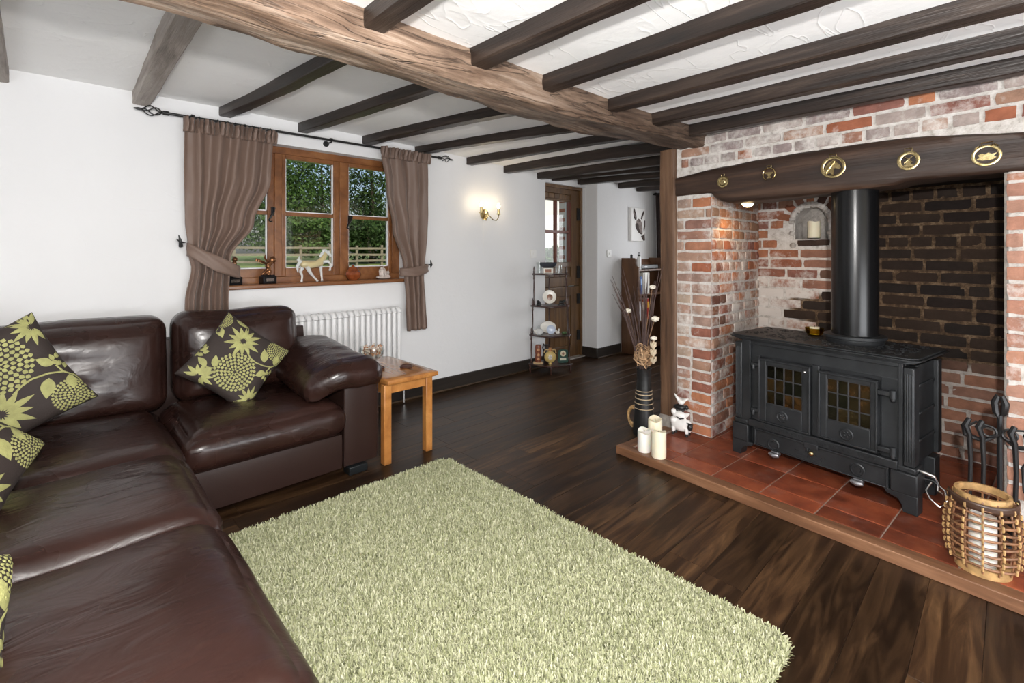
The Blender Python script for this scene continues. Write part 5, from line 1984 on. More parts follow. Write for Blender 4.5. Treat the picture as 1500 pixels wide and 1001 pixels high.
# ================================================================== stacked farm animals
fa = thing('animal_stack_ornament', 'ornament of white and black farm animals standing on one another beside the brick pier', 'ornament', fp(0.475, 1.545, HZ), FRZ + 0.15)
wm = plain('ornament_white', (0.82, 0.80, 0.77), 0.35)
km = plain('ornament_black', (0.012, 0.012, 0.012), 0.3)
a1 = MB().sph((0, 0, 0.062), (0.068, 0.035, 0.040), 16, 10).sph((-0.045, 0, 0.085), (0.03, 0.028, 0.03), 12, 8).sph((0.03, 0, 0.075), (0.04, 0.03, 0.034), 12, 8)
for x in (-0.045, 0.045):
    for y in (-0.02, 0.02):
        a1.tube([(x, y, 0.05), (x, y, 0.018)], [0.014, 0.011], 8)
remesh(a1.build('sheep_body', wm, fa), 0.004)
hf = MB()
for x in (-0.045, 0.045):
    for y in (-0.02, 0.02):
        hf.lathe([(0.0, 0.0), (0.010, 0.0), (0.009, 0.02), (0.0, 0.021)], 8, c=(x, y, 0))
hf.build('hooves', km, fa)['kind'] = 'stuff'
remesh(MB().sph((0.068, -0.022, 0.068), (0.018, 0.018, 0.024), 12, 8).tube([(0.062, -0.02, 0.088), (0.046, -0.03, 0.094)], [0.006, 0.003], 6).tube([(0.076, -0.02, 0.088), (0.092, -0.028, 0.09)], [0.006, 0.003], 6).build('sheep_head', km, fa), 0.003)
remesh(MB().sph((-0.01, 0, 0.125), (0.048, 0.028, 0.028), 14, 9).sph((-0.048, -0.006, 0.145), (0.018, 0.016, 0.02), 10, 7).tube([(0.035, 0, 0.135), (0.058, -0.004, 0.15)], [0.016, 0.006], 8).tube([(-0.03, 0, 0.12), (-0.035, 0, 0.095)], [0.012, 0.01], 6).tube([(0.02, 0, 0.12), (0.028, 0, 0.095)], [0.012, 0.01], 6).build('goat_body', wm, fa), 0.004)
MB().tube([(-0.02, -0.029, 0.122), (0.005, -0.031, 0.112), (0.03, -0.026, 0.12)], [0.003, 0.005, 0.003], 6).build('goat_patch', km, fa)
remesh(MB().sph((-0.008, 0, 0.178), (0.044, 0.024, 0.022), 14, 9).sph((0.036, -0.004, 0.186), (0.018, 0.016, 0.016), 10, 7).tube([(-0.028, 0, 0.17), (-0.03, 0, 0.15)], [0.009, 0.008], 6).tube([(0.01, 0, 0.17), (0.014, 0, 0.15)], [0.009, 0.008], 6).build('pig_body', km, fa), 0.0035)
remesh(MB().sph((0.0, 0, 0.214), (0.024, 0.016, 0.018), 12, 8).tube([(-0.012, 0, 0.22), (-0.03, 0, 0.242), (-0.046, 0, 0.264)], [0.012, 0.009, 0.003], 8).tube([(0.012, 0, 0.218), (0.034, 0, 0.236), (0.052, 0, 0.246)], [0.012, 0.008, 0.003], 8).build('goose_body', wm, fa), 0.0035)

# ================================================================== wicker lantern
ln = thing('wicker_lantern', 'round wicker lantern with a leather strap and white candle inside', 'lantern', fp(0.135, 0.083, HZ), 0.4)
prof_r = lambda z: 0.080 + 0.024 * math.sin(PI * min(1, max(0, (z + 0.03) / 0.33)))
MB().lathe([(0.055, 0.0), (0.080, 0.0), (0.082, 0.03), (0.076, 0.032), (0.055, 0.03), (0.055, 0.0)], 36).build('base_ring', M['cane'], ln)
MB().lathe([(0.0, 0.004), (0.065, 0.004), (0.065, 0.014), (0.0, 0.014)], 28).build('base_plate', M['cane'], ln)
for k in range(9):
    z = 0.045 + 0.0265 * k
    r = prof_r(z)
    MB().tube([((r + 0.002 * math.sin(7 * a)) * math.cos(a), (r + 0.002 * math.sin(7 * a)) * math.sin(a), z + 0.003 * math.sin(3 * a + k)) for a in [2 * PI * i / 40 for i in range(40)]], 0.0048, 6, closed=True).build('hoop', M['wicker'], ln)
for k in range(12):
    a = 2 * PI * (k + 0.3) / 12
    MB().tube([((prof_r(z) - 0.006) * math.cos(a), (prof_r(z) - 0.006) * math.sin(a), z) for z in [0.02 + 0.26 * i / 10 for i in range(11)]], 0.0036, 6).build('rib', M['wicker'], ln)
    bd = MB()
    for q in range(9):
        z = 0.045 + 0.0265 * q
        bd.tube([((prof_r(z) + 0.0055) * math.cos(a), (prof_r(z) + 0.0055) * math.sin(a), z - 0.009), ((prof_r(z) + 0.0075) * math.cos(a), (prof_r(z) + 0.0075) * math.sin(a), z), ((prof_r(z) + 0.0055) * math.cos(a), (prof_r(z) + 0.0055) * math.sin(a), z + 0.009)], 0.004, 5)
    bd.build('binding', M['cane'], ln)['kind'] = 'stuff'
MB().lathe([(0.070, 0.268), (0.081, 0.268), (0.081, 0.292), (0.070, 0.292), (0.070, 0.268)], 40).build('rim', M['cane'], ln)
sm_ = MB()
def strapf(u, v):
    a = PI * u
    R_ = 0.097
    x = R_ * math.cos(a)
    y = -R_ * math.sin(a) * 0.96
    z = 0.272 - 0.010 * math.sin(a) + 0.028 * (v - 0.5)
    return RZ(-1.75) @ Vector((x * (1 + 0.0 * v), y, z))
sm_.grid(strapf, 30, 3)
sm_.build('carrying_strap', M['strap'], ln, smooth=60, solid=0.004)
for sx in (-1, 1):
    p = RZ(-1.75) @ Vector((sx * 0.095, 0, 0.272))
    MB().sph(p, 0.008, 10, 6).build('stud', M['brass'], ln)
candle('white pillar candle standing inside the wicker lantern', fp(0.135, 0.083, HZ + 0.0155), 0.040, 0.185, M['wax_white'], 0.004)

# ================================================================== fireside companion set
cs_ = thing('companion_set', 'black iron fireside tool stand with poker, tongs, brush and shovel', 'fire tools', fp(0.45, 0.062, HZ), FRZ)
MB().lathe([(0.0, 0.0), (0.075, 0.0), (0.075, 0.008), (0.02, 0.016), (0.0, 0.02)], 20).build('base', M['iron'], cs_)
MB().tube([(0, 0, 0.01), (0, 0, 0.52)], 0.010, 8).build('pole', M['iron'], cs_)
MB().tube([(0, 0, 0.50), (-0.012, 0, 0.53), (-0.016, 0, 0.57), (-0.006, 0, 0.60), (0.006, 0, 0.60), (0.016, 0, 0.57), (0.012, 0, 0.53)], [0.008, 0.012, 0.013, 0.010, 0.010, 0.013, 0.012], 8, closed=True).build('grip', M['iron'], cs_)
MB().tube([(-0.11, -0.02, 0.455), (-0.105, -0.02, 0.415), (-0.05, -0.01, 0.40), (0, 0, 0.44), (0.05, -0.01, 0.40), (0.105, -0.02, 0.415), (0.11, -0.02, 0.455)], 0.010, 8).build('hanger_bar', M['iron'], cs_)
for sx in (-1, 1):
    MB().tube([(sx * (0.03 + 0.022 * math.cos(t)), -0.03, 0.45 + 0.022 * math.sin(t)) for t in [2 * PI * i / 16 for i in range(16)]], 0.005, 6, closed=True).build('scroll', M['iron'], cs_)
    MB().tube([(sx * 0.03, -0.03, 0.472), (sx * 0.07, -0.03, 0.48), (sx * 0.10, -0.03, 0.45)], 0.005, 6).build('scroll', M['iron'], cs_)
tools = [(-0.09, 'poker'), (-0.05, 'shovel'), (0.045, 'brush'), (0.09, 'tongs')]
for x, nme in tools:
    m_ = MB()
    m_.tube([(x, -0.03, 0.49), (x - 0.012, -0.034, 0.46), (x, -0.03, 0.42), (x + 0.004, -0.03, 0.30), (x, -0.028, 0.16)], [0.009, 0.012, 0.009, 0.008, 0.008], 8)
    if nme == 'poker':
        m_.tube([(x, -0.028, 0.16), (x, -0.028, 0.06), (x + 0.02, -0.028, 0.05)], [0.005, 0.005, 0.003], 6)
    elif nme == 'shovel':
        m_.bx(x - 0.035, x + 0.035, -0.034, -0.028, 0.05, 0.15)
        m_.bx(x - 0.035, x - 0.031, -0.048, -0.028, 0.05, 0.15)
        m_.bx(x + 0.031, x + 0.035, -0.048, -0.028, 0.05, 0.15)
    elif nme == 'brush':
        m_.lathe([(0.0, 0.03), (0.026, 0.032), (0.022, 0.11), (0.012, 0.15), (0.0, 0.16)], 14, c=(x, -0.03, 0))
    else:
        m_.tube([(x, -0.03, 0.38), (x + 0.024, -0.03, 0.33), (x + 0.028, -0.03, 0.24), (x + 0.01, -0.03, 0.18), (x + 0.02, -0.03, 0.09)], 0.005, 6)
        m_.tube([(x, -0.03, 0.38), (x - 0.024, -0.03, 0.33), (x - 0.02, -0.03, 0.24), (x + 0.0, -0.03, 0.18), (x - 0.01, -0.03, 0.09)], 0.005, 6)
    m_.build(nme, M['iron'], cs_)

# ================================================================== wall light
sc = thing('wall_light', 'brass twin-candle wall light with glowing bulbs on the white wall', 'wall light', (3.045, YW, 1.63))
MB().lathe([(0.0, 0.028), (0.012, 0.026), (0.03, 0.020), (0.047, 0.014), (0.052, 0.004), (0.052, 0.0), (0.0, 0.0)], 28, M=RX(PI / 2)).build('backplate', M['brass'], sc)
MB().lathe([(0.0, 0.0), (0.016, 0.004), (0.018, 0.016), (0.008, 0.03), (0.0, 0.034)], 16, M=T(0, -0.03, -0.045)).sph((0, -0.03, -0.052), 0.012, 10, 6).build('boss', M['brass'], sc)
for sx in (-1, 1):
    MB().tube([(0, -0.025, 0.0), (sx * 0.02, -0.05, -0.01), (sx * 0.05, -0.075, -0.055), (sx * 0.085, -0.085, -0.06), (sx * 0.108, -0.09, -0.03), (sx * 0.11, -0.09, 0.0)], 0.0045, 8).build('arm', M['brass'], sc)
    MB().lathe([(0.006, -0.008), (0.012, -0.002), (0.026, 0.004), (0.026, 0.007), (0.0, 0.007)], 18, c=(sx * 0.11, -0.09, 0)).build('drip_pan', M['brass'], sc)
    MB().lathe([(0.0125, 0.006), (0.0125, 0.058), (0.0, 0.058)], 16, c=(sx * 0.11, -0.09, 0)).build('candle_sleeve', M['brass'], sc)
    MB().lathe([(0.0, 0.056), (0.009, 0.058), (0.015, 0.074), (0.014, 0.09), (0.006, 0.106), (0.0, 0.114)], 14, c=(sx * 0.11, -0.09, 0)).build('bulb', emit('bulb_glow', (1.0, 0.86, 0.62), 14), sc)
    l_ = lamp('wall_light_lamp', 'POINT', (sx * 0.11, -0.105, 0.088), 1.3, (1.0, 0.78, 0.5), size=0.018)
    l_.parent = sc
MB().cyl((-0.02, -0.012, -0.05), (-0.02, -0.012, -0.40), 0.0012, 5).build('pull_cord', M['white_plastic'], sc)

# light switches
def switch(label, x, y, z):
    t_ = thing('light_switch', label, 'switch', (x, y, z))
    MB().bx(-0.043, 0.043, -0.009, 0, -0.043, 0.043).build('plate', M['white_plastic'], t_, bevel=0.004)
    MB().bx(-0.008, 0.008, -0.014, -0.008, -0.014, 0.014, RX(0.12)).build('rocker', M['white_plastic'], t_, bevel=0.002)
switch('white light switch on the wall beside the wooden door', 3.74, YW, 1.243)
switch('white light switch on the stepped wall left of the donkey picture', 4.90, YS, 1.243)

# ================================================================== corner whatnot with its ornaments
WN = Vector((3.925, 3.505, 0))
wt = thing('corner_shelf', 'dark mahogany four-tier corner shelf with turned spindles beside the door', 'shelf', WN)
tiers = [(0.095, 0.335), (0.395, 0.315), (0.70, 0.295), (1.035, 0.275)]
def tier_poly(s):
    pts = [(0.0, 0.0), (-s, 0.0), (-s, -0.05)]
    for k in range(1, 12):
        a = k / 12
        x = -s + s * a
        # bow front bulging towards the room
        t = PI / 2 * a
        pts.append((-s * 1.0 * math.cos(t) ** 0.75, -0.05 - (s - 0.05) * math.sin(t) ** 0.75))
    pts += [(-0.05, -s), (0.0, -s)]
    return pts
def tier_mb(s, z):
    mb = MB()
    p = tier_poly(s)
    n = len(p)
    mb.add([(x, y, z - 0.014) for x, y in p] + [(x, y, z) for x, y in p], [tuple(range(n)), tuple(reversed(range(n, 2 * n)))] + [(k, k + n, (k + 1) % n + n, (k + 1) % n) for k in range(n)])
    return mb
for z, s in tiers:
    tier_mb(s, z).build('tier', M['mahogany'], wt, bevel=0.004)
def spindle(x, y, z0, z1, name='spindle'):
    h = z1 - z0
    prof = [(0.0, 0.0), (0.007, 0.0), (0.010, 0.03), (0.007, 0.07), (0.011, 0.12), (0.006, 0.16), (0.0085, 0.5), (0.006, 0.84), (0.011, 0.88), (0.007, 0.93), (0.010, 0.97), (0.007, 1.0), (0.0, 1.0)]
    return MB().lathe([(r, z0 + z * h) for r, z in prof], 12, c=(x, y, 0)).build(name, M['mahogany'], wt)
for k in range(3):
    z0, s0 = tiers[k]
    z1, s1 = tiers[k + 1]
    s = s1 - 0.012
    for x, y in ((-0.02, -0.02), (-s, -0.022), (-0.022, -s)):
        spindle(x, y, z0, z1 - 0.014)
for z, s in tiers[1:]:
    for x, y in ((-s + 0.012, -0.022), (-0.022, -s + 0.012)):
        MB().lathe([(0.0, z), (0.008, z), (0.011, z + 0.02), (0.006, z + 0.035), (0.009, z + 0.05), (0.002, z + 0.075), (0.0, z + 0.078)], 10, c=(x, y, 0)).build('finial', M['mahogany'], wt)
for x, y in ((-0.02, -0.02), (-0.32, -0.022), (-0.022, -0.32), (-0.24, -0.24)):
    MB().lathe([(0.0, 0.0), (0.007, 0.0), (0.012, 0.02), (0.008, 0.05), (0.012, 0.07), (0.008, 0.081), (0.0, 0.081)], 10, c=(x, y, 0)).build('foot', M['mahogany'], wt)

china = plain('china_white', (0.8, 0.77, 0.7), 0.25)
china_blue = plain('china_blue', (0.55, 0.62, 0.75), 0.2)
bronze = plain('bronze_dark', (0.06, 0.035, 0.022), 0.35, 0.7)
blackres = plain('black_resin', (0.012, 0.012, 0.012), 0.35)
def at(u, v, z):
    return WN + Vector((u, v, z))
Z4, Z3, Z2, Z1 = [t[0] + 0.0005 for t in tiers]
FACE = -PI / 4
# top tier
g1 = thing('glass_tumbler', 'tall clear glass at the wall end of the top shelf', 'glass', at(-0.225, -0.06, Z1))
MB().lathe([(0.0, 0.0), (0.026, 0.0), (0.030, 0.12), (0.0285, 0.12), (0.025, 0.008), (0.0, 0.008)], 20).build('cup', M['clear'], g1, smooth=60)
g2 = thing('glass_tumbler', 'short clear glass beside the dark bowl on the top shelf', 'glass', at(-0.07, -0.20, Z1))
MB().lathe([(0.0, 0.0), (0.032, 0.0), (0.034, 0.085), (0.032, 0.085), (0.030, 0.008), (0.0, 0.008)], 20).build('cup', M['clear'], g2, smooth=60)
pf_ = thing('picture_stand', 'small framed picture supporting a grey bowl on the top shelf', 'ornament', at(-0.15, -0.12, Z1), FACE)
MB().bx(-0.05, 0.05, -0.03, 0.03, 0, 0.058).build('stand', china, pf_, bevel=0.006)
MB().bx(-0.032, 0.032, -0.0325, -0.029, 0.010, 0.048).build('picture', plain('picture_brown', (0.25, 0.1, 0.05), 0.5, vary=0.5, vscale=60), pf_)
gb = thing('grey_bowl', 'dark grey boat-shaped bowl on top of the small picture stand', 'bowl', at(-0.15, -0.12, Z1 + 0.0585), FACE)
MB().lathe([(0.0, 0.0), (0.045, 0.0), (0.075, 0.025), (0.088, 0.055), (0.08, 0.058), (0.06, 0.03), (0.0, 0.02)], 24, sx=1.1, sy=0.75).build('bowl', plain('bowl_grey', (0.045, 0.05, 0.062), 0.5, bump=0.4, bscale=60), gb, smooth=60)
# second tier: picture plate and dark animal groups
pl_ = thing('picture_plate', 'round picture plate with a dog portrait on a stand', 'plate', at(-0.13, -0.12, Z2), FACE)
Mx = T(0, 0.0, 0.085) @ RX(PI / 2 - 0.2)
MB().lathe([(0.0, 0.0), (0.05, 0.0), (0.072, 0.006), (0.072, 0.009), (0.05, 0.004), (0.0, 0.004)], 30, M=Mx).build('plate', china, pl_)
MB().sph((0, 0, 0), (0.030, 0.034, 0.002), 14, 6, T(0.005, -0.007, 0.082) @ RX(PI / 2 - 0.2)).sph((0, 0, 0), (0.016, 0.018, 0.002), 12, 6, T(-0.012, -0.0055, 0.055) @ RX(PI / 2 - 0.2)).build('portrait', plain('plate_print', (0.24, 0.11, 0.06), 0.3, vary=0.7, vscale=70), pl_)
MB().bx(-0.03, 0.03, -0.02, 0.03, 0.0, 0.012).tube([(-0.02, 0.02, 0.01), (-0.02, 0.035, 0.06)], 0.003, 6).tube([(0.02, 0.02, 0.01), (0.02, 0.035, 0.06)], 0.003, 6).build('stand', blackres, pl_)
def animal(label, loc, rz, s, seed, trunk=False, mat=None):
    t_ = thing('animal_figurine', label, 'figurine', loc, rz)
    m_ = MB()
    m_.sph((0, 0, 0.05 * s), (0.045 * s, 0.025 * s, 0.028 * s), 12, 8)
    m_.sph((-0.05 * s, 0, 0.068 * s), (0.022 * s, 0.019 * s, 0.022 * s), 10, 7)
    m_.tube([(-0.03 * s, 0, 0.058 * s), (-0.05 * s, 0, 0.068 * s)], [0.02 * s, 0.018 * s], 8)
    for x in (-0.03, 0.03):
        for y in (-0.014, 0.014):
            m_.tube([(x * s, y * s, 0.05 * s), (x * s, y * s, 0.006)], [0.011 * s, 0.009 * s], 7)
    if trunk:
        m_.tube([(-0.065 * s, 0, 0.068 * s), (-0.082 * s, 0, 0.045 * s), (-0.09 * s, 0, 0.06 * s)], [0.01 * s, 0.007 * s, 0.005 * s], 7)
    for y in (-1, 1):
        m_.tube([(-0.045 * s, 0.012 * y * s, 0.08 * s), (-0.042 * s, 0.018 * y * s, 0.102 * s)], [0.009 * s, 0.003 * s], 6)
    remesh(m_.build('body', mat or blackres, t_), 0.003 * max(1, s * 0.9))
    MB().lathe([(0.0, 0.0), (0.07 * s, 0.0), (0.065 * s, 0.009), (0.0, 0.009)], 16, sy=0.55).build('base', blackres, t_)
    return t_
animal('black animal figurine with pricked ears at the wall end of its shelf', at(-0.245, -0.075, Z2), 0.35, 0.62, 1)
animal('black animal figurine with raised head beside the picture plate', at(-0.045, -0.215, Z2), 2.5, 0.62, 2, True)
# third tier
gt = thing('glass_teapot', 'clear glass teapot with pale lid', 'teapot', at(-0.245, -0.075, Z3))
MB().lathe([(0.0, 0.0), (0.03, 0.0), (0.048, 0.022), (0.046, 0.045), (0.025, 0.06), (0.0, 0.062)], 22).build('pot', M['crystal'], gt, smooth=60)
MB().sph((0, 0, 0.075), (0.018, 0.018, 0.018), 12, 8).build('lid', M['clear'], gt)
MB().tube([(-0.04, 0, 0.02), (-0.065, 0, 0.035), (-0.07, 0, 0.05)], [0.012, 0.008, 0.006], 8).build('spout', china, gt)
op = thing('oval_plate', 'oval painted plate propped at the back of its shelf', 'plate', at(-0.10, -0.075, Z3), FACE)
MB().lathe([(0.0, 0.0), (0.06, 0.0), (0.085, 0.006), (0.087, 0.010), (0.06, 0.004), (0.0, 0.004)], 32, M=T(0, 0, 0.062) @ RX(PI / 2 - 0.18), sx=1.0, sy=0.72).build('plate', china, op)
MB().lathe([(0.055, 0.0), (0.084, 0.0075), (0.087, 0.0105), (0.087, 0.0085), (0.055, 0.001), (0.055, 0.0)], 32, M=T(0, -0.001, 0.062) @ RX(PI / 2 - 0.18), sx=1.0, sy=0.72).build('painted_rim', plain('plate_rim', (0.14, 0.07, 0.04), 0.3, vary=0.9, vscale=45), op)
MB().bx(-0.04, 0.04, -0.005, 0.04, 0.0, 0.008).build('stand', M['mahogany'], op)
ds = thing('white_dish', 'pale blue scalloped dish standing upright on a dark easel', 'dish', at(-0.155, -0.165, Z3), FACE)
MB().lathe([(0.0, 0.0), (0.03, 0.0), (0.045, 0.01), (0.0465, 0.016), (0.03, 0.008), (0.0, 0.008)], 24, M=T(0, 0, 0.052) @ RX(PI / 2 - 0.15)).build('dish', china_blue, ds)
MB().prism([(-0.045, 0.0), (0.045, 0.0), (0.03, 0.018), (-0.03, 0.018)], 0.02, T(0, -0.006, 0)).build('easel', M['mahogany'], ds)
sq = thing('squirrel_figurine', 'little cream squirrel figurine beside the green ornament', 'figurine', at(-0.095, -0.215, Z3), FACE)
remesh(MB().sph((0, 0, 0.02), (0.014, 0.012, 0.02), 10, 7).sph((0.006, -0.003, 0.045), (0.010, 0.009, 0.010), 10, 7).tube([(0.004, 0, 0.052), (0.002, 0, 0.064)], [0.005, 0.002], 6).tube([(0.010, 0, 0.052), (0.012, 0, 0.064)], [0.005, 0.002], 6).tube([(-0.012, 0.004, 0.01), (-0.024, 0.004, 0.025), (-0.02, 0.004, 0.05)], [0.007, 0.011, 0.008], 8).build('body', china, sq), 0.003)
gr = thing('green_frog', 'small green frog-shaped ornament', 'ornament', at(-0.035, -0.245, Z3), FACE)
remesh(MB().sph((0, 0, 0.014), (0.03, 0.022, 0.014), 12, 8).sph((-0.012, -0.012, 0.026), 0.007, 8, 5).sph((0.012, -0.012, 0.026), 0.007, 8, 5).build('body', plain('frog_green', (0.05, 0.11, 0.03), 0.4), gr), 0.003)
# bottom tier
to = thing('carved_totem', 'carved reddish wooden totem on a pale plinth', 'carving', at(-0.265, -0.085, Z4), FACE)
MB().bx(-0.05, 0.05, -0.03, 0.03, 0, 0.016).build('plinth', plain('plinth_pale', (0.48, 0.33, 0.17), 0.5), to, bevel=0.003)
MB().lathe([(0.0, 0.016), (0.032, 0.016), (0.034, 0.07), (0.03, 0.09), (0.034, 0.12), (0.032, 0.18), (0.027, 0.195), (0.0, 0.197)], 20).build('trunk', plain('totem_red', (0.17, 0.045, 0.02), 0.4, vary=0.4, vscale=30), to)
for z in (0.055, 0.095, 0.15):
    MB().sph((0, -0.03, z), (0.016, 0.008, 0.016), 10, 6).build('carving', plain('totem_carving', (0.5, 0.26, 0.13), 0.5, vary=0.5, vscale=80), to)
jg = thing('dark_jug', 'dark jug with a looped handle behind the round flask', 'jug', at(-0.115, -0.075, Z4))
MB().lathe([(0.0, 0.0), (0.035, 0.0), (0.05, 0.05), (0.045, 0.10), (0.026, 0.14), (0.032, 0.175), (0.027, 0.175), (0.02, 0.14), (0.0, 0.12)], 22).build('body', plain('jug_dark', (0.04, 0.025, 0.02), 0.3), jg)
MB().tube([(-0.028, 0, 0.16), (-0.055, 0, 0.19), (-0.068, 0, 0.15), (-0.046, 0, 0.11)], 0.007, 8).build('handle', plain('jug_handle', (0.02, 0.014, 0.012), 0.3), jg)
MB().sph((-0.02, -0.045, 0.06), (0.02, 0.008, 0.03), 10, 6).build('painted_flower', plain('jug_flower', (0.6, 0.45, 0.35), 0.4, vary=0.5, vscale=70), jg)
fk = thing('ceramic_flask', 'round yellow ceramic flask with a painted crest and ear handles', 'flask', at(-0.19, -0.185, Z4), FACE)
MB().lathe([(0.0, -0.028), (0.035, -0.026), (0.058, -0.014), (0.062, 0.0), (0.058, 0.014), (0.035, 0.026), (0.0, 0.028)], 28, M=T(0, 0, 0.072) @ RX(PI / 2)).cyl((0, 0, 0.0), (0, 0, 0.02), 0.018, 14).build('body', plain('flask_yellow', (0.55, 0.40, 0.14), 0.35, vary=0.15, vscale=20), fk, smooth=50)
MB().lathe([(0.016, 0.128), (0.012, 0.14), (0.017, 0.158), (0.017, 0.168), (0.0, 0.17)], 16).build('neck', plain('flask_neck', (0.42, 0.2, 0.08), 0.4), fk)
for sx in (-1, 1):
    MB().tube([(sx * 0.015, 0, 0.145), (sx * 0.05, 0, 0.15), (sx * 0.06, 0, 0.115)], 0.007, 8).build('handle', plain('flask_handle', (0.5, 0.34, 0.14), 0.4), fk)
MB().sph((0, -0.027, 0.072), (0.022, 0.004, 0.026), 14, 6).build('crest', plain('flask_crest', (0.55, 0.5, 0.44), 0.4, vary=0.6, vscale=70), fk)
pq = thing('green_plaque', 'dark green trophy shield with a cream medal and name plate', 'plaque', at(-0.065, -0.255, Z4), FACE + 0.1)
shield = [(-0.05, 0.004), (-0.025, 0.0), (0.0, -0.004 + 0.004), (0.025, 0.0), (0.05, 0.004), (0.058, 0.03), (0.05, 0.055), (0.056, 0.10), (0.05, 0.135), (0.02, 0.142), (-0.02, 0.142), (-0.05, 0.135), (-0.056, 0.10), (-0.05, 0.055), (-0.058, 0.03)]
MB().prism(shield, 0.014).build('shield', plain('plaque_green', (0.012, 0.055, 0.04), 0.3), pq, bevel=0.004)
MB().lathe([(0.0, 0.0), (0.028, 0.0), (0.03, 0.003), (0.022, 0.005), (0.0, 0.004)], 22, M=T(0, 0, 0.10) @ RX(PI / 2)).build('medal', plain('medal_cream', (0.62, 0.55, 0.38), 0.35), pq)
MB().sph((0, -0.004, 0.10), (0.014, 0.003, 0.015), 12, 6).build('medal_relief', plain('medal_relief', (0.3, 0.14, 0.1), 0.4), pq)
MB().bx(-0.032, 0.032, -0.003, 0.0, 0.03, 0.056).build('name_plate', plain('name_plate', (0.6, 0.58, 0.46), 0.35), pq)

# ================================================================== bookcase in the room beyond
BX, BY, BZ = 5.15, 3.262, 0
bc = thing('bookcase', 'brown wooden bookcase with open shelves against the far white wall', 'bookcase', (BX, BY, 0))
def side_poly():
    return [(-0.123, 0.0), (-0.123, 1.07), (-0.10, 1.085), (-0.075, 1.10), (-0.065, 1.19), (0.123, 1.19), (0.123, 0.0)]
for x in (0.0, 0.66):
    mb = MB()
    p = side_poly()
    n = len(p)
    mb.add([(x, y, z) for y, z in p] + [(x + 0.022, y, z) for y, z in p], [tuple(range(n)), tuple(reversed(range(n, 2 * n)))] + [(k, k + n, (k + 1) % n + n, (k + 1) % n) for k in range(n)])
    mb.build('side_panel', M['bookcase'], bc, bevel=0.003)
for z in (0.08, 0.42, 0.74, 1.05):
    MB().bx(0.022, 0.66, -0.118, 0.11, z - 0.022, z).build('shelf', M['bookcase'], bc, bevel=0.002)
MB().bx(0.022, 0.66, 0.111, 0.123, 0.0, 1.17).build('back_panel', M['bookcase'], bc)
MB().bx(0.022, 0.66, 0.09, 0.111, 1.05, 1.13).build('top_rail', M['bookcase'], bc)
def bk(name, label, cat, u, v, z, w, d, h, col, tilt=0.0, spine=None):
    t_ = thing(name, label, cat, (BX + u, BY + v, z))
    MB().bx(0, w, 0, d, 0, h, RY(tilt)).build('cover', plain(name + '_cover', col, 0.45), t_, bevel=0.002)
    MB().bx(0.002, w - 0.002, 0.004, d + 0.001, h - 0.003, h + 0.001, RY(tilt)).build('pages', plain('pages', (0.7, 0.66, 0.58), 0.8), t_)
    if spine:
        MB().bx(w * 0.15, w * 0.85, -0.001, 0.001, h * 0.55, h * 0.85, RY(tilt)).build('spine_label', plain(name + '_spine', spine, 0.5), t_)
    return t_
SZ1, SZ2 = 0.7405, 0.4205
bk('book', 'blue book next to the large white binder', 'book', 0.075, -0.105, SZ1, 0.035, 0.17, 0.22, (0.03, 0.09, 0.3), spine=(0.35, 0.5, 0.75))
bk('book', 'slim dark grey book at the end of the shelf under the bottles', 'book', 0.035, -0.10, SZ1, 0.03, 0.16, 0.2, (0.05, 0.06, 0.07))
bk('binder', 'large white binder standing next to the blue book', 'binder', 0.125, -0.11, SZ1, 0.15, 0.19, 0.265, (0.75, 0.73, 0.68))
bk('book', 'white paperback on the lower shelf near the side panel', 'book', 0.035, -0.11, SZ2, 0.04, 0.15, 0.235, (0.7, 0.7, 0.74))
bk('book', 'brown book beside the white paperback on the lower shelf', 'book', 0.08, -0.105, SZ2, 0.035, 0.15, 0.21, (0.2, 0.14, 0.1))
bk('book', 'tan book with a pale spine label on the lower shelf', 'book', 0.12, -0.105, SZ2, 0.04, 0.15, 0.22, (0.45, 0.33, 0.22), spine=(0.7, 0.62, 0.5))
bk('book', 'rust brown book left of the bright red book', 'book', 0.165, -0.11, SZ2, 0.05, 0.15, 0.255, (0.3, 0.07, 0.03))
bk('book', 'bright red book with a yellow spine patch', 'book', 0.22, -0.11, SZ2, 0.045, 0.15, 0.26, (0.35, 0.02, 0.015), spine=(0.75, 0.42, 0.05))
dv = thing('media_player', 'flat black media player on top of the bookcase', 'media player', (BX + 0.18, BY - 0.02, 1.0505))
MB().bx(-0.08, 0.32, -0.085, 0.1, 0.006, 0.052).build('case', M['black_plastic'], dv, bevel=0.004)
MB().bx(-0.03, 0.05, -0.0865, -0.084, 0.02, 0.036).build('display', plain('display_grey', (0.25, 0.27, 0.28), 0.2), dv)
MB().cyl((-0.06, -0.06, 0), (-0.06, -0.06, 0.007), 0.01, 10).cyl((0.3, -0.06, 0), (0.3, -0.06, 0.007), 0.01, 10).cyl((0.3, 0.08, 0), (0.3, 0.08, 0.007), 0.01, 10).cyl((-0.06, 0.08, 0), (-0.06, 0.08, 0.007), 0.01, 10).build('feet', M['black_plastic'], dv)['kind'] = 'stuff'
fb = thing('water_bottle', 'white metal water bottle with a black loop cap on the bookcase', 'bottle', (BX + 0.055, BY - 0.095, 1.0505))
MB().lathe([(0.0, 0.0), (0.026, 0.0), (0.027, 0.006), (0.027, 0.13), (0.018, 0.155), (0.016, 0.165), (0.0, 0.165)], 20).build('body', M['white_gloss'], fb)
MB().lathe([(0.017, 0.163), (0.017, 0.182), (0.0, 0.184)], 16).tube([(-0.013, 0, 0.182), (-0.012, 0, 0.2), (0, 0, 0.208), (0.012, 0, 0.2), (0.013, 0, 0.182)], 0.004, 6).build('cap', M['black_plastic'], fb)
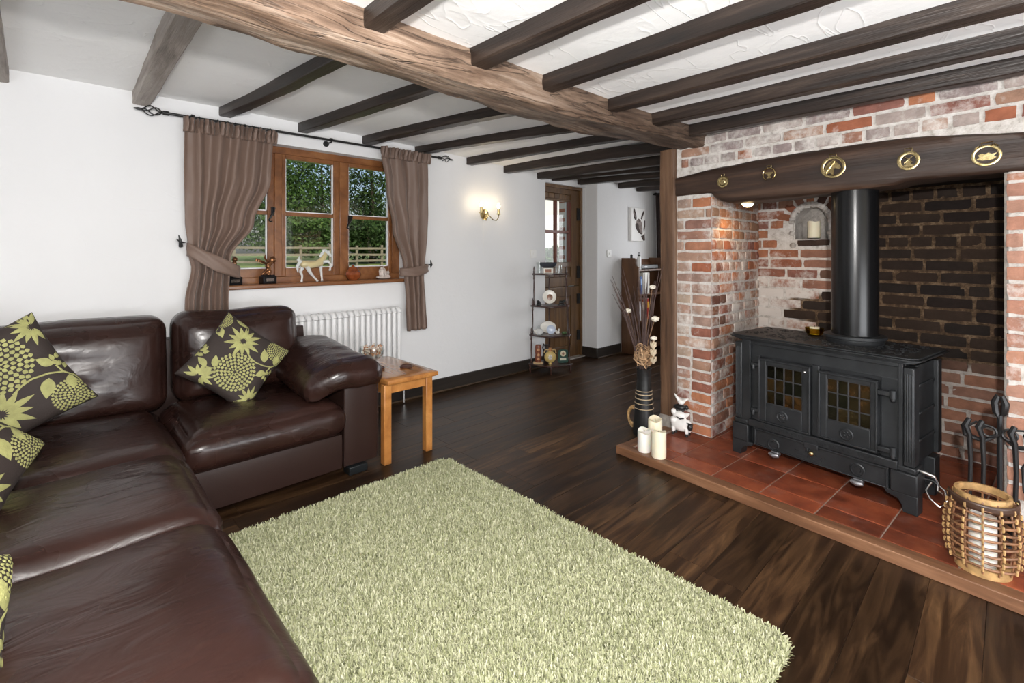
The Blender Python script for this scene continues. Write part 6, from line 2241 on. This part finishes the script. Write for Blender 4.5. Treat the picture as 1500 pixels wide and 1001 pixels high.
bb = thing('water_bottle', 'black water bottle tucked behind the white one on the bookcase', 'bottle', (BX + 0.055, BY + 0.01, 1.0505))
MB().lathe([(0.0, 0.0), (0.027, 0.0), (0.028, 0.006), (0.028, 0.11), (0.016, 0.14), (0.014, 0.16), (0.0, 0.162)], 20).build('body', M['black_plastic'], bb)
MB().lathe([(0.015, 0.155), (0.015, 0.178), (0.006, 0.185), (0.0, 0.186)], 14).build('cap', M['iron'], bb)

# donkey canvas
dk = thing('canvas_picture', 'white canvas print of a brown donkey face on the far wall', 'picture', (5.515, YS, 1.622))
MB().bx(-0.165, 0.165, -0.036, 0, -0.215, 0.215).build('canvas', M['white_plastic'], dk, bevel=0.003)
ink = plain('donkey_ink', (0.03, 0.014, 0.01), 0.7, vary=0.5, vscale=30)
ink2 = plain('donkey_ink_grey', (0.2, 0.16, 0.145), 0.7, vary=0.4, vscale=30)
def inkp(name, poly, m_, lift=0.0006):
    MB().prism(poly, -0.0006, T(0, -0.0362 - lift, 0)).build(name, m_, dk, smooth=None)
inkp('ear', [(-0.12, 0.205), (-0.10, 0.21), (-0.06, 0.15), (-0.045, 0.09), (-0.05, 0.06), (-0.075, 0.055), (-0.105, 0.08), (-0.125, 0.15)], ink)
inkp('ear_lining', [(-0.105, 0.16), (-0.085, 0.14), (-0.075, 0.09), (-0.095, 0.10)], ink2, 0.0014)
inkp('ear', [(0.14, 0.185), (0.125, 0.19), (0.08, 0.14), (0.055, 0.08), (0.075, 0.07), (0.105, 0.11), (0.135, 0.15)], ink)
inkp('face', [(-0.045, 0.055), (0.0, 0.08), (0.05, 0.065), (0.085, 0.02), (0.10, -0.05), (0.10, -0.12), (0.06, -0.11), (0.02, -0.10), (-0.03, -0.08), (-0.07, -0.04), (-0.075, 0.0), (-0.06, 0.02)], ink2)
inkp('cheek_shadow', [(-0.07, 0.0), (-0.035, 0.02), (0.0, 0.0), (0.01, -0.05), (0.05, -0.10), (0.10, -0.13), (0.06, -0.125), (0.0, -0.105), (-0.05, -0.065), (-0.075, -0.03)], ink, 0.0014)
inkp('brow', [(0.0, 0.075), (0.02, 0.07), (0.02, 0.03), (0.008, 0.03)], ink, 0.0014)
inkp('neck', [(0.14, 0.07), (0.165, 0.055), (0.165, -0.02), (0.15, -0.06), (0.13, -0.10), (0.12, -0.05), (0.14, 0.0)], ink)
inkp('muzzle', [(0.06, -0.145), (0.10, -0.14), (0.15, -0.11), (0.16, -0.2), (0.13, -0.212), (0.09, -0.19)], ink)

# far window, its pole and curtain
w2 = struct(link('window_2', None))
fr2 = MB()
fr2.bx(XE + 0.05, XE + 0.11, 1.7, 2.9, 0.9, 0.95).bx(XE + 0.05, XE + 0.11, 1.7, 2.9, 1.9, 1.95).bx(XE + 0.05, XE + 0.11, 1.7, 1.75, 0.95, 1.9).bx(XE + 0.05, XE + 0.11, 2.85, 2.9, 0.95, 1.9).bx(XE + 0.05, XE + 0.11, 2.28, 2.32, 0.95, 1.9)
fr2.build('frame', M['window_wood'], w2, bevel=0.004)
pole2 = thing('curtain_pole', 'dark curtain pole with a ball finial on the far end wall', 'curtain pole', (XE - 0.09, 2.42, 2.055))
MB().cyl((0, -0.75, 0), (0, 0.905, 0), 0.012, 10).build('rod', M['iron'], pole2)
MB().sph((0, 0.93, 0), (0.02, 0.03, 0.02), 12, 8).sph((0, 0.96, 0), 0.012, 10, 6).build('finial', M['iron'], pole2)
for y in (-0.6, 0.86):
    MB().cyl((0, y, 0), (0.09, y, 0), 0.008, 8).build('bracket', M['iron'], pole2)
cf = thing('curtain', 'dark brown curtain on the far end wall behind the oak post', 'curtain', (XE - 0.09, 2.44, 0))
def cff(u, v):
    z = 2.05 - 1.95 * v
    y = 0.905 - 0.42 * u * (1 - 0.25 * math.sin(PI * min(1, v * 1.3)))
    return (0.022 * math.sin(u * 30 + 0.6 * math.sin(z * 2)), y - 0.03 * v, z)
MB().grid(cff, 60, 20).build('fabric', plain('curtain_dark', (0.05, 0.032, 0.028), 0.8), cf, smooth=80, solid=0.003)

# ================================================================== ornaments on the window sill
SZ = 1.0385
SY = 3.585
def trophy(name, label, x, y, big):
    t_ = thing(name, label, 'trophy', (x, y, SZ), 0.25)
    MB().bx(-0.048, 0.048, -0.03, 0.03, 0, 0.052).bx(-0.04, 0.04, -0.025, 0.025, 0.052, 0.06).build('plinth', plain('trophy_black', (0.008, 0.008, 0.009), 0.15), t_, bevel=0.004)
    MB().bx(-0.028, 0.028, -0.0315, -0.0295, 0.016, 0.036).build('name_plate', M['chrome'], t_)
    m_ = MB()
    if big:
        m_.tube([(0, 0, 0.058), (0.012, 0, 0.085), (0.0, 0, 0.12), (0.02, 0, 0.15)], [0.018, 0.016, 0.02, 0.018], 10)
        m_.sph((0.035, 0, 0.165), (0.024, 0.02, 0.024), 12, 8)
        m_.tube([(0.05, 0, 0.165), (0.068, 0, 0.155)], [0.009, 0.003], 7)
        m_.tube([(0.0, 0, 0.13), (-0.04, 0, 0.155), (-0.09, 0, 0.178)], [0.015, 0.014, 0.003], 8, flat=0.5)
        m_.tube([(0.01, 0.01, 0.14), (-0.005, 0.03, 0.18), (0.01, 0.045, 0.205)], [0.014, 0.012, 0.003], 8, flat=0.5)
        m_.tube([(0.0, 0, 0.1), (-0.03, 0, 0.075), (-0.045, 0, 0.062)], [0.012, 0.01, 0.005], 8)
        for k in range(4):
            m_.tube([(-0.03 - 0.016 * k, 0, 0.15 + 0.006 * k), (-0.045 - 0.016 * k, 0.0, 0.135 + 0.006 * k)], [0.008, 0.002], 6)
    else:
        m_.tube([(0, 0, 0.058), (0, 0, 0.1), (0.01, 0, 0.15)], [0.016, 0.012, 0.016], 10)
        m_.sph((0.012, 0, 0.17), 0.018, 10, 7)
    remesh(m_.build('figure', plain('bronze_bright', (0.28, 0.13, 0.06), 0.28, 0.9), t_), 0.003)
trophy('bird_trophy', 'bronze bird of prey trophy on a black plinth in front of the window', 1.078, SY, True)
trophy('figure_trophy', 'small bronze figure trophy half hidden by the tied curtain', 0.862, SY, False)

hs = thing('glass_horse', 'prancing clear and amber glass horse on the window sill', 'figurine', (1.398, SY - 0.01, SZ))
hb = MB()
hb.tube([(-0.075, 0, 0.135), (-0.04, 0, 0.125), (0.01, 0, 0.13), (0.05, 0, 0.145)], [0.026, 0.03, 0.026, 0.03], 12)
hb.sph((-0.075, 0, 0.13), (0.03, 0.024, 0.028), 12, 8)
hb.tube([(0.045, 0, 0.15), (0.072, 0, 0.185), (0.082, 0, 0.215)], [0.026, 0.02, 0.016], 10)
remesh(hb.build('body', M['amber_crystal'], hs), 0.004)
hd_ = MB()
hd_.tube([(0.080, 0, 0.212), (0.10, 0, 0.218), (0.118, 0, 0.196), (0.124, 0, 0.184)], [0.016, 0.017, 0.011, 0.008], 10)
hd_.tube([(0.085, 0.006, 0.225), (0.084, 0.008, 0.243)], [0.006, 0.002], 6)
hd_.tube([(0.06, 0, 0.215), (0.066, 0, 0.232), (0.09, 0, 0.238)], [0.012, 0.012, 0.006], 8)
hd_.tube([(0.04, 0, 0.18), (0.052, 0, 0.205), (0.066, 0, 0.228)], [0.009, 0.012, 0.008], 8)
remesh(hd_.build('head', M['crystal'], hs), 0.0035)
def hleg(pts, r):
    remesh(MB().tube(pts, r, 8).sph(pts[-1], (0.011, 0.009, 0.007), 8, 5).build('leg', M['crystal'], hs), 0.003, 1)
hleg([(-0.08, 0.012, 0.12), (-0.098, 0.012, 0.075), (-0.085, 0.012, 0.045), (-0.09, 0.012, 0.007)], [0.018, 0.012, 0.008, 0.007])
hleg([(-0.06, -0.012, 0.115), (-0.035, -0.012, 0.065), (-0.01, -0.012, 0.035), (0.015, -0.012, 0.007)], [0.018, 0.012, 0.008, 0.007])
hleg([(0.05, 0.012, 0.135), (0.052, 0.012, 0.08), (0.056, 0.012, 0.045), (0.06, 0.012, 0.007)], [0.016, 0.010, 0.008, 0.007])
hleg([(0.055, -0.012, 0.145), (0.095, -0.012, 0.15), (0.118, -0.012, 0.125), (0.11, -0.012, 0.085)], [0.016, 0.012, 0.008, 0.007])
remesh(MB().tube([(-0.098, 0, 0.145), (-0.118, 0, 0.165), (-0.108, 0, 0.19)], [0.012, 0.014, 0.004], 8).tube([(-0.105, 0, 0.15), (-0.126, 0, 0.115), (-0.12, 0, 0.07)], [0.012, 0.012, 0.004], 8).build('tail', M['crystal'], hs), 0.003)

ab = thing('lidded_pot', 'squat amber brown lidded pot on the window sill', 'pot', (1.703, SY, SZ))
amb = plain('pot_amber', (0.24, 0.06, 0.018), 0.12, coat=0.5, vary=0.4, vscale=18)
MB().lathe([(0.0, 0.0), (0.032, 0.0), (0.052, 0.018), (0.062, 0.045), (0.054, 0.066), (0.044, 0.072), (0.0, 0.072)], 24).build('pot', amb, ab)
MB().lathe([(0.0, 0.072), (0.044, 0.072), (0.046, 0.078), (0.034, 0.096), (0.012, 0.106), (0.008, 0.112), (0.012, 0.12), (0.0, 0.126)], 20).build('lid', amb, ab)
rk = thing('mineral_cluster', 'pale grey and pink mineral cluster on the window sill', 'mineral', (1.966, SY, SZ))
rm_ = MB()
rr_ = random.Random(2)
rm_.sph((0, 0, 0.014), (0.066, 0.035, 0.015), 14, 8)
for k in range(16):
    x = rr_.uniform(-0.045, 0.045)
    h = 0.03 + 0.055 * (1 - abs(x) / 0.06) * rr_.uniform(0.6, 1.1)
    rm_.tube([(x, rr_.uniform(-0.018, 0.018), 0.012), (x + rr_.uniform(-0.014, 0.014), rr_.uniform(-0.018, 0.018), h), (x + rr_.uniform(-0.016, 0.016), 0, h + 0.014)], [0.014, 0.013, 0.003], 6)
rm_.build('crystals', plain('mineral', (0.55, 0.47, 0.43), 0.45, vary=0.35, vscale=35, bump=0.5, bscale=90), rk, smooth=25)

# ================================================================== the garden
def gz_(x, y):
    return -0.15 + 0.72 * sm(y, 4.0, 24.0) + 0.012 * max(0, y - 24)
gmb = MB().grid(lambda u, v: (-30 + 80 * u, 4.0 + 70 * v, gz_(0, 4.0 + 70 * v) + 0.05 * nz(u * 30, v * 30)), 40, 60)
struct(gmb.build('ground', M['grass'], smooth=80), 'mown lawn rising away from the house')
fn_ = thing('garden_fence', 'post-and-rail timber fence across the lawn', 'fence', (9.0, 24.0, gz_(0, 24)))
fr_ = random.Random(12)
for k in range(14):
    x = -9 + 1.45 * k
    MB().bx(-0.06, 0.06, -0.05, 0.05, -0.1, 1.10 + fr_.uniform(-0.03, 0.05)).build('fence_post', M['fence'], fn_).location = (x, 0, 0)
    if k < 13:
        for z in (0.28, 0.60, 0.93):
            MB().bx(0, 1.45, -0.085, -0.05, z - 0.055, z + 0.055, RY(fr_.uniform(-0.012, 0.012))).build('rail', M['fence'], fn_).location = (x, 0, 0)
def foliage(rng, blobs, per, size):
    P_, S_ = [], []
    for (c, r, n) in blobs:
        m = int(per * n)
        d = rng.normal(size=(m, 3))
        d /= np.linalg.norm(d, axis=1)[:, None]
        rad = rng.uniform(0.55, 1.05, m) ** 0.6
        clump = 1 + 0.22 * np.sin(d[:, 0] * 7 + c[0]) * np.sin(d[:, 1] * 8 + c[1]) * np.sin(d[:, 2] * 7)
        P_.append(np.array(c) + d * rad[:, None] * clump[:, None] * np.array(r))
    P_ = np.concatenate(P_)
    N = len(P_)
    a = rng.normal(size=(N, 3))
    a /= np.linalg.norm(a, axis=1)[:, None]
    b = np.cross(a, rng.normal(size=(N, 3)))
    b /= np.linalg.norm(b, axis=1)[:, None]
    s = size * rng.uniform(0.6, 1.4, N)[:, None]
    V = np.stack([P_ - a * s, P_ + b * s * 0.55, P_ + a * s, P_ - b * s * 0.55], 1).reshape(-1, 3)
    i = np.arange(N) * 4
    F = np.stack([i, i + 1, i + 2, i + 3], 1)
    return V, F, np.repeat(np.clip(rng.normal(0.5, 0.25, N), 0, 1), 4)
def tree(label, x, y, h, r, mat, seed, cat='tree', trunk=True, conifer=False, leaf=0.105, per=680, low=0.2, group='trees beyond the fence'):
    z = gz_(x, y)
    t_ = thing('garden_tree' if cat == 'tree' else 'garden_shrub', label, cat, (x, y, z), 0, group)
    rg = np.random.default_rng(seed)
    rp = random.Random(seed)
    blobs = []
    if conifer:
        for k in range(9):
            f = k / 8
            blobs.append(((rp.uniform(-0.15, 0.15), rp.uniform(-0.15, 0.15), h * (0.08 + 0.86 * f)), (r * (1 - 0.8 * f), r * (1 - 0.8 * f), h * 0.10), 1.0 - 0.6 * f))
    else:
        blobs.append(((0, 0, h * 0.6), (r * 0.8, r * 0.8, h * 0.36), 2.0))
        for k in range(11):
            a = rp.uniform(0, 2 * PI)
            rr = r * rp.uniform(0.4, 0.85)
            blobs.append(((rr * math.cos(a), rr * math.sin(a), h * rp.uniform(low, 0.9)), (r * 0.42, r * 0.42, h * 0.16), 0.75))
    V, F, tn_ = foliage(rg, blobs, per, leaf)
    V[:, 2] = np.maximum(V[:, 2], 0.05)
    f_ = np_mesh('foliage', V, F, M[mat], t_, tn_)
    f_['kind'] = 'stuff'
    if trunk:
        MB().tube([(0, 0, -0.1), (0.05, 0.04, h * 0.3), (-0.05, 0.0, h * 0.75)], [0.022 * h, 0.018 * h, 0.006 * h], 9).build('trunk', M['bark'], t_)
    return t_
tree('dense dark oak tree filling the left casement', 9.4, 29, 7.6, 3.0, 'leaf_mid', 1)
tree('tall dark leafy tree behind the middle casement', 12.4, 30.5, 8.2, 3.1, 'leaf_dark', 2)
tree('dark evergreen standing behind the window mullion', 15.0, 28.8, 9.6, 1.5, 'leaf_dark', 3, conifer=True)
tree('pale green tree beyond the right-hand casement', 17.3, 28.5, 6.3, 1.7, 'leaf_pale', 4)
tree('loose mid green tree far right beyond the fence', 22.5, 34, 7.6, 3.2, 'leaf_mid', 5)
tree('spreading dark tree at the far left of the lawn', 5.0, 31, 7.5, 3.6, 'leaf_dark', 6)
tree('distant dark tree rising behind the oak', 12.5, 39, 6.5, 4.2, 'leaf_dark', 7)
tree('distant dark tree rising behind the evergreen', 20.5, 41, 5.6, 4.6, 'leaf_dark', 8)
tree('low bright green shrub at the foot of the oak by the fence', 9.9, 26.4, 2.9, 1.9, 'leaf_mid', 9, 'shrub', False, per=600, low=0.25, group='shrubs along the fence')
tree('low dark shrub under the tall leafy tree by the fence', 13.2, 26.6, 2.8, 2.2, 'leaf_dark', 10, 'shrub', False, per=600, low=0.25, group='shrubs along the fence')
tree('bright shrub below the pale tree by the fence', 16.9, 26.4, 3.4, 1.9, 'leaf_pale', 11, 'shrub', False, per=600, low=0.25, group='shrubs along the fence')
# what shows through the door's panes
ob = thing('outbuilding', 'white rendered outbuilding seen through the glazed door', 'building', (9.4, 8.5, -0.2))
MB().bx(-1.6, 4.6, 0, 3, 0, 3.6).build('wall', M['render_white'], ob)
MB().prism([(-1.9, 3.55), (5.0, 3.55), (5.0, 3.7), (1.5, 5.0), (-1.9, 3.7)], 3.6, T(0, -0.3, 0)).build('roof', plain('roof_tile', (0.2, 0.1, 0.07), 0.8), ob)
tree('leafy shrub against the white outbuilding', 7.55, 6.9, 1.55, 0.55, 'leaf_mid', 21, 'shrub', False, leaf=0.05, per=700, group='shrubs by the outbuilding')
def pier_mat():
    t = NT('porch_brick')
    bt = t.n('ShaderNodeTexBrick')
    bt.inputs['Scale'].default_value = 1.0
    bt.inputs['Color1'].default_value = (0.28, 0.1, 0.05, 1)
    bt.inputs['Color2'].default_value = (0.2, 0.07, 0.04, 1)
    bt.inputs['Mortar'].default_value = (0.5, 0.46, 0.4, 1)
    bt.inputs['Brick Width'].default_value = 0.22
    bt.inputs['Row Height'].default_value = 0.075
    bt.inputs['Mortar Size'].default_value = 0.01
    mp = t.n('ShaderNodeMapping')
    mp.inputs['Rotation'].default_value = (PI / 2, 0, 0)
    t.l(t.n('ShaderNodeTexCoord').outputs['Object'], mp.inputs['Vector'])
    t.l(mp.outputs[0], bt.inputs['Vector'])
    t.set(Base_Color=bt.outputs['Color'], Roughness=0.85)
    return t.m
bp = thing('porch_pier', 'red brick porch pier outside the glazed door', 'pier', (6.02, 4.95, -0.2))
MB().bx(-0.11, 0.11, -0.11, 0.11, 0, 2.5).build('shaft', pier_mat(), bp)
MB().bx(-0.14, 0.14, -0.14, 0.14, 2.5, 2.58).build('cap', M['stone'], bp)
